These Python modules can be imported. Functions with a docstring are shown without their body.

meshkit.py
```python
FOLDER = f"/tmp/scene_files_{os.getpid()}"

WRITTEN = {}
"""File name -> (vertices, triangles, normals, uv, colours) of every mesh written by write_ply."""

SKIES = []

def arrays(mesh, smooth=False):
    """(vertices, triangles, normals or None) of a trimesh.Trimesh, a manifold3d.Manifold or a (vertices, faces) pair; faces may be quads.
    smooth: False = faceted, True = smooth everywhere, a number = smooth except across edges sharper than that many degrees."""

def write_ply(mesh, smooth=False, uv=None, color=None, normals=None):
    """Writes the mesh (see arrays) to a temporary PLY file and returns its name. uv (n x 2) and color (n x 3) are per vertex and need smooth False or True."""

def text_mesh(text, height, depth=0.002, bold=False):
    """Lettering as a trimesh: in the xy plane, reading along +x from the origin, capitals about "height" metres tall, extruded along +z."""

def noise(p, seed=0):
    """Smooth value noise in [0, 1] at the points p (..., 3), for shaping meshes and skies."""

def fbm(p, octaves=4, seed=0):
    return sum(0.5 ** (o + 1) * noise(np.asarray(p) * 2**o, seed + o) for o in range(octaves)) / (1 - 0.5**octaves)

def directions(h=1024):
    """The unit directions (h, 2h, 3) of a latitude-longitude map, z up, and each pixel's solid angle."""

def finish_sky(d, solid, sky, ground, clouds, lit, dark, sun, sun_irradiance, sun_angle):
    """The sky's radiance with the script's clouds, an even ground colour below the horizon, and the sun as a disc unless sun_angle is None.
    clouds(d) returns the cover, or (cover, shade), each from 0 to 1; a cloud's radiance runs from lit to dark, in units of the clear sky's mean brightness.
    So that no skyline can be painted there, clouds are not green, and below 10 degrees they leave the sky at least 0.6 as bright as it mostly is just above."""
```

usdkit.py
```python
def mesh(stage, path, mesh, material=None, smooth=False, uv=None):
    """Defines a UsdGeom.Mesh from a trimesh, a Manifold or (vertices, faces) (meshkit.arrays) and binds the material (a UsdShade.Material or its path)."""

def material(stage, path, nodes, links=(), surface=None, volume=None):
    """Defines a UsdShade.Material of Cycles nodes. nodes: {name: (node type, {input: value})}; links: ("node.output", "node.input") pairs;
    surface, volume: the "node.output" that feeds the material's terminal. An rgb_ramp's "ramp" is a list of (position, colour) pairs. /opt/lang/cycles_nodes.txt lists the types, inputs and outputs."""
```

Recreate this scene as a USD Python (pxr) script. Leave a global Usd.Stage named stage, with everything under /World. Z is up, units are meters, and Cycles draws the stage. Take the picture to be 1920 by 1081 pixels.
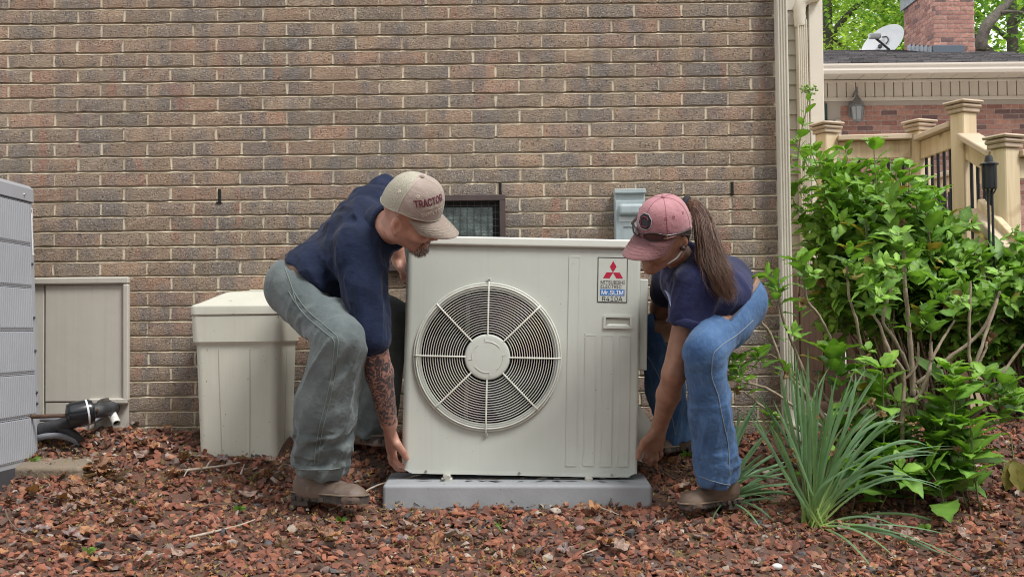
import math, random
import numpy as np, trimesh, usdkit, meshkit
from meshkit import noise, fbm, text_mesh
from pxr import Usd, UsdGeom, UsdLux, UsdShade, Gf, Sdf, Vt
from shapely.geometry import Polygon, Point, box as sbox, LineString
from shapely import affinity
from scipy.interpolate import PchipInterpolator

stage = Usd.Stage.CreateInMemory()
UsdGeom.SetStageUpAxis(stage, 'Z')
UsdGeom.Xform.Define(stage, '/World')
UsdGeom.Scope.Define(stage, '/World/Looks')

# ---------------------------------------------------------------- camera
F, CX, CY = 2300.0, 960.0, 540.5
PITCH, ROLL, CAMZ = math.radians(2.0), math.radians(0.6), 0.685
EXPOSURE = 0.63
_f = np.array([0, math.cos(PITCH), math.sin(PITCH)])
_u0 = np.array([0, -math.sin(PITCH), math.cos(PITCH)])
_r0 = np.array([1.0, 0, 0])
CR = _r0 * math.cos(ROLL) - _u0 * math.sin(ROLL)
CU = _r0 * math.sin(ROLL) + _u0 * math.cos(ROLL)
EYE = np.array([0, 0, CAMZ])
cam = UsdGeom.Camera.Define(stage, '/World/camera')
_m = np.eye(4); _m[0, :3], _m[1, :3], _m[2, :3], _m[3, :3] = CR, CU, -_f, EYE
cam.AddTransformOp().Set(Gf.Matrix4d(_m.tolist()))
cam.CreateHorizontalApertureAttr(36.0)
cam.CreateFocalLengthAttr(36.0 * F / 1920.0)
cam.CreateClippingRangeAttr(Gf.Vec2f(0.05, 500))
cam.CreateExposureAttr(EXPOSURE)

# ---------------------------------------------------------------- sky and sun (bright overcast, soft light from upper right)
SUN = np.array([0.42, -0.37, 0.83]); SUN /= np.linalg.norm(SUN)
SUN_EL, SUN_ROT = math.asin(SUN[2]), math.atan2(SUN[0], SUN[1])
SKY_STRENGTH, SUN_INT, SUN_ANGLE = 0.112, 0.62, 18.0
sky_mat = usdkit.material(stage, '/World/Looks/sky_overcast', {
    'sky': ('sky_texture', {'sky_type': 'single_scattering', 'sun_disc': False, 'sun_elevation': SUN_EL, 'sun_rotation': SUN_ROT}),
    'tc': ('texture_coordinate', {}),
    'n': ('noise_texture', {'scale': 2.2, 'detail': 5.0, 'roughness': 0.6}),
    'cov': ('rgb_ramp', {'ramp': [(0.30, (0.72, 0.72, 0.72)), (0.62, (1, 1, 1))]}),
    'cl': ('rgb_ramp', {'ramp': [(0.25, (6.4, 6.5, 6.7)), (0.7, (9.0, 9.0, 9.0))]}),
    'mx': ('mix', {'mix_type': 'mix'}),
    'bg': ('background_shader', {'strength': SKY_STRENGTH})},
    [('tc.generated', 'n.vector'), ('n.fac', 'cov.fac'), ('n.fac', 'cl.fac'), ('cov.color', 'mx.fac'), ('sky.color', 'mx.color1'), ('cl.color', 'mx.color2'), ('mx.color', 'bg.color')],
    surface='bg.background')
dome = UsdLux.DomeLight.Define(stage, '/World/sky')
UsdShade.MaterialBindingAPI.Apply(dome.GetPrim()).Bind(sky_mat)
dome.GetPrim().SetCustomDataByKey('kind', 'structure')
sun = UsdLux.DistantLight.Define(stage, '/World/sun')
sun.CreateNormalizeAttr(True); sun.CreateIntensityAttr(SUN_INT); sun.CreateAngleAttr(SUN_ANGLE); sun.CreateColorAttr(Gf.Vec3f(1.0, 0.985, 0.955))
_z = SUN; _x = np.cross([0, 1, 0.1], _z); _x /= np.linalg.norm(_x); _y = np.cross(_z, _x)
_m = np.eye(4); _m[0, :3], _m[1, :3], _m[2, :3] = _x, _y, _z; _m[3, :3] = (0, 0, 20)
sun.AddTransformOp().Set(Gf.Matrix4d(_m.tolist()))

# ---------------------------------------------------------------- helpers
def P(px, py, d):
    """World point at depth y = d seen at that place of the 1920 px wide photograph."""
    v = CR * ((px - CX) / F) + CU * ((CY - py) / F) + _f
    return EYE + v * (d / v[1])
def PL(pts): return [P(*p) for p in pts]
def unit(v): v = np.asarray(v, float); return v / max(np.linalg.norm(v), 1e-12)
def RNG(s): return np.random.default_rng(s)

_taken = {}
def numbered(parent, name):
    k = (parent, name); n = _taken.get(k, 0); _taken[k] = n + 1
    return f'{parent}/{name}' if n == 0 else f'{parent}/{name}_{n:03d}'
def path_of(p): return '/World' if p is None else (p if isinstance(p, str) else str((p.GetPrim() if hasattr(p, 'GetPrim') else p).GetPath()))
def tag(o, label=None, cat=None, group=None, kind=None):
    o = o.GetPrim()
    for k, v in (('label', label), ('category', cat), ('group', group), ('kind', kind)):
        if v: o.SetCustomDataByKey(k, v)
    return o
def thing(name, label=None, cat=None, loc=(0, 0, 0), group=None, kind=None, parent=None, rz=0):
    x = UsdGeom.Xform.Define(stage, numbered(path_of(parent), name))
    if any(loc) or rz:
        x.AddTranslateOp().Set(Gf.Vec3d(*map(float, loc)))
        if rz: x.AddRotateZOp().Set(float(rz))
    tag(x, label, cat, group, kind)
    return x
def obj(name, mesh, mat, parent=None, smooth=False, tint=None, label=None, cat=None, group=None, kind=None, extra=None):
    if isinstance(mesh, trimesh.Trimesh) and tint is None and extra is None:
        mesh = mesh.copy(); mesh.update_faces(mesh.area_faces > 1e-14); mesh.remove_unreferenced_vertices()
    m = usdkit.mesh(stage, numbered(path_of(parent), name), mesh, mat, smooth)
    n = len(m.GetPointsAttr().Get())
    if tint is not None:
        t = np.asarray(tint, np.float32)
        if t.ndim == 1: t = np.tile(t, (n, 1))
        UsdGeom.PrimvarsAPI(m).CreatePrimvar('tint', Sdf.ValueTypeNames.Color3fArray, 'vertex').Set(Vt.Vec3fArray.FromNumpy(t))
    if extra is not None:
        for k, a in extra.items():
            UsdGeom.PrimvarsAPI(m).CreatePrimvar(k, Sdf.ValueTypeNames.Color3fArray, 'vertex').Set(Vt.Vec3fArray.FromNumpy(np.asarray(a, np.float32)))
    tag(m, label, cat, group, kind)
    return m
def ref_copy(src, name, M, label=None, cat=None, group=None):
    x = UsdGeom.Xform.Define(stage, numbered('/World', name))
    x.GetPrim().GetReferences().AddInternalReference(src.GetPrim().GetPath() if hasattr(src, 'GetPrim') else src)
    x.ClearXformOpOrder(); x.AddTransformOp(opSuffix='place').Set(Gf.Matrix4d(np.asarray(M).T.tolist()))
    x.GetPrim().SetInstanceable(True)
    tag(x, label, cat, group)
    return x

# --- shapes
def cat_(ms): return trimesh.util.concatenate([m for m in ms if m is not None])
def box(c, s, bevel=0.0, R=None):
    """Box of full size s centred on c with chamfered edges, optionally turned by a 3x3 R."""
    s = np.asarray(s, float)
    if bevel > 0:
        b = min(bevel, s.min() * 0.45); h = s / 2; pts = []
        for sx in (-1, 1):
            for sy in (-1, 1):
                for sz in (-1, 1):
                    S = np.array([sx, sy, sz])
                    for k in range(3):
                        o = h.copy(); o[[i for i in range(3) if i != k]] -= b
                        pts.append(S * o)
        m = trimesh.Trimesh(np.array(pts)).convex_hull
    else:
        m = trimesh.creation.box(s)
    if R is not None:
        m.apply_transform(np.vstack([np.hstack([R, np.zeros((3, 1))]), [0, 0, 0, 1]]))
    m.apply_translation(c)
    return m
def bar(a, b, w, h, up=(0, 0, 1), bevel=0.003):
    """A bar from a to b: w across, h along up."""
    a, b = np.asarray(a, float), np.asarray(b, float); x = unit(b - a); y = unit(np.cross(up, x)); z = np.cross(x, y)
    return box((a + b) / 2, (np.linalg.norm(b - a), w, h), bevel, np.stack([x, y, z], 1))
def tube(pts, r, n=8, caps=True):
    pts = np.asarray(pts, float); k = len(pts); r = np.broadcast_to(r, (k,))
    t = np.gradient(pts, axis=0); t /= np.maximum(np.linalg.norm(t, axis=1, keepdims=True), 1e-12)
    ref = np.array([0, 0, 1.0]) if abs(t[0][2]) < 0.9 else np.array([1.0, 0, 0])
    u = unit(np.cross(t[0], ref)); rings = []
    a = np.arange(n) * 2 * np.pi / n
    for i in range(k):
        u = unit(u - t[i] * (u @ t[i])); w = np.cross(t[i], u)
        rings.append(pts[i] + r[i] * (np.cos(a)[:, None] * u + np.sin(a)[:, None] * w))
    v = np.vstack(rings); f = []
    for i in range(k - 1):
        for j in range(n):
            p, q = i * n + j, i * n + (j + 1) % n
            f += [[p, q, q + n], [p, q + n, p + n]]
    if caps:
        v = np.vstack([v, pts[0], pts[-1]]); c0, c1 = len(v) - 2, len(v) - 1
        for j in range(n):
            f += [[c0, (j + 1) % n, j], [c1, (k - 1) * n + j, (k - 1) * n + (j + 1) % n]]
    return trimesh.Trimesh(v, f, process=False)
def curve(pts, n=20):
    """Smooth resampling of a polyline (numbers or 3-D points)."""
    pts = np.asarray(pts, float); t = np.r_[0, np.cumsum(np.linalg.norm(np.diff(pts[:, :3], axis=0), axis=1))]
    return PchipInterpolator(t, pts)(np.linspace(0, t[-1], n))
def lathe(profile, c=(0, 0, 0), axis=(0, 0, 1), n=24):
    m = trimesh.creation.revolve(np.asarray(profile, float), sections=n)
    m.apply_transform(trimesh.geometry.align_vectors([0, 0, 1], unit(axis))); m.apply_translation(c)
    return m
def prism(poly, d):
    """Extrude a shapely polygon (x, z) by d along +y."""
    m = trimesh.creation.extrude_polygon(poly, d, engine='earcut')
    v = m.vertices.copy(); m.vertices = np.stack([v[:, 0], v[:, 2], v[:, 1]], 1); m.invert()
    return m
def move(m, R=None, t=None):
    m = m.copy(); M = np.eye(4)
    if R is not None: M[:3, :3] = R
    if t is not None: M[:3, 3] = t
    m.apply_transform(M); return m
def rotz(a): c, s = math.cos(a), math.sin(a); return np.array([[c, -s, 0], [s, c, 0], [0, 0, 1.0]])
def roty(a): c, s = math.cos(a), math.sin(a); return np.array([[c, 0, s], [0, 1, 0], [-s, 0, c]])
def rotx(a): c, s = math.cos(a), math.sin(a); return np.array([[1, 0, 0], [0, c, -s], [0, s, c]])
def lay_text(text, h, o, u, v, depth=0.0012, bold=False, width=None):
    """Lettering starting at o, reading along u with capitals up along v."""
    m = text_mesh(text, h, depth, bold); u, v = unit(u), unit(v)
    if width: m.vertices[:, 0] *= width / m.extents[0]
    return move(m, np.stack([u, v, np.cross(u, v)], 1), o)

# --- materials
_mats = {}
def mk(name, base, rough=0.6, c2=None, scale=8.0, stretch=(1, 1, 1), lo=0.35, hi=0.65, detail=4.0, spots=None, bump=None, metallic=0.0, spec=0.5, tint=False, coord='pos', sheen=0.0, coat=0.0, translucent=0.0, streak=None, grime=None):
    """Principled look: base (or the mesh's tint) mottled towards c2, spots (colour, scale, threshold), streak (colour, amount), bump (scale, strength, distance)."""
    N = {'p': ('principled_bsdf', {'roughness': rough, 'metallic': metallic, 'specular_ior_level': spec, 'sheen_weight': sheen, 'coat_weight': coat})}
    L = []
    N['src'] = ('texture_coordinate', {}) if coord == 'obj' else ('geometry', {})
    so = 'src.object' if coord == 'obj' else 'src.position'
    if tint:
        N['base'] = ('attribute', {'attribute': 'tint'}); col = 'base.color'
    else:
        N['base'] = ('color', {'value': base}); col = 'base.color'
    if c2 is not None:
        N['map'] = ('mapping', {'mapping_type': 'point', 'scale': stretch}); L.append((so, 'map.vector'))
        N['n'] = ('noise_texture', {'scale': scale, 'detail': detail, 'roughness': 0.6}); L.append(('map.vector', 'n.vector'))
        N['r'] = ('map_range', {'from_min': lo, 'from_max': hi, 'clamp': True}); L.append(('n.fac', 'r.value'))
        if tint:
            N['m'] = ('mix', {'mix_type': 'multiply', 'color2': c2})
        else:
            N['m'] = ('mix', {'mix_type': 'mix', 'color2': c2})
        L += [('r.result', 'm.fac'), (col, 'm.color1')]; col = 'm.color'
    if spots is not None:
        N['sn'] = ('noise_texture', {'scale': spots[1], 'detail': 2.0}); L.append((so, 'sn.vector'))
        N['sr'] = ('map_range', {'from_min': spots[2], 'from_max': spots[2] + 0.04, 'clamp': True}); L.append(('sn.fac', 'sr.value'))
        N['sm'] = ('mix', {'mix_type': 'mix', 'color2': spots[0]}); L += [('sr.result', 'sm.fac'), (col, 'sm.color1')]; col = 'sm.color'
    if streak is not None:
        N['kmap'] = ('mapping', {'mapping_type': 'point', 'scale': (60, 60, 1.2)}); L.append((so, 'kmap.vector'))
        N['kn'] = ('noise_texture', {'scale': 1.0, 'detail': 5.0, 'roughness': 0.7}); L.append(('kmap.vector', 'kn.vector'))
        N['kr'] = ('map_range', {'from_min': 0.5, 'from_max': 0.8, 'to_max': streak[1], 'clamp': True}); L.append(('kn.fac', 'kr.value'))
        N['km'] = ('mix', {'mix_type': 'mix', 'color2': streak[0]}); L += [('kr.result', 'km.fac'), (col, 'km.color1')]; col = 'km.color'
    L.append((col, 'p.base_color'))
    if bump is not None:
        N['bmap'] = ('mapping', {'mapping_type': 'point', 'scale': bump[3] if len(bump) > 3 else (1, 1, 1)}); L.append((so, 'bmap.vector'))
        N['bn'] = ('noise_texture', {'scale': bump[0], 'detail': 5.0, 'roughness': 0.62}); L.append(('bmap.vector', 'bn.vector'))
        N['b'] = ('bump', {'strength': bump[1], 'distance': bump[2]}); L += [('bn.fac', 'b.height'), ('b.normal', 'p.normal')]
    out = 'p.BSDF'
    if translucent:
        N['tl'] = ('translucent_bsdf', {}); N['tm'] = ('mix_closure', {'fac': translucent})
        N['tb'] = ('mix', {'mix_type': 'multiply', 'fac': 1.0, 'color2': (1.25, 1.35, 0.5)})
        L += [(col, 'tb.color1'), ('tb.color', 'tl.color'), ('p.BSDF', 'tm.closure1'), ('tl.BSDF', 'tm.closure2')]; out = 'tm.closure'
    _mats[name] = usdkit.material(stage, '/World/Looks/' + name, N, L, surface=out)
    return _mats[name]

# ================================================================ ground
WALL = 5.54
_gy = np.array([-60, 0, 3.0, 4.2, 4.84, 5.2, 5.5, 6.2, 9.0, 12.0, 60.0])
_gz = np.array([-0.9, -0.42, -0.33, -0.155, 0.0, 0.125, 0.225, 0.25, 0.30, 0.35, 0.6])
_gp = PchipInterpolator(_gy, _gz)
def G(x, y):
    x, y = np.asarray(x, float), np.asarray(y, float)
    p = np.stack([x, y, 0 * x], -1)
    near = np.clip(1 - (np.abs(y - 5.5) - 2) / 3, 0, 1)
    z = _gp(y) - 0.03 * np.clip(x - 0.4, 0, 1.2) * near + 0.022 * np.clip(-x - 0.5, 0, 1.8) * near
    return z + near * (0.030 * (fbm(p * 2.6, 3, 5) - 0.5) + 0.012 * (noise(p * 14, 9) - 0.5))
def hit(px, py):
    """Where the line of sight through that place of the photograph meets the ground."""
    lo, hi = 3.0, 14.0
    for _ in range(40):
        m = (lo + hi) / 2; q = P(px, py, m)
        if q[2] > G(q[0], q[1]): lo = m
        else: hi = m
    return P(px, py, lo)

ground_mat = mk('soil', (0.12, 0.060, 0.040), 0.95, (0.07, 0.038, 0.026), 9, bump=(60, 0.7, 0.01), spots=((0.11, 0.075, 0.03), 16, 0.60))
_x = np.unique(np.r_[np.linspace(-60, -4, 30), np.linspace(-4, 5, 150), np.linspace(5, 60, 30)])
_y = np.unique(np.r_[np.linspace(-60, 3, 20), np.linspace(3, 8.5, 110), np.linspace(8.5, 60, 30)])
_X, _Y = np.meshgrid(_x, _y, indexing='ij'); _v = np.stack([_X, _Y, G(_X, _Y)], -1).reshape(-1, 3)
_i = np.arange(len(_x) * len(_y)).reshape(len(_x), len(_y))
_fc = np.stack([_i[:-1, :-1], _i[1:, :-1], _i[1:, 1:], _i[:-1, 1:]], -1).reshape(-1, 4)
ground = obj('ground', (_v, _fc), ground_mat, smooth=True, kind='structure')

# ---- stones
def rock(rng, n=11, flat=0.55):
    p = rng.normal(size=(n, 3)); p /= np.linalg.norm(p, axis=1, keepdims=True); p *= rng.uniform(0.75, 1.0, (n, 1))
    p *= np.array([1.0, rng.uniform(0.6, 0.95), flat * rng.uniform(0.7, 1.2)])
    return trimesh.Trimesh(p).convex_hull
STONE_COL = [tuple(1.6 * q for q in c) for c in [(0.150, 0.058, 0.038), (0.105, 0.048, 0.034), (0.195, 0.075, 0.043), (0.072, 0.042, 0.033), (0.225, 0.112, 0.072), (0.125, 0.092, 0.078), (0.250, 0.205, 0.170), (0.060, 0.055, 0.056)]]
STONE_W = [0.27, 0.22, 0.17, 0.14, 0.09, 0.06, 0.025, 0.025]
stone_mats = [mk(f'stone_colour_{i}', c, 0.85, tuple(np.array(c) * 0.5), 22, lo=0.42, hi=0.72, coord='pos', bump=(90, 0.5, 0.004), spec=0.35) for i, c in enumerate(STONE_COL)]
def rot_any(rng, tilt=0.5):
    a = rng.uniform(0, 2 * np.pi); return rotz(a) @ rotx(rng.normal(0, tilt)) @ roty(rng.normal(0, tilt))
def quat(R):
    q = trimesh.transformations.quaternion_from_matrix(np.vstack([np.hstack([R, np.zeros((3, 1))]), [0, 0, 0, 1]])); return q
def covered(x, y):
    """Under the pad, the bin and the old concrete pad: nothing scattered there."""
    return ((np.abs(x - 0.03) < 0.50) & (y > 4.88) & (y < 5.10)) | ((y > WALL - 0.01) & (x < 1.27)) | ((x > -1.27) & (x < -0.97) & (y > 5.26) & (y < 5.5)) | ((x < -2.09) & (y > 4.62) & (y < 5.40))
def scatter(n, rng, x0=-2.6, x1=2.9, y0=3.7, y1=6.6):
    x, y = rng.uniform(x0, x1, n), rng.uniform(y0, y1, n)
    k = ~covered(x, y) & (np.abs(x) < 0.46 * y + 0.12)
    return x[k], y[k]
rng = RNG(11)
def instancer(name, protos, pos, rots, scl, idx, **kw):
    """Many small alike pieces as one object."""
    pi = UsdGeom.PointInstancer.Define(stage, '/World/' + name)
    rel = pi.CreatePrototypesRel()
    for k, (m, mat) in enumerate(protos):
        pr = usdkit.mesh(stage, f'/World/{name}/pieces/piece_{k:03d}', m, mat); rel.AddTarget(pr.GetPath())
    pi.CreatePositionsAttr(Vt.Vec3fArray.FromNumpy(np.asarray(pos, np.float32)))
    pi.CreateProtoIndicesAttr(Vt.IntArray.FromNumpy(np.asarray(idx, np.int32)))
    qs = Vt.QuathArray(len(rots))
    for i, R in enumerate(rots):
        q = quat(R); qs[i] = Gf.Quath(float(q[0]), float(q[1]), float(q[2]), float(q[3]))
    pi.CreateOrientationsAttr(qs)
    pi.CreateScalesAttr(Vt.Vec3fArray.FromNumpy(np.repeat(np.asarray(scl, np.float32)[:, None], 3, 1)))
    tag(pi, **kw); return pi
protos = [(rock(rng), stone_mats[j]) for j in range(8) for _ in range(3)]
x, y = scatter(34000, rng)
n = len(x); col = rng.choice(8, n, p=STONE_W)
size = np.clip(rng.lognormal(math.log(0.0178), 0.36, n), 0.007, 0.030)
pool = [rot_any(rng) for _ in range(400)]
instancer('red_gravel', protos, np.stack([x, y, G(x, y) + size * rng.uniform(0.0, 0.40, n)], 1), [pool[i] for i in rng.integers(0, 400, n)], size, col * 3 + rng.integers(0, 3, n),
          label='crushed red brick gravel and dark stone chips covering the whole bed', cat='gravel', kind='stuff')
# the biggest stones, one by one, in front
k = 0
while k < 300:
    yy = rng.uniform(3.95, 5.0); xx = rng.uniform(-0.45, 0.45) * yy
    if covered(xx, yy): continue
    s = rng.uniform(0.021, 0.034); j = rng.choice(8, p=STONE_W)
    m = move(rock(rng, 12, 0.5), rot_any(rng, 0.35) * s, (xx, yy, G(xx, yy) + s * 0.42))
    obj('stone', m, stone_mats[j], ground); k += 1
# moss and dry plant crumbs between the stones
moss_mats = [mk('moss_green', (0.22, 0.17, 0.05), 0.95), mk('moss_ochre', (0.34, 0.20, 0.06), 0.95), mk('leaf_crumb', (0.15, 0.105, 0.075), 0.9), mk('pale_crumb', (0.32, 0.27, 0.21), 0.9)]
def tuft(rng):
    ms = []
    for _ in range(7):
        a = rng.uniform(0, 6.28); d = np.array([math.cos(a), math.sin(a), rng.uniform(0.2, 0.9)]) * rng.uniform(0.5, 1.0)
        w = np.array([-math.sin(a), math.cos(a), 0]) * 0.16
        ms.append(trimesh.Trimesh([-w, w, d], [[0, 1, 2]], process=False))
    return cat_(ms)
def crumb(rng):
    p = rng.normal(size=(6, 3)) * np.array([1, 0.5, 0.12]); return trimesh.Trimesh(p).convex_hull
mp = [(tuft(rng), moss_mats[j % 2]) for j in range(6)] + [(crumb(rng), moss_mats[2 + j % 2]) for j in range(6)]
x, y = scatter(34000, rng, y0=3.8)
keep = fbm(np.stack([x * 3.2, y * 3.2, 0 * x], 1), 3, 21) + rng.normal(0, 0.12, len(x)) > 0.49
x, y = x[keep], y[keep]; n = len(x)
kind = np.where(rng.uniform(size=n) < 0.72, rng.integers(0, 6, n), rng.integers(6, 12, n))
instancer('ground_moss', mp, np.stack([x, y, G(x, y) + rng.uniform(0.008, 0.030, n)], 1), [pool[i] for i in rng.integers(0, 400, n)], np.where(kind < 6, rng.uniform(0.006, 0.016, n), rng.uniform(0.003, 0.009, n)), kind,
          label='ochre and green moss with dry crumbs between the gravel', cat='moss', kind='stuff')

# ================================================================ brick house wall
brick_mat = usdkit.material(stage, '/World/Looks/brick_face', {
    'g': ('geometry', {}), 't': ('attribute', {'attribute': 'tint'}),
    'm1': ('mapping', {'scale': (14, 14, 5)}), 'n1': ('noise_texture', {'scale': 1.0, 'detail': 3.0}), 'r1': ('map_range', {'from_min': 0.42, 'from_max': 0.66, 'to_max': 0.75, 'clamp': True}), 'x1': ('mix', {'color2': (0.175, 0.160, 0.155)}),
    'm2': ('mapping', {'scale': (11, 11, 3)}), 'n2': ('noise_texture', {'scale': 1.0, 'detail': 2.0}), 'r2': ('map_range', {'from_min': 0.60, 'from_max': 0.72, 'to_max': 0.55, 'clamp': True}), 'x2': ('mix', {'color2': (0.34, 0.155, 0.11)}),
    'n3': ('noise_texture', {'scale': 190.0, 'detail': 2.0}), 'r3': ('map_range', {'from_min': 0.56, 'from_max': 0.70, 'to_max': 0.7, 'clamp': True}), 'x3': ('mix', {'color2': (0.56, 0.50, 0.42)}),
    'n4': ('noise_texture', {'scale': 130.0, 'detail': 3.0}), 'r4': ('map_range', {'from_min': 0.55, 'from_max': 0.68, 'to_max': 0.7, 'clamp': True}), 'x4': ('mix', {'color2': (0.035, 0.028, 0.024)}),
    'm5': ('mapping', {'rotation': (0, 0.35, 0), 'scale': (80, 80, 230)}), 'n5': ('noise_texture', {'scale': 1.0, 'detail': 5.0, 'roughness': 0.65}), 'b': ('bump', {'strength': 1.0, 'distance': 0.008}),
    'p': ('principled_bsdf', {'roughness': 0.9, 'specular_ior_level': 0.3})},
    [('g.position', 'm1.vector'), ('m1.vector', 'n1.vector'), ('n1.fac', 'r1.value'), ('r1.result', 'x1.fac'), ('t.color', 'x1.color1'),
     ('g.position', 'm2.vector'), ('m2.vector', 'n2.vector'), ('n2.fac', 'r2.value'), ('r2.result', 'x2.fac'), ('x1.color', 'x2.color1'),
     ('g.position', 'n3.vector'), ('n3.fac', 'r3.value'), ('r3.result', 'x3.fac'), ('x2.color', 'x3.color1'),
     ('g.position', 'n4.vector'), ('n4.fac', 'r4.value'), ('r4.result', 'x4.fac'), ('x3.color', 'x4.color1'),
     ('g.position', 'm5.vector'), ('m5.vector', 'n5.vector'), ('n5.fac', 'b.height'), ('b.normal', 'p.normal'), ('x4.color', 'p.base_color')], surface='p.BSDF')
mortar_mat = mk('mortar', (0.66, 0.575, 0.435), 0.95, (0.50, 0.43, 0.32), 12, bump=(120, 0.6, 0.004))
house = thing('brick_house', 'brown brick house wall with cream mortar behind the two workers', 'house')
Z0 = P(960, 9.0, WALL)[2]; ZP = (P(1400, 5.5, WALL)[2] - P(1400, 789, WALL)[2]) / 28.0
XA = P(755, 24, WALL)[0]; XP = (P(1368, 20, WALL)[0] - P(62.8, 39, WALL)[0]) / 15.0
XEND, XBEG = P(1466, 400, WALL)[0], -3.1
rng = RNG(3)
BRICK_COL = np.array([(0.170, 0.120, 0.092), (0.150, 0.108, 0.085), (0.185, 0.122, 0.092), (0.120, 0.096, 0.082), (0.170, 0.132, 0.104), (0.192, 0.112, 0.086), (0.100, 0.087, 0.080)])
def brick_mesh(xa, xb, zb, zt, yf, rng, depth=0.05, jit=0.0014):
    """One brick: uneven front, worn edges, plain sides."""
    nx, nz = 6, 3
    gx, gz = np.meshgrid(np.linspace(xa, xb, nx), np.linspace(zb, zt, nz), indexing='ij')
    px = gx + rng.normal(0, jit, gx.shape); pz = gz + rng.normal(0, jit, gx.shape)
    py = yf + np.clip(rng.normal(0, 0.0010, gx.shape), -0.0016, 0.0014); py[[0, -1]] += 0.0012; py[:, [0, -1]] += 0.0012
    fr = np.stack([px, py, pz], -1).reshape(-1, 3); ix = np.arange(nx * nz).reshape(nx, nz)
    f = []
    for a in range(nx - 1):
        for b in range(nz - 1):
            p, q, r, s = ix[a, b], ix[a + 1, b], ix[a + 1, b + 1], ix[a, b + 1]; f += [[p, q, r], [p, r, s]]
    loop = [ix[a, 0] for a in range(nx)] + [ix[nx - 1, b] for b in range(1, nz)] + [ix[a, nz - 1] for a in range(nx - 2, -1, -1)] + [ix[0, b] for b in range(nz - 2, 0, -1)]
    o = len(fr); bk = fr[loop].copy(); bk[:, 1] = yf + depth
    m = len(loop)
    for j in range(m):
        p, q = loop[j], loop[(j + 1) % m]; f += [[p, o + j, o + (j + 1) % m], [p, o + (j + 1) % m, q]]
    return np.vstack([fr, bk]), np.array(f)
def hidden_px(px, py):
    for x0, y0, x1, y1 in ((0, 350, 62, 900), (65, 525, 240, 820), (370, 570, 560, 860), (560, 460, 750, 620), (660, 390, 820, 520), (770, 455, 1190, 880), (830, 375, 945, 440), (1160, 370, 1300, 480), (1230, 480, 1400, 620)):
        if x0 < px < x1 and y0 < py < y1: return True
    return False
bricks = []; rows_z = []
for r in range(-14, 31):
    zt = Z0 - r * ZP - 0.0068 + rng.normal(0, 0.0007); zb = Z0 - (r + 1) * ZP + 0.0060 + rng.normal(0, 0.0007)
    off = XA + (0 if r % 2 == 0 else XP / 2) - 12 * XP
    joints = [off + k * XP + rng.normal(0, 0.0018) for k in range(0, 26)]
    if r == 13: joints = sorted(joints + [j + XP / 2 for j in joints if 0.72 < j < XEND])
    for ja, jb in zip(joints[:-1], joints[1:]):
        a, b = ja + 0.0058, jb - 0.0058
        if b < XBEG or a > XEND - 0.02: continue
        b = min(b, XEND)
        c = (BRICK_COL[rng.integers(0, 7)] * 0.52 + np.array((0.152, 0.115, 0.080)) * 0.48) * np.array((2.06, 2.03, 1.94)) * rng.uniform(0.88, 1.12)
        mx, mz = (a + b) / 2, (zt + zb) / 2
        px = CX + mx / WALL * F; py = 620.8 - (mz - CAMZ) / WALL * F - 0.0105 * (px - CX)
        bricks.append((hidden_px(px, py) or px < 20 or py < 14 or py > 815, (a, b, zb, zt), c))
bricks.sort(key=lambda q: q[0])
rest_v, rest_f, rest_c, o = [], [], [], 0
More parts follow.
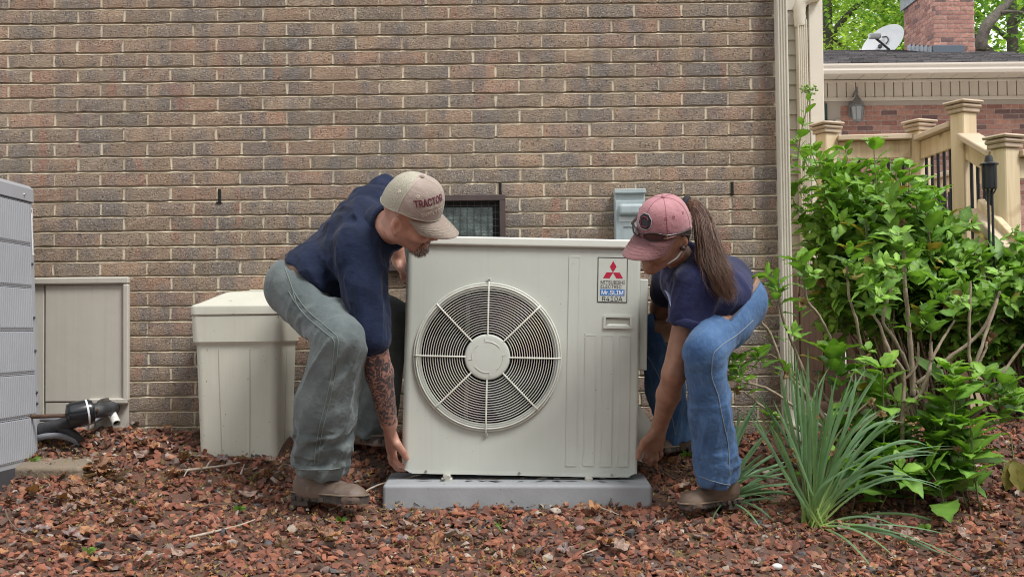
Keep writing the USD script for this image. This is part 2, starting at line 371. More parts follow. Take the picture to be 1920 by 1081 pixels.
for i, (hid, (a, b, zb, zt), c) in enumerate(bricks):
    v, f = brick_mesh(a, b, zb, zt, WALL + np.clip(rng.normal(0, 0.0008), -0.0014, 0.0012), rng)
    if i < 300:
        obj('brick', (v, f), brick_mat, house, tint=c)
    else:
        rest_v.append(v); rest_f.append(f + o); rest_c.append(np.tile(c, (len(v), 1))); o += len(v)
obj('brick', (np.vstack(rest_v), np.vstack(rest_f)), brick_mat, house, tint=np.vstack(rest_c), kind='stuff')
# mortar: bed joints sloping out from under each course to the top of the next, head joints a little back
mv, mf = [], []; o = 0
xs = np.linspace(XBEG, XEND - 0.004, 300)
for r in range(-15, 32):
    zj = Z0 - r * ZP
    prof = [(0.0135, zj + 0.0075), (0.0115, zj + 0.0010), (0.0024, zj - 0.0050), (0.0056, zj - 0.0080), (0.0056, zj - ZP + 0.0080)]
    ring = np.array([[(x_, WALL + d_ + rng.normal(0, 0.0005), z_ + rng.normal(0, 0.0007)) for (d_, z_) in prof] for x_ in xs])
    ii = np.arange(ring.shape[0] * len(prof)).reshape(ring.shape[:2]) + o; o += ii.size
    mv.append(ring.reshape(-1, 3)); mf.append(np.stack([ii[:-1, :-1], ii[:-1, 1:], ii[1:, 1:], ii[1:, :-1]], -1).reshape(-1, 4))
obj('mortar', (np.vstack(mv), np.vstack(mf)), mortar_mat, house)
obj('wall_core', box(((XBEG + XEND) / 2, WALL + 0.15, 0.92), (XEND - XBEG - 0.01, 0.20, 4.8)), mortar_mat, house)
obj('wall_side', box((XEND - 0.10, WALL + 1.5, 1.0), (0.18, 2.5, 5.0)), mortar_mat, house)
black = mk('black_gap', (0.006, 0.005, 0.004), 0.9)
for px, py in ((411.5, 367), (938, 355), (1373, 353)):
    c = P(px, py, WALL); obj('weep_hole', box((c[0], WALL + 0.004, c[2]), (0.0125, 0.012, 0.062), 0.001), black, house)
    obj('weep_hole', box((c[0] - 0.003, WALL + 0.003, c[2] - 0.031), (0.026, 0.012, 0.008), 0.002), black, house) if px < 500 else None

# downspout at the corner of the wall, elbow and drain pipe
cream = mk('cream_metal', (0.60, 0.56, 0.47), 0.45, (0.50, 0.46, 0.38), 3, streak=((0.32, 0.28, 0.2), 0.35))
def fluted(pts, w, d, n=4):
    """Rectangular ribbed pipe: plan profile swept along vertical centre points."""
    pr = [(-w / 2, d / 2), (-w / 2, -d / 2 + 0.006), (-w / 2 + 0.004, -d / 2)]
    k = (w - 0.012) / n
    for i in range(n):
        a = -w / 2 + 0.006 + i * k
        pr += [(a + k * 0.15, -d / 2), (a + k * 0.30, -d / 2 + 0.005), (a + k * 0.70, -d / 2 + 0.005), (a + k * 0.85, -d / 2)]
    pr += [(w / 2 - 0.004, -d / 2), (w / 2, -d / 2 + 0.006), (w / 2, d / 2)]
    pr = np.array(pr); pts = np.asarray(pts, float); t = np.gradient(pts, axis=0); V = []
    for p, q in zip(pts, t):
        q = unit(q); s = unit(np.cross(q, [0, -1, 0]) if abs(q[1]) < 0.9 else np.cross(q, [0, 0, -1]))
        s = np.array([1.0, 0, 0]) - q * q[0]; s = unit(s); u = np.cross(s, q); u = u if u[1] > 0 or abs(q[1]) > 0.5 else -u
        V.append(p + pr[:, :1] * s + pr[:, 1:] * np.array([0, 1.0, 0]) if abs(q[2]) > 0.9 else p + pr[:, :1] * s + pr[:, 1:] * unit(np.cross(q, s) * (1 if np.cross(q, s)[1] > 0 else -1)))
    m = len(pr); F_ = []
    for i in range(len(pts) - 1):
        for j in range(m):
            a, b = i * m + j, i * m + (j + 1) % m; F_ += [[a, b, b + m, a + m]]
    return np.vstack(V), np.array(F_)
ds = thing('downspout', 'ribbed cream downspout running down the right corner of the brick wall', 'downspout')
xc = (P(1455, 10, WALL - 0.04)[0] + P(1472, 10, WALL - 0.04)[0]) / 2
gz_ = float(G(xc, 5.5))
obj('pipe', fluted([(xc, WALL - 0.042, z) for z in (3.2, 2.0, 1.0, gz_ + 0.13)], 0.048, 0.062, 3), cream, ds)
ex = xc
obj('elbow', tube(curve([(ex, WALL - 0.042, gz_ + 0.14), (ex + 0.004, WALL - 0.046, gz_ + 0.07), (ex + 0.03, WALL - 0.07, gz_ + 0.02), (ex + 0.06, WALL - 0.11, gz_ - 0.01)], 12), 0.030, 10), cream, ds, smooth=40)
white_pvc = mk('white_pvc', (0.74, 0.74, 0.72), 0.35, (0.55, 0.53, 0.48), 8)
dp = thing('drain_pipe', 'white plastic drain pipe lying on gravel below the downspout elbow', 'pipe')
a, b = hit(1500, 772) + (0, 0, 0.04), hit(1545, 806) + (0, 0, 0.035)
obj('pipe', tube([a - (b - a) * 0.3, b], 0.036, 14), white_pvc, dp, smooth=40)
obj('coupling', tube([b - (b - a) * 0.35, b + (b - a) * 0.05], 0.041, 14), white_pvc, dp, smooth=40)

# ---- crawl-space vent window with wire mesh
vent = thing('vent_window', 'brown framed vent window with wire mesh, above the unit behind the cap', 'vent')
brown = mk('brown_frame', (0.072, 0.050, 0.046), 0.5, (0.055, 0.038, 0.035), 10)
x0, z1 = P(722, 367, WALL)[0], P(948, 366, WALL)[2]; x1 = P(948, 400, WALL)[0]; z0 = z1 - 0.34
ft = 0.027; yv = WALL - 0.012
for nm, c, s in (('top_rail', ((x0 + x1) / 2, yv, z1 - ft / 2), (x1 - x0, 0.05, ft)), ('bottom_rail', ((x0 + x1) / 2, yv, z0 + ft / 2), (x1 - x0, 0.05, ft)),
                 ('side_rail', (x1 - ft / 2, yv, (z0 + z1) / 2), (ft, 0.0496, z1 - z0 - 2 * ft)), ('side_rail', (x0 + ft / 2, yv, (z0 + z1) / 2), (ft, 0.0496, z1 - z0 - 2 * ft))):
    obj(nm, box(c, s, 0.002), brown, vent)
obj('recess', box(((x0 + x1) / 2, WALL - 0.0015, (z0 + z1) / 2), (x1 - x0 - 2 * ft, 0.005, z1 - z0 - 2 * ft)), mk('vent_dark', (0.012, 0.011, 0.011), 0.8), vent)
gl = mk('vent_plastic', (0.20, 0.25, 0.235), 0.18, (0.07, 0.09, 0.085), 22, lo=0.3, hi=0.7, bump=(14, 0.8, 0.02))
obj('pane', box(((x0 + x1) / 2 - 0.012, WALL - 0.006, (z0 + z1) / 2 - 0.012), (x1 - x0 - 2 * ft - 0.04, 0.004, z1 - z0 - 2 * ft - 0.03)), gl, vent)
wires = []
sp = 0.0312
for k in range(18): wires.append(box((x1 - ft - 0.020 - k * sp, WALL - 0.0125, (z0 + z1) / 2), (0.0022, 0.002, z1 - z0 - 2 * ft - 0.004)))
for k in range(9): wires.append(box(((x0 + x1) / 2, WALL - 0.0148, z1 - ft - 0.020 - k * sp), (x1 - x0 - 2 * ft - 0.004, 0.002, 0.0022)))
obj('wire_mesh', cat_(wires), mk('wire_grey', (0.06, 0.06, 0.055), 0.5), vent)

# ---- grey electrical disconnect box
db = thing('disconnect_box', 'pale grey metal electrical disconnect box on the brick wall beside the pink cap', 'electrical box')
gm = mk('pale_grey_metal', (0.37, 0.43, 0.44), 0.42, (0.30, 0.35, 0.36), 6, streak=((0.2, 0.2, 0.18), 0.3))
a, b = P(1153, 361, WALL - 0.07), P(1211, 442, WALL - 0.07)
xm, zm, w, h = (a[0] + b[0]) / 2, (a[2] + b[2]) / 2, b[0] - a[0], a[2] - b[2]
obj('housing', box((xm, WALL - 0.032, zm - 0.02), (w, 0.062, h + 0.04), 0.003), gm, db)
obj('cover', box((xm, WALL - 0.066, zm - 0.03), (w - 0.004, 0.006, h - 0.01), 0.002), gm, db)
obj('hood', box((xm, WALL - 0.038, zm + h / 2 + 0.006), (w + 0.006, 0.080, 0.020), 0.003), gm, db)
import manifold3d as m3
def soft(c, s, r, seg=24):
    """Box with round edges of radius r."""
    h = np.asarray(s, float) / 2 - r; sp_ = m3.Manifold.sphere(r, seg)
    m = m3.Manifold.batch_hull([sp_.translate((x_ * h[0], y_ * h[1], z_ * h[2])) for x_ in (-1, 1) for y_ in (-1, 1) for z_ in (-1, 1)]).to_mesh()
    t = trimesh.Trimesh(m.vert_properties[:, :3], m.tri_verts, process=False); t.apply_translation(c); return t
obj('handle_bulge', soft((xm + 0.004, WALL - 0.072, zm + 0.020), (w * 0.84, 0.040, 0.052), 0.016), gm, db, smooth=40)
obj('sticker', box((xm + 0.002, WALL - 0.0700, zm - 0.022), (w * 0.80, 0.0014, 0.022)), mk('sticker_pale', (0.50, 0.54, 0.55), 0.5), db)
obj('lettering', cat_([lay_text('SWITCH', 0.008, (xm - 0.032, WALL - 0.0695, zm - 0.062), (1, 0, 0), (0, 0, 1), 0.001)]), mk('faded_ink', (0.10, 0.12, 0.13), 0.6), db)

# ---- beige access panel
beige = mk('beige_metal', (0.47, 0.44, 0.385), 0.5, (0.43, 0.40, 0.345), 2.5, streak=((0.28, 0.24, 0.18), 0.25), bump=(3, 0.15, 0.02))
ap = thing('access_panel', 'beige sheet metal crawl-space panel on the wall behind the pipes', 'panel')
yp = WALL - 0.03
A, B = P(20, 521, yp), P(243, 521, yp); bot = P(238, 800, yp)[2] - 0.05; mid = P(230, 752, yp)[2]; xn = P(172, 752, yp)[0]
xl = P(85, 600, yp)[0]
obj('backing', box(((A[0] + B[0]) / 2, WALL - 0.010, (A[2] + bot) / 2 - 0.005), (B[0] - A[0] - 0.02, 0.014, A[2] - bot - 0.03)), beige, ap)
obj('door_sheet', box(((xl + B[0] - 0.03) / 2, yp + 0.004, (A[2] - 0.03 + mid) / 2), (B[0] - 0.03 - xl, 0.012, A[2] - 0.03 - mid - 0.004), 0.003), beige, ap)
obj('side_sheet', box(((xl + A[0]) / 2 - 0.004, yp + 0.007, (A[2] - 0.03 + bot) / 2), (xl - A[0] - 0.006, 0.012, A[2] - 0.03 - bot), 0.003), beige, ap)
obj('lower_sheet', box(((xl + xn) / 2, yp + 0.006, (mid + bot) / 2), (xn - xl, 0.010, mid - bot - 0.006), 0.003), beige, ap)
obj('top_rail', box(((A[0] + B[0]) / 2, yp - 0.002, A[2] - 0.016), (B[0] - A[0], 0.034, 0.032), 0.006), beige, ap)
obj('right_rail', box((B[0] - 0.0135, yp - 0.003, (A[2] - 0.033 + mid) / 2), (0.027, 0.033, A[2] - 0.033 - mid), 0.006), beige, ap)
obj('notch_rail', bar((xn - 0.01, yp - 0.004, mid + 0.002), (B[0] - 0.004, yp - 0.004, mid + 0.002), 0.034, 0.026, bevel=0.006), beige, ap)
obj('notch_post', box((xn + 0.004, yp - 0.004, (mid + bot) / 2 - 0.01), (0.022, 0.030, mid - bot - 0.026), 0.005), beige, ap)

# ================================================================ set-back siding wing
YS = 8.3
siding = mk('vinyl_siding', (0.44, 0.41, 0.345), 0.5, (0.39, 0.36, 0.30), 2)
trim = mk('beige_trim', (0.66, 0.61, 0.53), 0.5, (0.61, 0.56, 0.48), 2)
wing = thing('siding_wing', 'cream lap-sided wing with wide corner post behind the downspout', 'house')
xa, xb = 1.2, P(1515, 100, YS)[0]; xe = P(1541, 100, YS)[0]
zt = P(1500, -60, YS)[2]; lap = 0.1020
prof = Polygon([(0, 0), (0.016, 0), (0.016, 0.004), (0.004, lap + 0.003), (0, lap + 0.003)])
z = 0.3; k = 0
while z < zt:
    m = trimesh.Trimesh([(x, YS - a, z + b) for x in (xa, xb) for a, b in ((0, 0), (0.016, 0), (0.003, lap), (0, lap))], [[0, 1, 2], [0, 2, 3], [4, 6, 5], [4, 7, 6], [0, 4, 5], [0, 5, 1], [1, 5, 6], [1, 6, 2], [2, 6, 7], [2, 7, 3]], process=False)
    obj('siding_board', m, siding, wing); z += lap
obj('corner_post', box(((xb + xe) / 2, YS - 0.010, (0.3 + zt) / 2), (xe - xb, 0.055, zt - 0.3), 0.004), trim, wing)
obj('core', box(((xa + xb) / 2, YS + 0.11, 2.0), (xb - xa - 0.01, 0.2, 5.5)), siding, wing)
ds2 = thing('downspout', 'second cream downspout with ribbed elbow at its top, on the siding wing', 'downspout')
c0, c1 = P(1500, 45, YS - 0.05), P(1505, 255, YS - 0.05)
obj('pipe', fluted([(c0[0] + 0.006, YS - 0.058, c0[2] + 0.02), (c0[0] + 0.009, YS - 0.058, 1.5), (c0[0] + 0.012, YS - 0.058, 0.35)], 0.066, 0.07, 4), cream, ds2)
eb = [(c0[0] + 0.003, YS - 0.058, c0[2] - 0.02)] + [P(px, py, YS - 0.058) for px, py in ((1499, 22), (1502, 6), (1516, -4), (1534, -8))]
obj('elbow', tube(curve(eb, 14), [0.040 + 0.003 * (i % 2) for i in range(14)], 12), cream, ds2, smooth=30)

# ================================================================ neighbour house
YN = 16.0
nh = thing('neighbour_house', 'red brick house with beige soffit and gutter behind the deck', 'house')
nb_mat = usdkit.material(stage, '/World/Looks/red_brick', {
    'g': ('geometry', {}), 't': ('attribute', {'attribute': 'tint'}), 'n': ('noise_texture', {'scale': 25.0, 'detail': 4.0}), 'r': ('map_range', {'from_min': 0.35, 'from_max': 0.7, 'to_max': 0.45, 'clamp': True}),
    'm': ('mix', {'color2': (0.10, 0.06, 0.055)}), 'p': ('principled_bsdf', {'roughness': 0.9, 'specular_ior_level': 0.3})},
    [('g.position', 'n.vector'), ('n.fac', 'r.value'), ('r.result', 'm.fac'), ('t.color', 'm.color1'), ('m.color', 'p.base_color')], surface='p.BSDF')
NB_COL = 1.7 * np.array([(0.25, 0.130, 0.105), (0.21, 0.110, 0.092), (0.28, 0.155, 0.125), (0.115, 0.07, 0.068), (0.30, 0.16, 0.125), (0.18, 0.085, 0.07)])
NB_W = [0.3, 0.25, 0.2, 0.13, 0.05, 0.07]
mort2 = mk('grey_mortar', (0.46, 0.41, 0.36), 0.95)
def course_bricks(parent, org, ux, uy, length, z0, z1, rng, first, lp=0.213, hp=0.0667, seen=lambda s, z: True, extra=None):
    """Brick courses on a plane from org along ux; uy points into the wall. Returns the joined remainder."""
    V, Fc, C, o, cnt = [], [], [], 0, 0
    ux, uy = np.asarray(ux, float), np.asarray(uy, float); rows = int((z1 - z0) / hp)
    R = np.stack([ux, uy, [0, 0, 1]], 1)
    for r in range(rows):
        s = -lp * (0.5 if r % 2 else 0.0)
        while s < length:
            a, b = max(s + 0.005, 0), min(s + lp - 0.005, length); s += lp
            if b - a < 0.03: continue
            v, f = brick_mesh(a, b, z0 + r * hp + 0.005, z0 + (r + 1) * hp - 0.005, 0.0, rng, 0.03, 0.001)
            v = v @ R.T + org; c = NB_COL[rng.choice(6, p=NB_W)] * rng.uniform(0.85, 1.15)
            if cnt < first and seen((a + b) / 2, z0 + r * hp): obj('brick', (v, f), nb_mat, parent, tint=c); cnt += 1
            else: V.append(v); Fc.append(f + o); C.append(np.tile(c, (len(v), 1))); o += len(v)
    return (np.vstack(V), np.vstack(Fc), np.vstack(C)) if V else None
rng = RNG(8)
xl, xr = P(1480, 200, YN)[0], P(2050, 200, YN)[0]
zfb = P(1750, 187, YN)[2]                              # underside of the frieze
door_r = P(1576, 220, YN)[0]
rest = course_bricks(nh, (door_r, YN, 0), (1, 0, 0), (0, 1, 0), xr - door_r, zfb - 0.0667 * 34, zfb - 0.004, rng, 300, seen=lambda s, z: z > 1.9 and s < 2.6)
obj('brick', rest[:2], nb_mat, nh, tint=rest[2], kind='stuff')
obj('wall', box(((xl + xr) / 2, YN + 0.106, 1.5), (xr - xl, 0.20, 4.8)), mort2, nh)
soff_b = P(1750, 150, YN - 0.02)[2]
fx = xl; k = 0
fw = P(1748, 170, YN)[0] - P(1730.3, 170, YN)[0]
while fx < xr:
    obj('frieze_board', box((fx + fw / 2, YN - 0.020, (zfb + soff_b) / 2), (fw - 0.012, 0.03, soff_b - zfb), 0.003), trim, nh); fx += fw
obj('frieze_backing', box(((xl + xr) / 2, YN + 0.0, (zfb + soff_b) / 2), (xr - xl, 0.012, soff_b - zfb)), mk('trim_gap', (0.42, 0.385, 0.33), 0.7), nh)
obj('frieze_trim', box(((xl + xr) / 2, YN - 0.035, zfb + 0.012), (xr - xl, 0.03, 0.045), 0.004), trim, nh)
obj('frieze_trim', box(((xl + xr) / 2, YN - 0.032, soff_b - 0.010), (xr - xl, 0.03, 0.03), 0.004), trim, nh)
YE = YN - 0.85
ge = P(1750, 119, YE)[2]; gb = P(1750, 133, YE)[2]
zs = soff_b + 0.02
n = int((xr - xl) / 0.30)
for i in range(n):
    a = xl + i * 0.30
    obj('soffit_panel', box((a + 0.15, (YE + 0.10 + YN - 0.02) / 2, zs + 0.006 * 0), (0.292, YN - 0.02 - YE - 0.10, 0.012), 0.003), trim, nh)
obj('soffit_core', box(((xl + xr) / 2, (YE + 0.12 + YN) / 2, zs + 0.03), (xr - xl, YN - YE - 0.14, 0.03)), mk('trim_gap2', (0.24, 0.21, 0.18), 0.7), nh)
obj('fascia', box(((xl + xr) / 2, YE + 0.085, (ge + zs) / 2), (xr - xl, 0.03, abs(ge - zs) + 0.05), 0.004), trim, nh)
gp = [(0, 0), (-0.075, 0), (-0.105, 0.035), (-0.098, 0.075), (-0.118, 0.095), (-0.118, 0.118), (-0.108, 0.118), (-0.108, 0.100), (0, 0.10)]
gv = [(x, YE + 0.066 + a, ge - 0.118 + b) for x in (xl, xr) for a, b in gp]; m_ = len(gp)
obj('gutter', trimesh.Trimesh(gv, [q for j in range(m_) for q in ([j, (j + 1) % m_, m_ + (j + 1) % m_], [j, m_ + (j + 1) % m_, m_ + j])], process=False), mk('gutter_white', (0.62, 0.56, 0.49), 0.4), nh)
# roof: courses of shingles rising to the ridge, hip falling to the right
ridge_y = 19.5; ridge_z = P(1700, 97, ridge_y)[2]
shm = mk('shingle', (0.12, 0.11, 0.115), 0.95, tint=True, c2=(0.6, 0.6, 0.62), scale=60, bump=(150, 0.6, 0.006))
hip_l, hip_r = P(1760, 100, ridge_y)[0], P(2100, 118, YE)[0]
sv, sf, sc, o = [], [], [], 0; cr = 26; rngs = RNG(4)
for c in range(cr):
    t0, t1 = c / cr, (c + 1) / cr
    y0_, y1_ = YE - 0.05 + t0 * (ridge_y - YE), YE - 0.05 + t1 * (ridge_y - YE)
    z0_, z1_ = ge + 0.01 + t0 * (ridge_z - ge), ge + 0.01 + t1 * (ridge_z - ge)
    x = xl - 1; xmax = hip_r + (hip_l - hip_r) * t0
    while x < xmax:
        w = rngs.uniform(0.12, 0.34); up = 0.012 + rngs.uniform(0, 0.008)
        sv.append([(x, y0_, z0_ + up), (x + w - 0.006, y0_, z0_ + up), (x + w - 0.006, y1_ + 0.04, z1_ + 0.014), (x, y1_ + 0.04, z1_ + 0.014), (x, y0_, z0_ - 0.004), (x + w - 0.006, y0_, z0_ - 0.004)])
        sf += [[o, o + 1, o + 2], [o, o + 2, o + 3], [o + 4, o + 5, o + 1], [o + 4, o + 1, o]]
        sc.append(np.tile(np.array((0.125, 0.115, 0.118)) * rngs.uniform(0.6, 1.5), (6, 1))); o += 6; x += w
roof = obj('roof', trimesh.Trimesh([(xl - 1, YE, ge), (hip_r, YE, ge), (hip_l, ridge_y, ridge_z), (xl - 1, ridge_y, ridge_z), (xl - 1, 22, ge), (hip_r, 23, ge)], [[0, 1, 2], [0, 2, 3], [2, 5, 4], [2, 4, 3], [1, 5, 2]], process=False), mk('roof_felt', (0.07, 0.065, 0.068), 0.95), nh)
obj('shingles', (np.vstack(sv), np.array(sf)), shm, roof, tint=np.vstack(sc), kind='stuff')
# chimney with its corner towards us
YC = 18.0
cc = P(1751, 60, YC); czb = P(1790, 104, YC)[2] - 0.4; czt = P(1790, -30, YC)[2]
ch = thing('chimney_stack', parent=nh); rng = RNG(12)
ux = np.array([1, 0.03, 0]) / math.hypot(1, 0.03); uy = np.array([-ux[1], ux[0], 0])
wR = P(1829, 60, YC)[0] - cc[0]; lL = 1.25
r1 = course_bricks(ch, cc * (1, 1, 0), ux, uy, wR, czb, czt, rng, 160, 0.2, seen=lambda s, z: z > czb + 0.3)
r2 = course_bricks(ch, cc * (1, 1, 0) + uy * lL, -uy, ux, lL, czb, czt, rng, 140, 0.2, seen=lambda s, z: z > czb + 0.3)
for r_ in (r1, r2):
    if r_: obj('brick', r_[:2], nb_mat, ch, tint=r_[2], kind='stuff')
ctr = cc * (1, 1, 0) + ux * wR / 2 + uy * lL / 2
RC = np.stack([ux, uy, [0, 0, 1]], 1)
obj('core', box(ctr + (0, 0, (czb + czt) / 2), (wR - 0.014, lL - 0.014, czt - czb), 0, RC), mort2, ch)
zinc = mk('zinc', (0.33, 0.36, 0.40), 0.45, (0.22, 0.24, 0.28), 9, metallic=0.4)
ztl = P(1697, 24, YC + lL)[2]
obj('cap_band', box(cc * (1, 1, 0) + uy * (lL / 2 + 0.05) + ux * (-0.012) + (0, 0, ztl + 0.12), (0.04, lL + 0.04, 0.17), 0.005, RC), zinc, ch)
obj('flue_cap', box(ctr - ux * (wR * 0.5 - 0.05) + uy * 0.35 + (0, 0, ztl + 0.36), (0.75, 1.0, 0.05), 0.01, RC), mk('flue_black', (0.03, 0.03, 0.035), 0.6), ch)
fz = P(1760, 96, YC)[2]
for i in range(6):
    obj('step_flashing', box(cc * (1, 1, 0) + uy * (0.12 + i * 0.17) - ux * 0.02 + (0, 0, fz + 0.02 + i * 0.035), (0.012, 0.15, 0.16 + 0.02 * i), 0.002, RC), zinc, ch)
obj('apron_flashing', box(cc * (1, 1, 0) + ux * 0.20 - uy * 0.03 + (0, 0, fz + 0.02), (0.46, 0.05, 0.12), 0.01, RC), mk('lead', (0.09, 0.11, 0.14), 0.4, metallic=0.3), ch)
# door edge and its frame at the left end
dx0, dx1 = P(1480, 220, YN)[0], P(1564, 220, YN)[0]
white = mk('white_paint', (0.62, 0.60, 0.57), 0.45, (0.56, 0.54, 0.50), 4)
d_ = obj('door', box(((dx0 + dx1) / 2, YN + 0.004, 1.95), (dx1 - dx0, 0.04, 2.9), 0.004), white, nh)
obj('pane', box((P(1544, 216, YN)[0], YN - 0.020, P(1544, 216, YN)[2]), (0.09, 0.01, 0.30)), mk('dark_glass', (0.03, 0.05, 0.045), 0.1), d_)
obj('door_frame', box(((dx1 + door_r) / 2, YN - 0.028, 1.95), (door_r - dx1 - 0.01, 0.06, 2.9), 0.006), trim, nh)
# wall lantern
wl = thing('wall_lantern', 'grey carriage lantern on the red brick wall beside the white door', 'lamp')
c = P(1608, 205, YN - 0.16); lm = mk('pewter', (0.20, 0.20, 0.20), 0.5, (0.14, 0.14, 0.14), 30); gls = mk('frosted_glass', (0.34, 0.36, 0.37), 0.25)
obj('roof', lathe([(0.0, 0.20), (0.015, 0.19), (0.02, 0.165), (0.035, 0.15), (0.105, 0.045), (0.105, 0.035), (0.0, 0.035)], c, n=6), lm, wl)
obj('finial', lathe([(0, 0.30), (0.012, 0.28), (0.006, 0.25), (0.018, 0.22), (0.008, 0.19), (0, 0.19)], c, n=8), lm, wl)
obj('glass', lathe([(0, 0.034), (0.082, 0.034), (0.060, -0.14), (0, -0.14)], c, n=6), gls, wl)
for k in range(6):
    a = k * math.pi / 3; u = np.array([math.cos(a), math.sin(a), 0]); obj('bar', tube([c + u * 0.084 + (0, 0, 0.034), c + u * 0.062 + (0, 0, -0.145)], 0.006, 5), lm, wl)
obj('base', lathe([(0, -0.14), (0.068, -0.14), (0.05, -0.165), (0, -0.175)], c, n=6), lm, wl)
obj('bracket', tube(curve([c + (0, 0.0, 0.22), c + (0.0, 0.05, 0.26), c + (-0.02, 0.12, 0.20), c + (-0.03, 0.15, 0.06)], 10), 0.014, 6), lm, wl)
obj('back_plate', box(c + (-0.03, 0.145, 0.06), (0.09, 0.02, 0.30), 0.01), lm, wl)
# satellite dish
sd = thing('satellite_dish', 'white oval satellite dish with arm, on the shingle roof left of the chimney', 'satellite dish')
YD = 20.0
dc = P(1656, 83, YD)
ax = unit([-0.50, -0.72, 0.30]); e1 = unit(np.array(P(1694, 62, YD)) - np.array(P(1618, 104, YD))); e1 = unit(e1 - ax * (e1 @ ax)); e2 = np.cross(ax, e1)
th = np.linspace(0, 2 * np.pi, 33)[:-1]; V = [dc]; Fd = []
for k, rr in enumerate((0.25, 0.5, 0.75, 1.0)):
    for t in th: V.append(dc + e1 * 0.39 * rr * math.cos(t) + e2 * 0.27 * rr * math.sin(t) + ax * 0.045 * rr * rr)
for j in range(32):
    Fd.append([0, 1 + j, 1 + (j + 1) % 32])
    for k in range(3):
        a, b = 1 + k * 32 + j, 1 + k * 32 + (j + 1) % 32; Fd += [[a, a + 32, b], [b, a + 32, b + 32]]
dm = trimesh.Trimesh(V, Fd, process=False); back = dm.copy(); back.vertices -= ax * 0.008; back.invert()
obj('reflector', cat_([dm, back]), mk('dish_white', (0.66, 0.68, 0.70), 0.4), sd, smooth=True)
dk = mk('dish_dark', (0.05, 0.05, 0.055), 0.5)
lnb = P(1640, 68, YD - 0.30)
obj('arm', tube([dc - e2 * 0.20 + ax * 0.05, lnb + (0, 0, -0.02)], 0.020, 6), dk, sd)
obj('feed_horn', soft(lnb, (0.20, 0.10, 0.09), 0.03, 16), mk('feed_grey', (0.55, 0.56, 0.58), 0.5), sd, smooth=40)
obj('printed_mark', cat_([tube(curve([dc + ax * 0.03 + e1 * a + e2 * b for a, b in ((0.06, 0.10), (0.11, 0.06), (0.10, -0.02), (0.03, -0.05))], 10), 0.012, 5), box(dc + ax * 0.012 - e1 * 0.06, (0.06, 0.06, 0.06), 0.01)]), dk, sd)
obj('mast', tube([dc - ax * 0.02, dc + (0.03, 0.12, -0.42)], 0.022, 8), zinc, sd)
# metal sun ornament
so = thing('sun_ornament', 'grey metal sun ornament with red centre hanging on the brick wall', 'wall ornament')
c = P(1704, 285, YN - 0.05)
obj('disc', lathe([(0, -0.03), (0.12, -0.02), (0.145, 0.0), (0, 0.0)], c, (0, 1, 0), 24), mk('rust_red', (0.15, 0.045, 0.035), 0.6, (0.08, 0.04, 0.03), 14), so)
obj('rim', trimesh.creation.torus(0.150, 0.014, 24, 8, transform=np.vstack([np.hstack([rotx(math.pi / 2), np.reshape(c, (3, 1))]), [0, 0, 0, 1]])), zinc, so, smooth=True)
for k in range(12):
    a = k * math.pi / 6; u = np.array([math.cos(a), 0, math.sin(a)]); w = np.array([-u[2], 0, u[0]])
    tip = u * 0.27 + w * 0.05
    pts = [c + u * 0.155 + w * 0.045, c + u * 0.155 - w * 0.045, c + tip, c + u * 0.21 + w * 0.055]
    obj('ray', trimesh.Trimesh(np.vstack([np.array(pts), np.array(pts) + (0, 0.012, 0)])).convex_hull, zinc, so)

# ================================================================ deck
wood = usdkit.material(stage, '/World/Looks/new_pine', {
    'g': ('geometry', {}), 'm': ('mapping', {'scale': (22, 22, 1.5)}), 'n': ('noise_texture', {'scale': 1.0, 'detail': 5.0, 'distortion': 0.6}), 'r': ('rgb_ramp', {'ramp': [(0.3, (0.52, 0.40, 0.25)), (0.5, (0.62, 0.50, 0.33)), (0.72, (0.68, 0.57, 0.40))]}),
    'k': ('noise_texture', {'scale': 5.0, 'detail': 1.0}), 'kr': ('map_range', {'from_min': 0.70, 'from_max': 0.78, 'to_max': 0.7, 'clamp': True}), 'km': ('mix', {'color2': (0.20, 0.11, 0.05)}),
    'p': ('principled_bsdf', {'roughness': 0.7, 'specular_ior_level': 0.3})},
    [('g.position', 'm.vector'), ('m.vector', 'n.vector'), ('n.fac', 'r.fac'), ('r.color', 'km.color1'), ('g.position', 'k.vector'), ('k.fac', 'kr.value'), ('kr.result', 'km.fac'), ('km.color', 'p.base_color')], surface='p.BSDF')
cap_wood = mk('cap_wood', (0.50, 0.40, 0.30), 0.65, (0.38, 0.29, 0.21), 8)
rail_top = mk('rail_top_wood', (0.56, 0.46, 0.34), 0.65, (0.48, 0.37, 0.25), 6)
iron = mk('black_iron', (0.012, 0.012, 0.014), 0.4)
deck = thing('deck', 'new pale pine deck railing with black balusters and stairs, behind the shrubs', 'deck')
PW = 0.105
def post(p, rz=0.5, low=0.0):
    """p is the top of the post, under its cap."""
    R = rotz(rz)
    obj('post', box((p[0], p[1], (p[2] + low) / 2), (PW, PW, p[2] - low), 0.006, R), wood, deck)
    cp = obj('post_cap', cat_([box(p + np.array((0, 0, 0.012)), (PW + 0.024, PW + 0.024, 0.024), 0.004, R), box(p + np.array((0, 0, 0.036)), (PW + 0.044, PW + 0.044, 0.022), 0.008, R), box(p + np.array((0, 0, 0.060)), (PW + 0.062, PW + 0.062, 0.018), 0.008, R)]), cap_wood, deck)
    return p
P1, P2, P3, P0 = P(1806, 213, 7.0), P(1724, 247, 7.7), P(1884, 279, 6.45), P(1550, 244, 7.75)
P0[2] = P2[2]
P4 = np.array([P3[0] + 0.95, P3[1] + 0.12, P3[2]])
for p in (P1, P2, P3, P0, P4): post(p, 0.42)
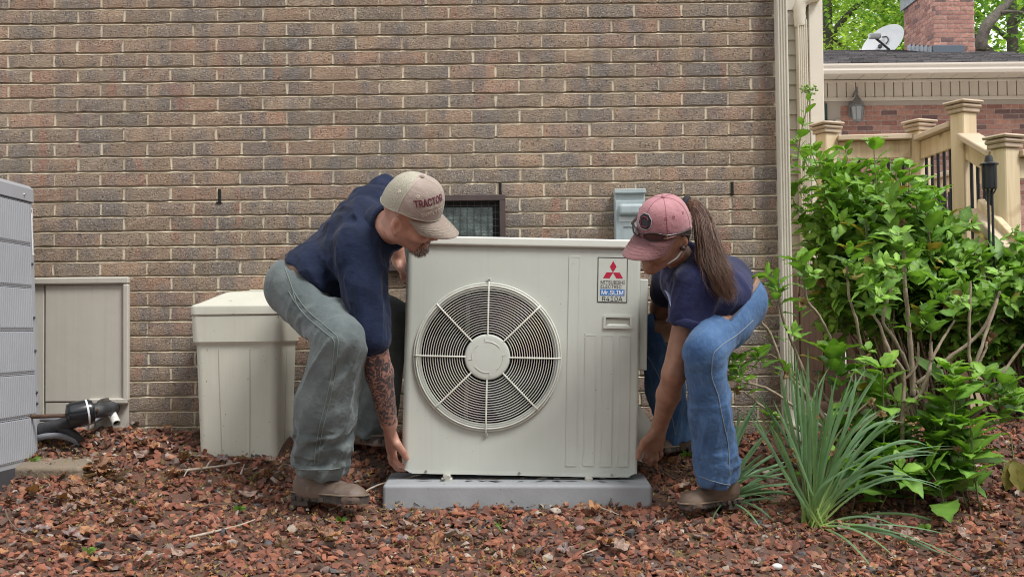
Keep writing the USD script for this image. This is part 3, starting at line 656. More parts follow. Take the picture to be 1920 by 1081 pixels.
def railing(a, b, drop, n, low=0.80, ends=0.06):
    """Top board, side rail, bottom rail and balusters between two posts."""
    a, b = np.asarray(a, float), np.asarray(b, float); u = unit(b - a); a2, b2 = a + u * ends, b - u * ends
    off = np.array([0, 0, -drop])
    obj('rail_cap', bar(a2 + off, b2 + off, 0.13, 0.034, bevel=0.005), rail_top, deck)
    obj('rail', bar(a2 + off - (0, 0, 0.075), b2 + off - (0, 0, 0.075), 0.038, 0.112, bevel=0.004), wood, deck)
    obj('rail', bar(a2 + off - (0, 0, low), b2 + off - (0, 0, low), 0.038, 0.085, bevel=0.004), wood, deck)
    for k in range(n):
        q = a2 + (b2 - a2) * (k + 0.5) / n + off
        obj('baluster', tube([q - (0, 0, 0.12), q - (0, 0, low)], 0.0105, 8), iron, deck)
railing(P0, P2, 0.035, 5)
dz = np.array([0, 0, 0.02])
railing(P2 - dz, P1 - dz, 0.03, 6)
railing(P1 - (0, 0, 0.07), P3 - (0, 0, -0.0), 0.045, 5)
railing(P3, P4, 0.03, 7)
# far stair rail, seen between the balusters
Q0, Q1 = P(1680, 352, 9.3), P(1900, 296, 8.6)
railing(Q0, Q1, 0.0, 14, 0.75)
post(P(1640, 352, 9.4), 0.4)
deck_z = P2[2] - 1.0
for k in range(10): obj('deck_board', box((2.3, 7.62 + 0.146 * k, deck_z), (1.4, 0.138, 0.032), 0.004), wood, deck)
obj('stringer', bar(P(1836, 398, 6.7), P(1905, 470, 6.1), 0.12, 0.05, bevel=0.005), rail_top, deck)
obj('stringer', bar(P(1836, 412, 6.74), P(1905, 490, 6.14), 0.04, 0.24, bevel=0.004), wood, deck)
skirt = mk('skirt_board', (0.13, 0.075, 0.05), 0.85, (0.085, 0.05, 0.034), 6, stretch=(8, 8, 1))
for k in range(26):
    x = 1.55 + k * 0.142; obj('skirt_board', box((x, 7.55, 0.58), (0.134, 0.022, deck_z + 0.05 - 0.10 if False else 0.9), 0.004), skirt, deck)
# black garden torch
gt = thing('garden_torch', 'black metal garden torch lantern on a stake before the stairs', 'lantern')
c = P(1855, 330, 6.0); tm = mk('torch_black', (0.014, 0.016, 0.018), 0.45)
obj('canister', lathe([(0, -0.065), (0.033, -0.065), (0.036, -0.055), (0.036, 0.055), (0, 0.055)], c, n=20), tm, gt, smooth=40)
obj('lid', lathe([(0, 0.10), (0.016, 0.10), (0.020, 0.085), (0.022, 0.070), (0.045, 0.060), (0.045, 0.055), (0, 0.055)], c, n=20), tm, gt, smooth=40)
for k in range(4):
    a = 0.4 + k * math.pi / 2; u = np.array([math.cos(a), math.sin(a), 0]); obj('rib', tube(curve([c + u * 0.040 + (0, 0, 0.06), c + u * 0.043, c + u * 0.041 + (0, 0, -0.06), c + u * 0.012 + (0, 0, -0.095)], 9), 0.0028, 5), tm, gt)
for dx in (-0.008, 0.012): obj('stake', tube([c + (dx, 0, -0.066), c + (dx * 1.2, 0.0, -1.05)], 0.0065, 8), tm, gt)

patio = obj('patio', box((5.0, 12.2, 0.30), (8.0, 6.8, 0.20), 0.01), mk('patio_concrete', (0.55, 0.52, 0.47), 0.9, (0.48, 0.45, 0.40), 3), kind='structure')

# ================================================================ trees beyond the house
leaf_far = [mk('tree_leaf_bright', (0.13, 0.24, 0.05), 0.6, tint=True, translucent=0.6, coord='pos', c2=(0.75, 0.85, 0.7), scale=1.2), mk('tree_leaf_deep', (0.06, 0.12, 0.03), 0.6, tint=True, translucent=0.5, c2=(0.7, 0.8, 0.7), scale=1.2)]
bark = mk('tree_bark', (0.15, 0.13, 0.11), 0.95, (0.09, 0.075, 0.065), 14, bump=(30, 0.8, 0.02))
def leaf_cards(pos, size, rng, droop=0.4):
    n = len(pos); a = rng.uniform(0, 2 * np.pi, n); t = rng.normal(-droop, 0.35, n)
    d = np.stack([np.cos(a) * np.cos(t), np.sin(a) * np.cos(t), np.sin(t)], 1); s = np.stack([-np.sin(a), np.cos(a), rng.normal(0, 0.35, n)], 1)
    L = (size * rng.uniform(0.7, 1.3, n))[:, None]; W = L * 0.36
    v = np.stack([pos, pos + d * L * 0.5 + s * W, pos + d * L, pos + d * L * 0.5 - s * W], 1).reshape(-1, 3)
    i = np.arange(n)[:, None] * 4
    return v, np.vstack([i + [0, 1, 2], i + [0, 2, 3]])
def tree(base, h, spread, rng, nl, ls, mat, col, label, limbs=9, lean=0.0, clump=0.55, group=None):
    t = thing('tree', label, 'tree', group=group); base = np.asarray(base, float)
    top = base + (lean * h, 0, h * 0.86)
    tr = curve([base, base + (lean * h * 0.3 + rng.normal(0, 0.1), 0, h * 0.35), top], 12)
    obj('trunk', tube(tr, np.linspace(h * 0.014, h * 0.005, 12), 9), bark, t, smooth=True)
    anchors = []
    for k in range(limbs):
        f = 0.28 + 0.68 * k / limbs; p = tr[int(f * 11)]; a = k * 2.4 + rng.uniform(-0.4, 0.4)
        R = spread * (1.05 - 0.55 * f) * rng.uniform(0.75, 1.1)
        e = p + (math.cos(a) * R, math.sin(a) * R, h * rng.uniform(0.05, 0.20)); mid = (p + e) / 2 + (0, 0, h * 0.02)
        lm_ = curve([p, mid, e], 9); obj('limb', tube(lm_, np.linspace(h * 0.006, h * 0.0015, 9), 6), bark, t, smooth=True)
        for s_ in (3, 5, 6, 7, 8):
            for _ in range(2): anchors.append(lm_[s_] + rng.normal(0, spread * 0.13, 3))
    anchors = np.array(anchors)
    n = nl; k = rng.integers(0, len(anchors), n)
    pos = anchors[k] + rng.normal(0, 1, (n, 3)) * np.array([clump, clump, clump * 0.55])
    v, f = leaf_cards(pos, ls, rng)
    shade = (rng.uniform(0.75, 1.3, len(anchors))[k] * rng.uniform(0.8, 1.2, n))[:, None] * np.asarray(col)
    obj('crown', (v, f), mat, t, tint=np.repeat(shade, 4, 0))
rng = RNG(31)
def tb(px, d, z=-0.2): q = P(px, 300, d); return (q[0], d, z)
tree(tb(1560, 24), 12.0, 3.6, rng, 24000, 0.10, leaf_far[0], (0.40, 0.52, 0.16), 'bright spring-green tree beyond the roof, leftmost beside the siding wing', group=None)
tree(tb(1660, 27), 13.0, 3.8, rng, 24000, 0.10, leaf_far[0], (0.42, 0.54, 0.18), 'pale green tree beyond the roof, behind the satellite dish')
tree(tb(1900, 22), 11.5, 3.6, rng, 16000, 0.11, leaf_far[1], (0.22, 0.38, 0.11), 'deep green tree with dark limbs to the right of the chimney')
tree(tb(1985, 26), 13.0, 4.0, rng, 12000, 0.12, leaf_far[0], (0.30, 0.44, 0.13), 'tall green tree at the far right edge beyond the roof')
tree(tb(1770, 34), 15.0, 4.8, rng, 12000, 0.17, leaf_far[0], (0.40, 0.52, 0.17), 'far green tree standing behind the brick chimney')
tree(tb(1530, 36), 15.0, 4.8, rng, 12000, 0.17, leaf_far[1], (0.32, 0.44, 0.15), 'far darker green tree seen just above the roof at the siding corner')
br = thing('bare_branch', 'dark slanting limb crossing before the leaves right of the chimney', 'branch')
obj('limb', tube(curve(PL([(1838, 95, 20), (1846, 55, 20), (1866, 30, 20.2), (1893, 0, 20.4), (1915, -40, 20.6)]), 14), np.linspace(0.11, 0.05, 14), 7), bark, br, smooth=True)
obj('twig', tube(curve(PL([(1872, 24, 20.2), (1900, 22, 20.1), (1935, 30, 20)]), 9), np.linspace(0.035, 0.01, 9), 5), bark, br, smooth=True)

# trees of the yard behind the photographer (they only shade and tint the light)
rng = RNG(71); Vy, Fy, oy = [], [], 0
for x in (-15, -9.5, -4, 2, 7.5, 13):
    y = -9.5 + rng.uniform(-1.5, 1.5); k = rng.normal(0, 1, (1500, 3)); k /= np.linalg.norm(k, axis=1, keepdims=True)
    v, f = leaf_cards(np.array((x, y, 5.6)) + k * np.array((3.2, 2.6, 4.4)) * rng.uniform(0.55, 1.0, (1500, 1)), 0.75, rng); Vy.append(v); Fy.append(f + oy); oy += len(v)
    m = tube([(x, y, -0.6), (x + 0.2, y, 3.5), (x, y, 7.5)], [0.24, 0.18, 0.08], 8); Vy.append(m.vertices); Fy.append(m.faces + oy); oy += len(m.vertices)
obj('yard_wood', (np.vstack(Vy), np.vstack(Fy)), mk('yard_leaf', (0.075, 0.13, 0.04), 0.6, translucent=0.3), tint=None, label='row of leafy yard trees behind the photographer', cat='wood', kind='stuff')

# ================================================================ concrete pad and heat pump unit
concrete = mk('pad_concrete', (0.31, 0.32, 0.335), 0.75, (0.27, 0.28, 0.295), 7, spots=((0.16, 0.14, 0.12), 45, 0.72), bump=(70, 0.25, 0.004))
pad = thing('equipment_pad', 'smooth grey concrete pad lying in the gravel under the big white unit', 'pad')
pl, pr_ = P(718, 940, 4.84), P(1224, 944, 4.80)
pt = P(970, 907, 4.83)[2]; pw = pr_[0] - pl[0]
h_ = 0.20; R = roty(0.012) @ rotx(0.045)
pc = np.array([(pl[0] + pr_[0]) / 2, 4.82 + 0.30, pt - h_ / 2 + 0.012])
obj('slab', move(soft((0, 0, 0), (pw, 0.60, h_), 0.014), R, pc), concrete, pad, smooth=40)
obj('dirt', cat_([move(trimesh.Trimesh(np.c_[RNG(k).normal(0, 1, (9, 2)) * (0.020, 0.009), RNG(k).uniform(0.0, 0.004, 9)]).convex_hull, rotz(k), P(x_, y_, 4.90) * (1, 1, 0) + (0, 0, pt + 0.011)) for k, (x_, y_) in enumerate([(800, 895), (830, 897), (905, 897), (925, 897), (1010, 898), (1045, 897), (1075, 899), (980, 899), (1130, 899), (1165, 900), (880, 897)])]), mk('wet_dirt', (0.03, 0.02, 0.014), 0.9), pad)

ivory = mk('ivory_enamel', (0.535, 0.555, 0.505), 0.38, (0.49, 0.51, 0.46), 2.2, streak=((0.40, 0.395, 0.33), 0.22), spots=((0.16, 0.13, 0.09), 95, 0.735))
ivory2 = mk('ivory_plain', (0.55, 0.57, 0.52), 0.38, (0.51, 0.53, 0.475), 4)
dark_in = mk('unit_inside', (0.006, 0.006, 0.008), 0.9, spec=0.1)
UW, UH, UD = 0.95, 0.905, 0.33
ub_l, ub_r = P(752, 879, 4.936), P(1195, 888, 4.936)
tilt = math.atan2(ub_l[2] - ub_r[2], ub_r[0] - ub_l[0])
RU = roty(tilt)
ul = thing('heat_pump', 'big ivory outdoor heat pump unit with round fan grille held by two workers', 'air conditioner')
sc_ = (np.linalg.norm(ub_r - ub_l)) / UW
def U(m): return move(m, RU * sc_, ub_l)
def up(name, m, mat, parent=None, **k): return obj(name, U(m), mat, parent or ul, **k)
fx, fz, fr = 0.338, 0.457, 0.2785
r_ = 0.028
win = Point(fx, fz).buffer(fr, 64)
up('front_panel', prism(sbox(r_, 0, UW - 0.012, UH).difference(win), 0.010), ivory)
ang = np.linspace(0, math.pi / 2, 9)
lp = Polygon([(r_ - r_ * math.sin(a), r_ - r_ * math.cos(a)) for a in ang] + [(0, UD), (0.008, UD), (0.008, r_)] + [(r_ - (r_ - 0.008) * math.sin(a), r_ - (r_ - 0.008) * math.cos(a)) for a in ang[::-1]])
m = trimesh.creation.extrude_polygon(lp, UH, engine='earcut'); up('side_panel', m, ivory, smooth=35)
rp = Polygon([(UW - 0.012 + 0.012 * math.sin(a), 0.012 - 0.012 * math.cos(a)) for a in ang] + [(UW, UD), (UW - 0.008, UD), (UW - 0.008, 0.011), (UW - 0.012, 0.010)])
m = trimesh.creation.extrude_polygon(rp, UH, engine='earcut'); up('side_panel', m, ivory, smooth=35)
up('back_coil', box((UW / 2, UD - 0.01, UH / 2), (UW - 0.02, 0.018, UH - 0.02)), mk('coil_fins', (0.010, 0.011, 0.015), 0.7, spec=0.1), )
up('lining', cat_([box((UW / 2, UD / 2, 0.006), (UW - 0.02, UD - 0.04, 0.010)), box((0.62 + 0.035, UD / 2, UH / 2), (0.008, UD - 0.06, UH - 0.03)), box((0.013, UD / 2, UH / 2), (0.006, UD - 0.08, UH - 0.03))]), dark_in)
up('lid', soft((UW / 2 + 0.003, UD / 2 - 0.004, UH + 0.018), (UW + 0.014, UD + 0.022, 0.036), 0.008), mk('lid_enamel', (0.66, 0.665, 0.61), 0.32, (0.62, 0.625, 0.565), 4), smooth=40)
up('base_flange', cat_([prism(Polygon([(0.012, 0), (0.045, -0.016), (UW - 0.045, -0.016), (UW - 0.012, 0)]), 0.006), box((UW / 2, UD / 2, -0.009), (UW - 0.06, UD - 0.02, 0.012))]), ivory2)
zincm = mk('screw_metal', (0.36, 0.35, 0.32), 0.35, metallic=0.8)
for x in (0.10, 0.475, 0.848): up('screw', lathe([(0, -0.004), (0.005, -0.004), (0.0055, 0), (0, 0)], (x, -0.001, -0.006), (0, 1, 0), 10), zincm)
for x in (0.185, 0.755):
    up('foot', cat_([soft((x, 0.02, -0.040), (0.046, 0.10, 0.026), 0.008), box((x, 0.05, -0.024), (0.030, 0.16, 0.020), 0.004)]), mk('galvanised', (0.48, 0.47, 0.43), 0.4, (0.35, 0.33, 0.28), 30), smooth=40)
# bell mouth and fan
up('bell_mouth', lathe([(fr + 0.018, -0.006), (fr + 0.012, -0.010), (fr + 0.004, -0.006), (fr - 0.003, 0.006), (fr - 0.006, 0.08), (fr + 0.002, 0.08), (fr + 0.004, 0.002), (fr + 0.018, -0.001), (fr + 0.018, -0.006)], (fx, 0, fz), (0, 1, 0), 72), ivory2, smooth=40)
fm = mk('fan_plastic', (0.008, 0.009, 0.012), 0.5, spec=0.25)
fan = up('fan', lathe([(0, 0.05), (0.055, 0.05), (0.062, 0.06), (0.062, 0.13), (0, 0.13)], (fx, 0, fz), (0, 1, 0), 24), fm, smooth=40)
for k in range(3):
    a0 = 0.5 + k * 2.094; V, Fb = [], []
    for i in range(8):
        for j in range(6):
            a = a0 + i / 7 * 1.25; rr = 0.06 + (0.262 - 0.06) * j / 5; a += 0.25 * (j / 5) ** 2
            V.append((fx + rr * math.cos(a), 0.045 + 0.085 * i / 7 + 0.012 * math.sin(i), fz + rr * math.sin(a)))
    for i in range(7):
        for j in range(5): p = i * 6 + j; Fb += [[p, p + 1, p + 7], [p, p + 7, p + 6]]
    b = trimesh.Trimesh(V, Fb, process=False); b2 = b.copy(); b2.vertices += (0, 0.004, 0); b2.invert(); up('fan_blade', cat_([b, b2]), fm, fan, smooth=True)
up('motor_bracket', cat_([box((fx - 0.09, 0.20, fz), (0.016, 0.014, 0.82)), box((fx + 0.09, 0.20, fz), (0.016, 0.014, 0.82)), lathe([(0, 0.14), (0.06, 0.14), (0.06, 0.24), (0, 0.24)], (fx, 0, fz), (0, 1, 0), 20)]), mk('bracket_grey', (0.03, 0.033, 0.038), 0.5))
# wire grille: rings, spokes, hub
wire = mk('grille_wire', (0.74, 0.75, 0.69), 0.35, (0.62, 0.62, 0.55), 18)
gr = up('grille_hub', lathe([(0, -0.034), (0.078, -0.034), (0.088, -0.031), (0.092, -0.024), (0.092, -0.016), (0, -0.016)], (fx, 0, fz), (0, 1, 0), 56), ivory2, smooth=30)
gy = lambda r: -0.026 + 0.010 * max(0, (r - 0.20) / 0.085) ** 2
for k in range(20):
    rr = 0.102 + k * (0.287 - 0.102) / 19
    up('ring', trimesh.creation.torus(rr, 0.0014 if k < 19 else 0.003, 80, 5, transform=np.vstack([np.hstack([rotx(math.pi / 2), [[fx], [gy(rr)], [fz]]]), [0, 0, 0, 1]])), wire, gr, smooth=True)
up('ring', trimesh.creation.torus(0.296, 0.003, 80, 6, transform=np.vstack([np.hstack([rotx(math.pi / 2), [[fx], [-0.008], [fz]]]), [0, 0, 0, 1]])), wire, gr, smooth=True)
for k in range(8):
    a = math.pi / 2 + k * math.pi / 4; ro = 0.312 if k in (0, 4) else 0.297
    rs = np.array([0.088, 0.16, 0.22, 0.26, 0.285, ro])
    up('spoke', tube([(fx + r * math.cos(a), gy(min(r, 0.29)) - 0.0032 + (0.012 if r > 0.29 else 0), fz + r * math.sin(a)) for r in rs], 0.0034, 7), wire, gr, smooth=True)
    if k in (0, 4):
        c = (fx + 0.309 * math.cos(a), -0.004, fz + 0.309 * math.sin(a))
        up('grille_tab', lathe([(0.003, -0.005), (0.0095, -0.005), (0.0105, 0.0), (0.003, 0.0)], c, (0, 1, 0), 16), ivory2, gr)
        up('screw', lathe([(0, -0.009), (0.005, -0.009), (0.006, -0.005), (0, -0.005)], c, (0, 1, 0), 10), zincm, gr)
# raised ring with four ticks on the hub
arcs = []
for k in range(4):
    a0 = math.radians(100 + 90 * k); aa = np.linspace(a0, a0 - math.radians(62), 14)
    arcs.append(tube([(fx + 0.062 * math.cos(a), -0.0345, fz + 0.062 * math.sin(a)) for a in aa], 0.0016, 5))
    arcs.append(tube([(fx + r * math.cos(a0 - 0.03), -0.0345, fz + r * math.sin(a0 - 0.03)) for r in (0.060, 0.075)], 0.0016, 5))
up('hub_relief', cat_(arcs), ivory2, gr)
# embossed ribs
def emboss(x0, x1, z0, z1):
    o = sbox(x0, z0, x1, z1).buffer(0.002); i = sbox(x0 + 0.004, z0 + 0.004, x1 - 0.004, z1 - 0.004).buffer(0.002)
    return cat_([move(prism(o, 0.0020), t=(0, -0.0020, 0)), move(prism(o.difference(i), 0.0008), t=(0, -0.0028, 0))])
up('embossed_rib', emboss(0.662, 0.703, 0.028, 0.868), ivory)
for a, b in ((0.733, 0.773), (0.802, 0.842), (0.871, 0.911)): up('embossed_rib', emboss(a, b, 0.030, 0.553), ivory)
# hand hold
hx0, hx1, hz0, hz1 = 0.806, 0.916, 0.585, 0.632
fr_ = sbox(hx0, hz0, hx1, hz1).buffer(0.003); inn = sbox(hx0 + 0.009, hz0 + 0.009, hx1 - 0.009, hz1 - 0.009).buffer(0.003)
hh = up('hand_hold', move(prism(fr_.difference(inn), 0.006), t=(0, -0.006, 0)), ivory2)
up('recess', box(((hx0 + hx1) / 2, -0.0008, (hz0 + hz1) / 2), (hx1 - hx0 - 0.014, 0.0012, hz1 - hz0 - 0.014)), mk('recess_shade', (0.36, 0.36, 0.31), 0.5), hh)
up('recess_floor', trimesh.Trimesh([(hx0 + 0.007, -0.0015, hz0 + 0.007), (hx1 - 0.007, -0.0015, hz0 + 0.007), (hx1 - 0.007, -0.0055, hz0 + 0.007), (hx0 + 0.007, -0.0055, hz0 + 0.007), (hx0 + 0.02, -0.0015, hz0 + 0.016), (hx1 - 0.02, -0.0015, hz0 + 0.016)]).convex_hull, ivory2, hh)
# badge: outlined sticker, three red diamonds and lettering
lx0, lx1, lz0, lz1 = 0.777, 0.896, 0.688, 0.868
ink = mk('badge_black', (0.02, 0.02, 0.022), 0.5); red = mk('badge_red', (0.42, 0.012, 0.045), 0.4); blue = mk('badge_blue', (0.05, 0.17, 0.45), 0.4)
badge = up('badge', box(((lx0 + lx1) / 2, -0.0006, (lz0 + lz1) / 2), (lx1 - lx0, 0.0012, lz1 - lz0)), ivory2)
fo = sbox(lx0, lz0, lx1, lz1).buffer(0.001); fi = sbox(lx0 + 0.002, lz0 + 0.002, lx1 - 0.002, lz1 - 0.002)
up('outline', move(prism(fo.difference(fi), 0.0006), t=(0, -0.0018, 0)), ink, badge)
cxb = (lx0 + lx1) / 2 + 0.002; cz = lz1 - 0.0600; a_ = 0.0270
for ang_ in (90, 210, 330):
    d = np.array([math.cos(math.radians(ang_)), math.sin(math.radians(ang_))])
    def rot_(v, t): c, s = math.cos(t), math.sin(t); return np.array([v[0] * c - v[1] * s, v[0] * s + v[1] * c])
    p1, p2 = rot_(d, math.radians(30)) * a_, rot_(d, -math.radians(30)) * a_
    q = np.array([(0, 0), p1, p1 + p2, p2]) + (cxb, cz)
    up('red_diamond', move(prism(Polygon(q), 0.0007), t=(0, -0.0019, 0)), red, badge)
def tx(t, h, x, z, mat, w, b=False): up('lettering', lay_text(t, h, (x, -0.0012, z), (1, 0, 0), (0, 0, 1), 0.0008, b, w), mat, badge)
tx('MITSUBISHI', 0.0135, lx0 + 0.011, lz0 + 0.0735, ink, 0.097)
tx('ELECTRIC', 0.0135, lx0 + 0.011, lz0 + 0.0560, ink, 0.084)
up('blue_field', move(prism(sbox(lx0 + 0.010, lz0 + 0.026, lx1 - 0.010, lz0 + 0.0515), 0.0005), t=(0, -0.0017, 0)), blue, badge)
up('lettering', lay_text('Mr.SLIM', 0.0165, (lx0 + 0.014, -0.0017, lz0 + 0.0305), (1, 0, 0), (0, 0, 1), 0.0008, True, 0.088), mk('badge_white', (0.72, 0.74, 0.76), 0.4), badge)
tx('R410A', 0.0180, lx0 + 0.017, lz0 + 0.0045, ink, 0.082, False)
# covers on the right side
up('service_cover', soft((UW + 0.016, 0.17, 0.60), (0.036, 0.30, 0.37), 0.006), ivory, smooth=40)
vc = Polygon([(UW - 0.002, 0.05), (UW + 0.055, 0.035), (UW + 0.062, 0.20), (UW + 0.008, 0.275), (UW - 0.002, 0.275)])
m = prism(vc, 0.16); m.vertices[:, 1] += 0.055; up('valve_cover', m, ivory)

# ================================================================ salt bin
bin_m = mk('bin_plastic', (0.585, 0.58, 0.50), 0.42, (0.53, 0.525, 0.445), 3, streak=((0.40, 0.38, 0.30), 0.28), spots=((0.22, 0.18, 0.12), 60, 0.72))
bn = thing('storage_bin', 'cream plastic storage bin with overhanging lid, standing behind the crouching man', 'bin')
gb_ = hit(445, 864); BY = gb_[1] + 0.02; RB = rotz(-0.075)
bx0, bx1 = P(357, 600, BY)[0], P(527, 600, BY)[0]; bw = (bx1 - bx0) * 1.0; bd = 0.34
bc = np.array([(bx0 + bx1) / 2 + 0.012, BY + bd / 2, 0])
zb_ = gb_[2] - 0.01; zrb, zrt, zlid = P(440, 640, BY)[2], P(440, 590, BY)[2], P(440, 571, BY)[2]
def rr_poly(w, d, r): return sbox(-w / 2 + r, -d / 2 + r, w / 2 - r, d / 2 - r).buffer(r, 6)
def loft(secs):
    """Stack of rounded rectangles (w, d, r, z[, dx])."""
    V, Fc, n = [], [], None
    for s in secs:
        w, d, r, z = s[:4]; p = np.array(rr_poly(w, d, r).exterior.coords)[:-1]; n = len(p)
        V.append(np.c_[p[:, 0] + (s[4] if len(s) > 4 else 0), p[:, 1], np.full(n, z)])
    for i in range(len(secs) - 1):
        for j in range(n): a, b = i * n + j, i * n + (j + 1) % n; Fc += [[a, b, b + n], [a, b + n, a + n]]
    V = np.vstack(V); o = len(V); V = np.vstack([V, V[:n].mean(0), V[-n:].mean(0)])
    for j in range(n): Fc += [[o, (j + 1) % n, j], [o + 1, (len(secs) - 1) * n + j, (len(secs) - 1) * n + (j + 1) % n]]
    m = trimesh.Trimesh(V, Fc, process=False)
    if m.volume < 0: m.invert()
    return m
Bm = lambda m: move(m, RB, bc)
w0, w1 = bw * 0.86, bw * 0.985
obj('body', Bm(loft([(w0, bd * 0.88, 0.03, zb_ - 0.03), (w0, bd * 0.88, 0.03, zb_), (w1 * 0.955, bd * 0.97, 0.035, zrb - 0.016), (bw, bd + 0.015, 0.035, zrb), (bw + 0.004, bd + 0.02, 0.03, zrt - 0.004)])), bin_m, bn, smooth=28)
for fx_, hb in ((-0.20, 1), (0.16, 1)):
    obj('seam', Bm(bar((fx_ * w0, -bd * 0.44 - 0.0005, zb_), (fx_ * w1, -bd * 0.482 - 0.0005, zrb - 0.03), 0.004, 0.004, up=(0, 1, 0), bevel=0.001)), mk('seam_shade', (0.42, 0.41, 0.34), 0.5), bn)
obj('seam', Bm(bar((w0 / 2 + 0.0006, -0.02, zb_), (w1 * 0.955 / 2 + 0.0006, -0.02, zrb - 0.03), 0.004, 0.004, up=(1, 0, 0), bevel=0.001)), _mats['seam_shade'], bn)
lidm = obj('lid', Bm(loft([(bw + 0.002, bd + 0.018, 0.03, zrt - 0.0015), (bw + 0.012, bd + 0.028, 0.032, zrt + 0.004), (bw + 0.012, bd + 0.028, 0.032, zlid - 0.010), (bw + 0.008, bd + 0.024, 0.032, zlid - 0.003), (bw - 0.004, bd + 0.012, 0.03, zlid + 0.002), (bw * 0.93, bd * 0.90, 0.03, zlid + 0.009, 0.006), (bw * 0.66, bd * 0.60, 0.024, zlid + 0.047, 0.036), (bw * 0.58, bd * 0.52, 0.02, zlid + 0.056, 0.042), (bw * 0.50, bd * 0.44, 0.02, zlid + 0.059, 0.043)])), bin_m, bn, smooth=40)
obj('hinge_tray', Bm(soft((0.07, 0, zlid + 0.062), (0.10, 0.08, 0.012), 0.004)), bin_m, lidm, smooth=40)

# ================================================================ grey condenser at the left edge
grey = mk('condenser_grey', (0.33, 0.34, 0.365), 0.42, (0.30, 0.31, 0.333), 3, streak=((0.28, 0.29, 0.31), 0.22))
cd = thing('condenser', 'tall grey louvered condenser unit cut off by the left edge of the picture', 'air conditioner')
yb, yf_ = 5.38, 4.62
cr_top, cr_bot = P(61, 352, yb), P(79, 862, yb)
lean = (cr_bot[0] - cr_top[0]) / (cr_top[2] - cr_bot[2])
H = cr_top[2] - cr_bot[2]
ox = P(80, 862, yb)[0] + 0.012
Wc, Dc = 0.78, yb - yf_
def C(m):
    v = m.vertices.copy(); v[:, 0] = v[:, 0] - lean * v[:, 2]; m = m.copy(); m.vertices = v
    return move(m, rotz(-0.035), (ox, yb, cr_bot[2]))
r_c = 0.055
obj('cabinet', C(loft([(Wc, Dc, r_c, 0.0), (Wc, Dc, r_c, H - 0.075)]).apply_translation((-Wc / 2, -Dc / 2, 0))), grey, cd, smooth=30)
obj('lid', C(loft([(Wc - 0.01, Dc - 0.01, r_c, H - 0.0735), (Wc + 0.014, Dc + 0.014, r_c + 0.006, H - 0.068), (Wc + 0.014, Dc + 0.014, r_c + 0.006, H - 0.015), (Wc - 0.01, Dc - 0.01, r_c, H)]).apply_translation((-Wc / 2, -Dc / 2, 0))), grey, cd, smooth=30)
obj('base', C(loft([(Wc + 0.004, Dc + 0.004, r_c, -0.09), (Wc + 0.004, Dc + 0.004, r_c, -0.001)]).apply_translation((-Wc / 2, -Dc / 2, 0))), mk('condenser_base', (0.055, 0.055, 0.062), 0.6), cd, smooth=30)
nr = 6; ph = (H - 0.075) / nr; slot_m = mk('slot_dark', (0.02, 0.02, 0.025), 0.8)
for k in range(nr):
    z0_, z1_ = 0.02 + k * ph * 0.985, (k + 1) * ph * 0.985 + 0.016
    ribs = []; n = 34
    for j in range(n):
        y = -0.095 - j * (Dc - 0.17) / n; ribs.append(box((0.0035, y, (z0_ + z1_) / 2), (0.0075, 0.0105, z1_ - z0_ - 0.010), 0.003))
    lp_ = obj('louver_panel', C(box((0.001, -Dc / 2 - 0.01, (z0_ + z1_) / 2), (0.003, Dc - 0.15, z1_ - z0_), 0.001)), grey, cd)
    obj('louver_ribs', C(cat_(ribs)), grey, lp_)
    obj('louver_slots', C(cat_([box((0.0025, -0.095 - j * (Dc - 0.17) / n, z1_ - 0.004), (0.006, 0.0065, 0.0035)) for j in range(n)])), slot_m, lp_)
for z in (H * 0.21, H * 0.25, H * 0.40, H * 0.52, H * 0.715): obj('screw', C(lathe([(0, 0), (0.007, 0), (0.005, 0.006), (0, 0.007)], (0.001, -0.072, z), (1, 0, 0), 8)), mk('screw_dark', (0.03, 0.03, 0.05), 0.4), cd)
obj('screw', C(lathe([(0, 0), (0.007, 0), (0.005, 0.006), (0, 0.007)], (0.007, -0.14, H - 0.045), (1, 0, 0), 8)), mk('screw_bright', (0.5, 0.5, 0.52), 0.3, metallic=0.8), cd)
lab_z0, lab_z1 = H - 0.30, H - 0.095
A_ = np.array([0.004, -0.055, 0]); 
ca = math.pi / 4
def corner(s): # point on the rounded far corner, s in 0..1
    a = -0.15 + s * 1.2
    return np.array([-r_c + (r_c + 0.0015) * math.cos(a), -r_c + (r_c + 0.0015) * math.sin(a), 0]) 
lv, lf = [], []
for i in range(9):
    for z in (lab_z0, lab_z1): lv.append(corner(i / 8) + (0, 0, z))
for i in range(8): lf += [[2 * i, 2 * i + 2, 2 * i + 3], [2 * i, 2 * i + 3, 2 * i + 1]]
lab = obj('label', C(trimesh.Trimesh(lv, lf, process=False)), mk('label_white', (0.72, 0.72, 0.74), 0.4), cd)
prt = [box(corner(0.28) * 1.0 + (0.001, 0, lab_z1 - 0.045 - k * 0.0085), (0.0012, 0.016 * RNG(k).uniform(0.4, 1.0), 0.0028), 0, rotz(0.15)) for k in range(18)]
prt.append(lay_text('EN', 0.014, corner(0.02) + (0.0015, 0, lab_z1 - 0.02), (-0.2, 1, 0), (0, 0, 1), 0.001, True, 0.032))
obj('print', C(cat_(prt)), ink, lab)
old = thing('old_pad', 'weathered concrete pad edge under the grey condenser', 'pad')
q = hit(132, 866)
obj('slab', move(soft((0, 0, 0), (0.36, 0.30, 0.12), 0.02), rotz(-0.1) @ rotx(0.12), (q[0] - 0.07, q[1] + 0.02, q[2] - 0.046)), mk('old_concrete', (0.22, 0.175, 0.125), 0.9, (0.20, 0.16, 0.12), 9, bump=(50, 0.6, 0.01)), old, smooth=40)

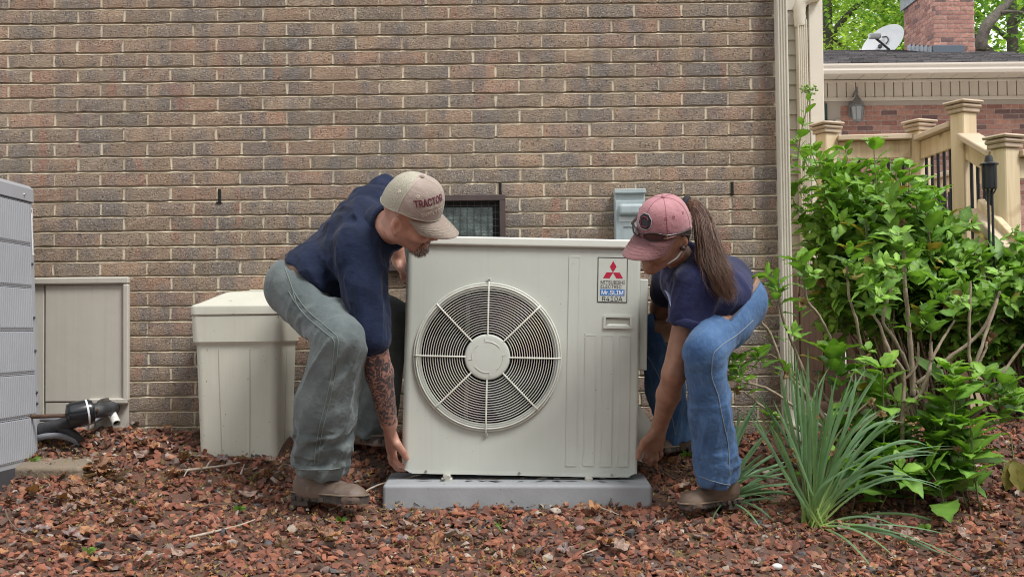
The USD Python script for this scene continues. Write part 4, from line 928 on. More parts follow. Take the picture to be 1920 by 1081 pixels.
# ================================================================ refrigerant lines at the panel notch
ins = mk('black_foam', (0.018, 0.019, 0.022), 0.6, (0.05, 0.05, 0.055), 18, bump=(40, 0.4, 0.004))
ls = thing('refrigerant_lines', 'black insulated refrigerant pipes with a black filter drier, left of the bin', 'pipes')
D0 = 5.33
def LP(px, py, d=D0): return P(px, py, d)
obj('insulated_pipe', tube(curve([LP(60, 808), LP(100, 800), LP(140, 789), LP(175, 772), LP(200, 766, 5.40), LP(212, 765, 5.52)], 20), 0.030, 12), ins, ls, smooth=True)
dr = obj('filter_drier', move(lathe([(0, -0.062), (0.018, -0.060), (0.045, -0.052), (0.053, -0.036), (0.053, 0.036), (0.047, 0.052), (0.02, 0.060), (0, 0.062)], (0, 0, 0), (0.88, 0.42, 0.15), 28), t=LP(151, 774, D0 - 0.07)), mk('drier_black', (0.010, 0.012, 0.015), 0.22), ls, smooth=40)
dax = unit([0.88, 0.42, 0.15]); cdr = LP(151, 774, D0 - 0.07)
lab2 = lathe([(0.0537, 0.024), (0.0537, 0.032)], (0, 0, 0), dax, 28)
obj('label', move(lab2, t=cdr), mk('label_white2', (0.62, 0.64, 0.66), 0.4), dr, smooth=40)
copper = mk('old_copper', (0.16, 0.085, 0.055), 0.55, (0.09, 0.06, 0.045), 30, metallic=0.4)
obj('copper_pipe', tube([LP(40, 781, D0 - 0.09), cdr - dax * 0.058], 0.009, 8), copper, ls, smooth=True)
obj('copper_pipe', tube(curve([cdr + dax * 0.058, LP(186, 768, 5.36), LP(205, 762, 5.52)], 10), 0.010, 8), copper, ls, smooth=True)
conduit = mk('grey_conduit', (0.26, 0.27, 0.30), 0.5, (0.18, 0.18, 0.20), 16)
obj('grey_conduit', tube(curve([LP(50, 786, 5.36), LP(95, 785, 5.36), LP(125, 786, 5.38), LP(150, 796, 5.42), LP(182, 786, 5.47), LP(198, 776, 5.52)], 20), 0.011, 8), conduit, ls, smooth=True)
obj('grey_conduit', tube(curve([LP(70, 821, 5.30), LP(105, 816, 5.30), LP(132, 822, 5.31), LP(150, 832, 5.33)], 14), 0.013, 8), conduit, ls, smooth=True)
obj('insulated_pipe', tube(curve([LP(112, 806, 5.32), LP(138, 813, 5.32), LP(150, 828, 5.33)], 10), 0.019, 8), ins, ls, smooth=True)
obj('torn_wrap', tube(curve([LP(184, 764, 5.47), LP(200, 760, 5.50), LP(214, 764, 5.515)], 8), [0.02, 0.028, 0.035, 0.036, 0.036, 0.034, 0.032, 0.03], 9), mk('torn_foam', (0.035, 0.028, 0.025), 0.9, (0.08, 0.07, 0.06), 40, bump=(60, 1.0, 0.02)), ls)
pv = thing('pvc_stub', 'short white plastic pipe end sticking out beside the access panel', 'pipe')
a, b = LP(208, 772, 5.46), LP(219, 794, 5.40)
outer = tube([a, b], 0.0195, 18, caps=False)
obj('pipe', cat_([outer, lathe([(0.0195, 0), (0.0160, 0), (0.0160, -0.05)], b, b - a, 18)]), white_pvc, pv, smooth=40)
obj('bore', lathe([(0, 0), (0.0158, 0)], b - unit(b - a) * 0.02, b - a, 18), black, pv)

# ================================================================ people: smooth bodies from joints
def sdf_cone(p, a, b, ra, rb):
    """Distance to a tapering limb from a (radius ra) to b (radius rb)."""
    ba = b - a; l2 = ba @ ba; rr = ra - rb; a2 = l2 - rr * rr; il2 = 1.0 / l2
    pa = p - a; y = pa @ ba; z = y - l2; t = pa * l2 - y[:, None] * ba; x2 = np.einsum('ij,ij->i', t, t)
    y2, z2 = y * y * l2, z * z * l2; k = np.sign(rr) * rr * rr * x2
    out = (np.sqrt(x2 * a2 * il2) + y * rr) * il2 - ra
    c1 = np.sign(z) * a2 * z2 > k; out[c1] = np.sqrt(x2[c1] + z2[c1]) * il2 - rb
    c2 = ~c1 & (np.sign(y) * a2 * y2 < k); out[c2] = np.sqrt(x2[c2] + y2[c2]) * il2 - ra
    return out
class Cone:
    def __init__(s, a, b, ra, rb, k=0.03): s.a, s.b, s.ra, s.rb, s.k = np.asarray(a, float), np.asarray(b, float), ra, rb, k; s.b = s.b + 1e-6
    def bounds(s): r = max(s.ra, s.rb); return np.minimum(s.a, s.b) - r, np.maximum(s.a, s.b) + r
    def d(s, p): return sdf_cone(p, s.a, s.b, s.ra, s.rb)
class Ell:
    def __init__(s, c, r, R=None, k=0.02, cut=False): s.c, s.r, s.R, s.k, s.cut = np.asarray(c, float), np.asarray(r, float), np.eye(3) if R is None else np.asarray(R), k, cut
    def bounds(s): m = s.r.max(); return s.c - m, s.c + m
    def d(s, p):
        q = (p - s.c) @ s.R; k0 = np.linalg.norm(q / s.r, axis=1); k1 = np.linalg.norm(q / (s.r ** 2), axis=1)
        return k0 * (k0 - 1.0) / np.maximum(k1, 1e-9)
class Cut:
    """Keep only the side n points away from (removes where (p-o).n > 0); limited to a ball of radius near round o."""
    def __init__(s, o, n, near=None, k=0.004): s.o, s.n, s.near, s.k = np.asarray(o, float), unit(n), near, k
def smin(a, b, k): h = np.maximum(k - np.abs(a - b), 0) / k; return np.minimum(a, b) - h * h * k * 0.25
def field(prims, p):
    out = np.full(len(p), 1.0)
    for s in prims:
        if isinstance(s, Cut):
            q = p - s.o; pl = q @ s.n
            m = np.ones(len(p), bool) if s.near is None else (np.einsum('ij,ij->i', q, q) < s.near ** 2)
            out[m] = np.maximum(out[m], pl[m]); continue
        lo, hi = s.bounds(); pad = s.k + 0.07
        m = np.all((p > lo - pad) & (p < hi + pad), axis=1)
        if not m.any(): continue
        d = s.d(p[m])
        if getattr(s, 'cut', False): out[m] = -smin(-out[m], d, s.k)
        else: out[m] = smin(out[m], d, s.k)
    return out
def surface(prims, h, disp=None):
    """Surface-net mesh of the blended primitives with cells of size h; disp(points) is added to the distance."""
    B = [s.bounds() for s in prims if not isinstance(s, Cut) and not getattr(s, 'cut', False)]
    lo = np.min([b[0] for b in B], 0) - 0.03; hi = np.max([b[1] for b in B], 0) + 0.03
    c = 8; n = (np.ceil((hi - lo) / (h * c)).astype(int) + 1) * c
    cn = n // c
    g = np.stack(np.meshgrid(*[np.arange(k) for k in cn], indexing='ij'), -1).reshape(-1, 3)
    cd_ = field(prims, lo + (g + 0.5) * h * c)
    near = np.abs(cd_) < h * c * 0.87 + 0.032
    D = np.repeat(np.repeat(np.repeat(np.where(cd_ < 0, -1.0, 1.0).reshape(cn).astype(np.float32), c, 0), c, 1), c, 2)
    loc = np.stack(np.meshgrid(*[np.arange(c)] * 3, indexing='ij'), -1).reshape(-1, 3)
    blk = g[near]
    idx = (blk[:, None] * c + loc[None]).reshape(-1, 3)
    pts = lo + idx * h
    d = field(prims, pts)
    if disp is not None:
        m = np.abs(d) < 0.03; d[m] += disp(pts[m])
    D[idx[:, 0], idx[:, 1], idx[:, 2]] = d
    S = D < 0
    cor = [(a, b, e) for a in (0, 1) for b in (0, 1) for e in (0, 1)]
    sl = lambda a, k: slice(a, a + k - 1)
    cnt = sum(S[sl(a, n[0]), sl(b, n[1]), sl(e, n[2])].astype(np.int8) for a, b, e in cor)
    cells = np.argwhere((cnt > 0) & (cnt < 8))
    vid = np.full(n - 1, -1, np.int32); vid[cells[:, 0], cells[:, 1], cells[:, 2]] = np.arange(len(cells))
    V = np.zeros((len(cells), 3)); W = np.zeros(len(cells))
    val = {k: D[cells[:, 0] + k[0], cells[:, 1] + k[1], cells[:, 2] + k[2]] for k in cor}
    for k in cor:
        for ax in range(3):
            if k[ax] == 0:
                k2 = tuple(1 if i == ax else k[i] for i in range(3)); a, b = val[k], val[k2]; m = (a < 0) != (b < 0)
                t = a[m] / (a[m] - b[m]); q = np.tile(np.array(k, float), (m.sum(), 1)); q[:, ax] = t
                V[m] += q; W[m] += 1
    V = lo + (cells + V / W[:, None]) * h
    Fq = []
    for ax in range(3):
        o1, o2 = (ax + 1) % 3, (ax + 2) % 3
        A = S; sh = [slice(1, -1)] * 3; sh[ax] = slice(0, -1); s2 = [slice(1, -1)] * 3; s2[ax] = slice(1, None)
        e = np.argwhere(A[tuple(sh)] != A[tuple(s2)]); 
        off = np.ones(3, int); off[ax] = 0; e = e + off
        ins_ = A[e[:, 0], e[:, 1], e[:, 2]]
        q = []
        for da, db in ((0, 0), (-1, 0), (-1, -1), (0, -1)):
            x = e.copy(); x[:, o1] += da; x[:, o2] += db; q.append(vid[x[:, 0], x[:, 1], x[:, 2]])
        q = np.stack(q, 1); q[~ins_] = q[~ins_][:, ::-1]; Fq.append(q)
    Fq = np.vstack(Fq); Fq = Fq[(Fq >= 0).all(1)]
    return trimesh.Trimesh(V, np.vstack([Fq[:, [0, 1, 2]], Fq[:, [0, 2, 3]]]), process=False)
def folds(seed, amp, dirs):
    """Cloth folds: ridges across each given limb (a, b, waves per metre, strength, reach) on top of soft lumps."""
    def f(p):
        out = amp * 0.9 * (fbm(p * 9, 3, seed) - 0.5)
        for a, b, w, s, reach in dirs:
            a, b = np.asarray(a, float), np.asarray(b, float); u = unit(b - a); t = (p - a) @ u; L = np.linalg.norm(b - a)
            side = p - a - t[:, None] * u
            e1 = unit(np.cross(u, [0.3, 1, 0.2])); e2 = np.cross(u, e1)
            cw_ = 5.0 if w > 0 else -w; w_ = w if w > 0 else 4.0
            q = np.stack([t * w_ + 1.3 * noise(p * 6, seed + 3) + (3.0 if w > 0 else 6.0) * (side @ e1), (side @ e1) * cw_ + (0 if w > 0 else t * 5), (side @ e2) * cw_], 1)
            rg = 1 - np.abs(2 * noise(q, seed + 7) - 1) ** 0.8; rg2 = 1 - np.abs(2 * noise(q * 2.1, seed + 8) - 1)
            m = np.clip(1.25 - np.linalg.norm(side, axis=1) / reach, 0, 1) ** 0.5 * np.clip((t + 0.08) / 0.08, 0, 1) * np.clip((L + 0.08 - t) / 0.08, 0, 1)
            out += s * m * (0.55 - rg + 0.35 * (0.5 - rg2)) * np.clip(noise(p * 4, seed + 5) * 1.6 + 0.1, 0, 1)
        return out
    return f
def ribbon_hair(name, parent, mat, roots, paths, width):
    c = UsdGeom.BasisCurves.Define(stage, numbered(path_of(parent), name))
    k = paths.shape[1]
    c.CreatePointsAttr(Vt.Vec3fArray.FromNumpy(paths.reshape(-1, 3).astype(np.float32))); c.CreateCurveVertexCountsAttr([k] * len(paths))
    c.CreateTypeAttr('linear'); c.CreateWidthsAttr(Vt.FloatArray.FromNumpy(np.tile(np.linspace(1.0, 0.35, k) * width, len(paths)).astype(np.float32))); c.SetWidthsInterpolation('vertex')
    UsdShade.MaterialBindingAPI.Apply(c.GetPrim()).Bind(mat)
    return c
def head_prims(c, R, s, male=True):
    """Head at c, looking along R's first column with R's third column up."""
    w = lambda x, y, z: c + R @ (np.array([x, y, z]) * s)
    r = lambda *a: np.array(a) * s
    q = [Ell(w(-0.012, 0, 0.035), r(0.098, 0.076, 0.088), R, 0.02), Ell(w(0.035, 0, -0.022), r(0.062, 0.062, 0.078), R, 0.03),
         Cone(w(-0.005, 0.050, -0.060), w(0.068, 0.012, -0.098), 0.022 * s, 0.020 * s, 0.03), Cone(w(-0.005, -0.050, -0.060), w(0.068, -0.012, -0.098), 0.022 * s, 0.020 * s, 0.03),
         Cone(w(-0.01, 0.052, 0.0), w(-0.005, 0.050, -0.060), 0.026 * s, 0.022 * s, 0.03), Cone(w(-0.01, -0.052, 0.0), w(-0.005, -0.050, -0.060), 0.026 * s, 0.022 * s, 0.03),
         Ell(w(0.060, 0.036, -0.028), r(0.030, 0.028, 0.026), R, 0.03), Ell(w(0.060, -0.036, -0.028), r(0.030, 0.028, 0.026), R, 0.03),
         Cone(w(0.078, -0.040, 0.026), w(0.078, 0.040, 0.026), 0.015 * s, 0.015 * s, 0.02),
         Ell(w(0.098, 0.032, 0.006), r(0.016, 0.019, 0.012), R, 0.018, cut=True), Ell(w(0.098, -0.032, 0.006), r(0.016, 0.019, 0.012), R, 0.018, cut=True),
         Cone(w(0.090, 0, 0.012), w(0.113, 0, -0.030), 0.0085 * s, 0.0125 * s, 0.015), Ell(w(0.101, 0.013, -0.036), r(0.012, 0.009, 0.009), R, 0.008), Ell(w(0.101, -0.013, -0.036), r(0.012, 0.009, 0.009), R, 0.008),
         Cone(w(0.092, -0.020, -0.062), w(0.092, 0.020, -0.062), 0.0085 * s, 0.0085 * s, 0.008), Cone(w(0.089, -0.017, -0.075), w(0.089, 0.017, -0.075), 0.009 * s, 0.009 * s, 0.006),
         Ell(w(0.080, 0, -0.100), r(0.022, 0.024, 0.018), R, 0.02)]
    for y in (1, -1):
        Re = R @ rotz(-0.35 * y) @ roty(-0.15)
        q += [Ell(w(-0.014, 0.082 * y, -0.010), r(0.022, 0.0115, 0.035), Re, 0.006), Ell(w(-0.006, 0.093 * y, -0.008), r(0.011, 0.008, 0.020), Re, 0.003, cut=True), Ell(w(-0.008, 0.081 * y, -0.038), r(0.010, 0.009, 0.012), Re, 0.006)]
    return q, w
def hand_prims(wrist, palm_c, fingers, thumb, s=1.0):
    """Palm between wrist and knuckles, four fingers of three bones (lists of four points) and a thumb of three."""
    q = []
    for i, f in enumerate(fingers):
        q.append(Cone(wrist + (f[0] - np.mean([g[0] for g in fingers], 0)) * 0.45, f[0], 0.0165 * s, 0.0125 * s, 0.014))
    for f in fingers:
        r = [0.0105 * s, 0.0098 * s, 0.0090 * s, 0.0080 * s]
        for a in range(3): q.append(Cone(f[a], f[a + 1], r[a], r[a + 1], 0.004))
        q.append(Ell(f[1], (r[1] * 1.12,) * 3, None, 0.004))
    r = [0.0175 * s, 0.0145 * s, 0.0118 * s, 0.0098 * s]
    for a in range(3): q.append(Cone(thumb[a], thumb[a + 1], r[a], r[a + 1], 0.012 if a == 0 else 0.005))
    return q
skin_nodes = lambda name, base, warm: usdkit.material(stage, '/World/Looks/' + name, {
    'g': ('geometry', {}), 't': ('attribute', {'attribute': 'ink'}), 'ts': ('separate_color', {'color_type': 'rgb'}),
    'n': ('noise_texture', {'scale': 26.0, 'detail': 4.0}), 'r': ('map_range', {'from_min': 0.35, 'from_max': 0.68, 'clamp': True}), 'm': ('mix', {'color1': base, 'color2': warm}),
    'v': ('noise_texture', {'scale': 34.0, 'detail': 3.0, 'distortion': 2.2}), 'vr': ('map_range', {'from_min': 0.42, 'from_max': 0.53, 'to_min': 0.15, 'to_max': 0.92, 'clamp': True}), 'tm': ('math', {'math_type': 'multiply'}), 'im': ('mix', {'color2': (0.035, 0.042, 0.052)}),
    'st': ('math', {'math_type': 'multiply', 'value2': 0.75}), 'sm': ('mix', {'color2': (0.13, 0.085, 0.065)}),
    'b': ('bump', {'strength': 0.25, 'distance': 0.002}), 'bn': ('noise_texture', {'scale': 300.0, 'detail': 2.0}),
    'p': ('principled_bsdf', {'roughness': 0.5, 'subsurface_weight': 0.12, 'subsurface_scale': 0.006})},
    [('g.position', 'n.vector'), ('n.fac', 'r.value'), ('r.result', 'm.fac'), ('g.position', 'v.vector'), ('v.fac', 'vr.value'), ('t.color', 'ts.color'), ('vr.result', 'tm.value1'), ('ts.r', 'tm.value2'),
     ('m.color', 'im.color1'), ('tm.value', 'im.fac'), ('ts.g', 'st.value1'), ('im.color', 'sm.color1'), ('st.value', 'sm.fac'), ('sm.color', 'p.base_color'), ('g.position', 'bn.vector'), ('bn.fac', 'b.height'), ('b.normal', 'p.normal')], surface='p.BSDF')
def cloth(name, c, c2, rough=0.85, weave=900, sheen=0.15, wear=None):
    return mk(name, c, rough, c2, 7, lo=0.38, hi=0.66, bump=(42, 0.55, 0.008), spec=0.25, sheen=sheen, spots=wear)
def on_surface(mesh, pxs, off=0.0):
    """First points of the mesh along the lines of sight through these places of the photograph."""
    dirs = np.array([unit(P(x, y, 5.0) - EYE) for x, y in pxs])
    loc, ri, ti = mesh.ray.intersects_location(np.tile(EYE, (len(dirs), 1)), dirs, multiple_hits=False)
    o = np.argsort(ri); return loc[o] + mesh.face_normals[ti[o]] * off
def wrap_text(mesh, text, h, o, u, n, width, bold, depth=0.0012):
    """Lettering laid on a curved surface: centred at o, reading along u, pressed along -n."""
    t = text_mesh(text, h, depth, bold); v = t.vertices; v[:, 0] *= width / t.extents[0]; v[:, 0] -= v[:, 0].mean(); v[:, 1] -= v[:, 1].mean()
    t.vertices = v; t = t.subdivide_to_size(0.006); v = t.vertices
    n = unit(n); u = unit(u - n * (u @ n)); w = np.cross(n, u)
    src = o + v[:, :1] * u + v[:, 1:2] * w + n * 0.06
    loc, ri, ti = mesh.ray.intersects_location(src, np.tile(-n, (len(src), 1)), multiple_hits=False)
    out = src - n * 0.06; out[ri] = loc
    return trimesh.Trimesh(out + n * (v[:, 2:3] + 0.0004), t.faces, process=False)
def seam(parent, mesh, pxs, mat, r=0.0018, n=40):
    c = curve(np.array(pxs, float), n); q = on_surface(mesh, c, 0.0006)
    if len(q) > 4: obj('seam', tube(q, r, 5), mat, parent, smooth=True)

# ---------------------------------------------------------------- man
man = thing('person', 'man in navy work shirt, grey-green trousers and tan mesh cap, bending to lift the unit', 'person')
HS = 1.08
mc = P(769, 404, 4.62)
mR = rotz(-0.08) @ roty(0.50) @ rotx(0.56)
hp, mw = head_prims(mc, mR, HS)
sR, eR, wR_ = P(672, 468, 4.70), P(699, 635, 4.63), P(729, 792, 4.86)
sL, eL, wL_ = P(708, 392, 5.02), P(722, 358, 5.22), P(748, 490, 5.32)
hpR, hpL = P(562, 536, 4.84), P(596, 520, 5.08)
kR, kL = P(640, 634, 4.60), P(728, 600, 5.16)
aR, aL = P(600, 872, 4.80), P(700, 808, 5.28)
nk0, nk1 = P(702, 432, 4.84), mw(-0.025, 0, -0.055)
cornerX = ub_l[0]
# near hand: fingers down and hooked under the unit's bottom corner, thumb on its front face
yf0 = ub_l[1]
fk = [P(738, 842, yf0 + 0.005), P(735, 846, yf0 + 0.028), P(733, 846, yf0 + 0.050), P(731, 842, yf0 + 0.070)]
fing = []
for i, k in enumerate(fk):
    L = [1.0, 1.08, 1.02, 0.82][i]
    a = k + np.array((0.004, 0.0, -0.044)) * L * 0.95; b = a + np.array((0.016, 0.004, -0.022)) * L; c = b + np.array((0.028, 0.004, -0.004)) * L
    fing.append([k, a, b, c])
th_ = [P(733, 812, yf0 - 0.03), P(744, 832, yf0 - 0.045), P(755, 846, yf0 - 0.028), P(762, 858, yf0 - 0.012)]
handR = hand_prims(wR_, None, fing, th_, 1.22)
fkL = [P(752, 505, 5.30) + np.array((0.0, 0.018 * i - 0.02, 0.0)) for i in range(4)]
fingL = [[k, k + (0.008, 0, -0.035), k + (0.018, 0, -0.055), k + (0.030, 0, -0.062)] for k in fkL]
handL = hand_prims(wL_, None, fingL, [wL_ + (0, -0.02, -0.01), wL_ + (0.01, -0.04, -0.03), wL_ + (0.02, -0.045, -0.05), wL_ + (0.03, -0.045, -0.065)], 1.0)
torso = lambda g: [Cone(hpR + (0.01, 0.05, 0.03), sR + (-0.02, 0.05, -0.02), 0.112 + g, 0.100 + g, 0.05), Cone(hpL + (0.01, -0.03, 0.03), sL + (-0.03, -0.02, -0.03), 0.112 + g, 0.105 + g, 0.05),
                   Cone((hpR + hpL) / 2 + (0.02, 0, 0.0), (sR + sL) / 2 + (-0.02, 0, -0.02), 0.125 + g, 0.125 + g, 0.05)]
legs = lambda g: [Cone(hpR, kR, 0.108 + g, 0.086 + g, 0.02), Cone(hpL, kL, 0.108 + g, 0.080 + g, 0.02)]
body = torso(-0.045) + legs(-0.045) + [Cone(kR, aR, 0.060, 0.045, 0.03), Cone(kL, aL, 0.060, 0.045, 0.03),
        Cone(sR, eR, 0.058, 0.052, 0.03), Cone(eR, eR * 0.6 + wR_ * 0.4, 0.051, 0.052, 0.02), Cone(eR * 0.6 + wR_ * 0.4, wR_, 0.052, 0.035, 0.02), Cone(sL, eL, 0.058, 0.048, 0.03), Cone(eL, wL_, 0.048, 0.031, 0.02),
        Cone(nk0, nk1, 0.070, 0.064 * HS, 0.03)] + hp + handR + handL
bm = surface(body, 0.0042)
v = bm.vertices
tt = np.clip(((v - eR) @ unit(wR_ - eR)) / np.linalg.norm(wR_ - eR), -1, 2)
onarm = np.linalg.norm(v - eR - np.clip(tt, 0, 1)[:, None] * (wR_ - eR), axis=1) < 0.075
inkm = np.where(onarm & (tt > -0.2) & (tt < 0.97), 1.0, 0.0)
loc = (v - mc) @ mR / HS
stub = np.where((loc[:, 2] < -0.045) & (loc[:, 2] > -0.13) & (loc[:, 0] > -0.03) & (np.abs(loc[:, 1]) < 0.09), 0.35, 0.0) + np.where((loc[:, 0] < -0.03) & (loc[:, 2] < 0.04) & (loc[:, 2] > -0.06) & (np.abs(loc[:, 1]) > 0.03) & (np.linalg.norm(loc, axis=1) < 0.16), 0.30, 0.0)
obj('body', bm, skin_nodes('man_skin', (0.46, 0.255, 0.190), (0.40, 0.190, 0.135)), man, smooth=True, extra={'ink': np.stack([inkm, stub, 0 * inkm], 1)})
# clothes
WP, WN = P(538, 489, 4.93), unit([0.60, 0, 0.80])
navy = cloth('navy_twill', (0.0070, 0.0145, 0.043), (0.0042, 0.0085, 0.026), sheen=0.06)
shirt = [Cone(nk0 - (0.03, 0, 0.01), nk0 * 0.35 + nk1 * 0.65, 0.105, 0.080, 0.04), Cut(nk0 * 0.35 + nk1 * 0.65, nk1 - nk0), Cone(sR, eR + (sR - eR) * -0.02, 0.090, 0.062, 0.05), Cut(eR + (wR_ - eR) * 0.07, wR_ - eR, 0.3)] + torso(0.004) + [Cone(sL, eL, 0.080, 0.056, 0.03), Cone(eL, eL * 0.6 + wL_ * 0.4, 0.056, 0.052, 0.03),
        Cone(hpR, hpR * 0.7 + sR * 0.3, 0.116, 0.112, 0.05), Cone(hpL, hpL * 0.7 + sL * 0.3, 0.116, 0.112, 0.05), Cut(WP + WN * 0.012, -WN, 0.32)]
fo_ = folds(3, 0.012, [(P(560, 450, 4.9), P(690, 430, 4.9), 9, 0.030, 0.35), (sR, eR, -14, 0.036, 0.17), (P(600, 520, 4.8), P(690, 470, 4.7), 13, 0.034, 0.25), (sL, eL, 18, 0.03, 0.15)])
sm = surface(shirt, 0.0055, fo_)
sh_ = obj('shirt', sm, navy, man, smooth=True)
cu = unit(wR_ - eR)
obj('rolled_cuff', surface([Cone(eR + cu * -0.006, eR + cu * 0.030, 0.066, 0.063, 0.01), Cut(eR + cu * 0.036, cu, 0.2), Cut(eR - cu * 0.014, -cu, 0.2)], 0.005, lambda p: 0.008 * (fbm(p * 22, 2, 8) - 0.5)), navy, sh_, smooth=True)
colR = unit(nk1 - nk0); cc_ = nk0 * 0.38 + nk1 * 0.62
obj('collar', surface([Cone(cc_ - colR * 0.035, cc_ + colR * 0.02, 0.100, 0.088, 0.01), Ell(cc_ + colR * 0.04, (0.077,) * 3, None, 0.01, cut=True), Cut(cc_ + colR * 0.022, colR, 0.25), Cut(cc_ - colR * 0.055, -colR, 0.25)], 0.005, lambda p: 0.006 * (fbm(p * 14, 2, 4) - 0.5)), navy, sh_, smooth=True)
olive = cloth('sage_canvas', (0.128, 0.152, 0.152), (0.088, 0.108, 0.110))
pants = legs(0.004) + [Ell((hpR + hpL) / 2 + (-0.02, 0, -0.01), (0.135, 0.20, 0.125), None, 0.05), Cone(hpR + (-0.025, 0, -0.01), hpR * 0.7 + kR * 0.3 + (0, 0, -0.015), 0.108, 0.100, 0.05),
         Cone(kR, kR * 0.5 + aR * 0.5 + (-0.015, 0, 0), 0.094, 0.104, 0.025), Cone(kR * 0.5 + aR * 0.5 + (-0.015, 0, 0), aR, 0.104, 0.098, 0.03), Cone(kL, aL, 0.090, 0.088, 0.05),
         Cone((hpR + hpL) / 2, (hpR + hpL) / 2 + (0.03, 0, 0.09), 0.125, 0.120, 0.05),
         Cut(aR + (aR - kR) * 0.015, aR - kR, 0.2), Cut(aL + (aL - kL) * 0.015, aL - kL, 0.2), Cut(WP, WN, 0.40)]
fp = folds(7, 0.012, [(hpR, kR, 12, 0.024, 0.18), (kR, aR, -13, 0.036, 0.18), (kL, aL, -15, 0.022, 0.15), (aR + (kR - aR) * 0.30, aR, 20, 0.030, 0.16), (P(590, 640, 4.7), P(630, 670, 4.7), 22, 0.022, 0.09)])
pm = surface(pants, 0.0055, fp)
tr_ = obj('trousers', pm, olive, man, smooth=True)
st = mk('sage_stitch', (0.155, 0.185, 0.170), 0.8)
seam(tr_, pm, [(548, 540), (575, 580), (615, 615), (634, 636), (630, 690), (618, 750), (604, 810), (596, 868)], st)
seam(tr_, pm, [(541, 545), (568, 586), (608, 622), (627, 640), (623, 690), (611, 750), (597, 810), (589, 868)], st)
seam(tr_, pm, [(534, 502), (548, 540), (556, 568), (572, 590)], st); seam(tr_, pm, [(555, 878), (580, 880), (610, 880), (638, 876)], st)
obj('belt', surface(torso(0.003) + [Cone(hpR, hpR * 0.7 + sR * 0.3, 0.114, 0.110, 0.05), Ell((hpR + hpL) / 2 + (-0.02, 0, -0.01), (0.136, 0.20, 0.126), None, 0.05), Cone((hpR + hpL) / 2, (hpR + hpL) / 2 + (0.03, 0, 0.09), 0.127, 0.122, 0.05), Cut(WP + WN * 0.018, WN), Cut(WP - WN * 0.012, -WN)], 0.0055), mk('belt_leather', (0.135, 0.085, 0.055), 0.6, (0.09, 0.055, 0.038), 20), man, smooth=True)
obj('pocket_clip', bar(P(507, 500, 4.83), P(510, 525, 4.83), 0.012, 0.012), black, man)
# boots
def boot(ankle, heel, toe, col, sole_c, name, par, w=0.050, hi=0.10, sole_h=0.030, heel_h=0.0, round_=0.045):
    u = unit((toe - heel) * (1, 1, 0)); s = np.array([-u[1], u[0], 0]); up_ = np.array([0, 0, 1.0])
    L = np.linalg.norm((toe - heel)[:2]); b = np.array([heel[0], heel[1], heel[2]])
    q = lambda f, z, y=0: b + u * (L * f) + up_ * z + up_ * ((toe[2] - heel[2]) * f) + s * y
    prims = [Cone(q(0.14, 0.055), q(0.30, 0.060), w * 0.86, w * 0.9, 0.04), Cone(q(0.30, 0.055), q(0.80, 0.044), w * 0.95, w * 0.86, 0.05), Ell(q(0.84, 0.042), (L * 0.165, w * 1.02, round_ * 0.95), np.stack([u, s, up_], 1), 0.03),
             Cone(q(0.22, 0.06), ankle, w * 0.98, w * 1.02, 0.04), Cut(q(0.5, 0.012), -up_, 0.5)]
    m = surface(prims, 0.0042, lambda p: 0.006 * (fbm(p * 24, 3, 2) - 0.5)); o = obj(name, m, col, par, smooth=True)
    pl_ = np.array([(L * (0.03 + 0.97 * t), 0) for t in (0, 1)])
    outl = [(0.02, 0.72), (0.10, 0.86), (0.35, 0.84), (0.60, 0.98), (0.78, 1.08), (0.92, 0.86), (1.01, 0.40), (1.03, 0.0)]
    poly = Polygon([(L * a, w * c) for a, c in outl] + [(L * a, -w * c) for a, c in outl[::-1]])
    M = np.stack([u, s, up_], 1)
    so_ = trimesh.creation.extrude_polygon(poly, sole_h, engine='earcut'); obj('sole', move(so_, M, b + up_ * (-0.006)), sole_c, o); hb_ = trimesh.creation.extrude_polygon(Polygon([(L * 0.0, w * 0.6), (L * 0.08, w * 0.88), (L * 0.28, w * 0.86), (L * 0.28, -w * 0.86), (L * 0.08, -w * 0.88), (L * 0.0, -w * 0.6)]), 0.022, engine='earcut'); obj('heel', move(hb_, M, b - up_ * 0.024), sole_c, o); rim_ = np.array(poly.buffer(0.002).exterior.coords); obj('welt', tube(np.c_[rim_, np.full(len(rim_), sole_h - 0.004)] @ M.T + b, 0.0032, 5), _mats['welt_tan'] if 'welt_tan' in _mats else mk('welt_tan', (0.19, 0.14, 0.10), 0.8), o)
    for k in range(9):
        for y in (1, -1): obj('lug', move(box((L * (0.08 + 0.105 * k), y * w * 0.90 * (0.9 if k in (0, 3) else 1.0), 0.004), (L * 0.06, 0.014, 0.016), 0.002), M, b), sole_c, o)
    return o, m, q, s
lea = mk('boot_leather', (0.165, 0.125, 0.100), 0.6, (0.095, 0.062, 0.046), 14, bump=(60, 0.4, 0.003), spots=((0.20, 0.15, 0.115), 30, 0.66)); rub = mk('boot_rubber', (0.026, 0.022, 0.020), 0.7, (0.07, 0.05, 0.04), 30)
he, to = P(556, 918, 4.86), P(684, 930, 4.70)
he[2], to[2] = G(he[0], he[1]) + 0.040, G(to[0], to[1]) + 0.040
b0, bmesh, bq, bs = boot(aR + (0.0, 0, 0.02), he, to, lea, rub, 'boot', man, 0.056)
for k in range(3):
    f = 0.40 + 0.07 * k; pts_ = on_surface(bmesh, [(622 + 9 * k - 14, 884 + 5 * k), (622 + 9 * k, 881 + 5 * k), (622 + 9 * k + 12, 886 + 5 * k)], 0.002)
    if len(pts_) > 1: obj('lace', tube(pts_, 0.0028, 5), mk('lace_tan', (0.22, 0.16, 0.10), 0.8), b0)
he, to = P(652, 838, 5.36), P(735, 846, 5.20); he[2], to[2] = G(he[0], he[1]) + 0.034, G(to[0], to[1]) + 0.034
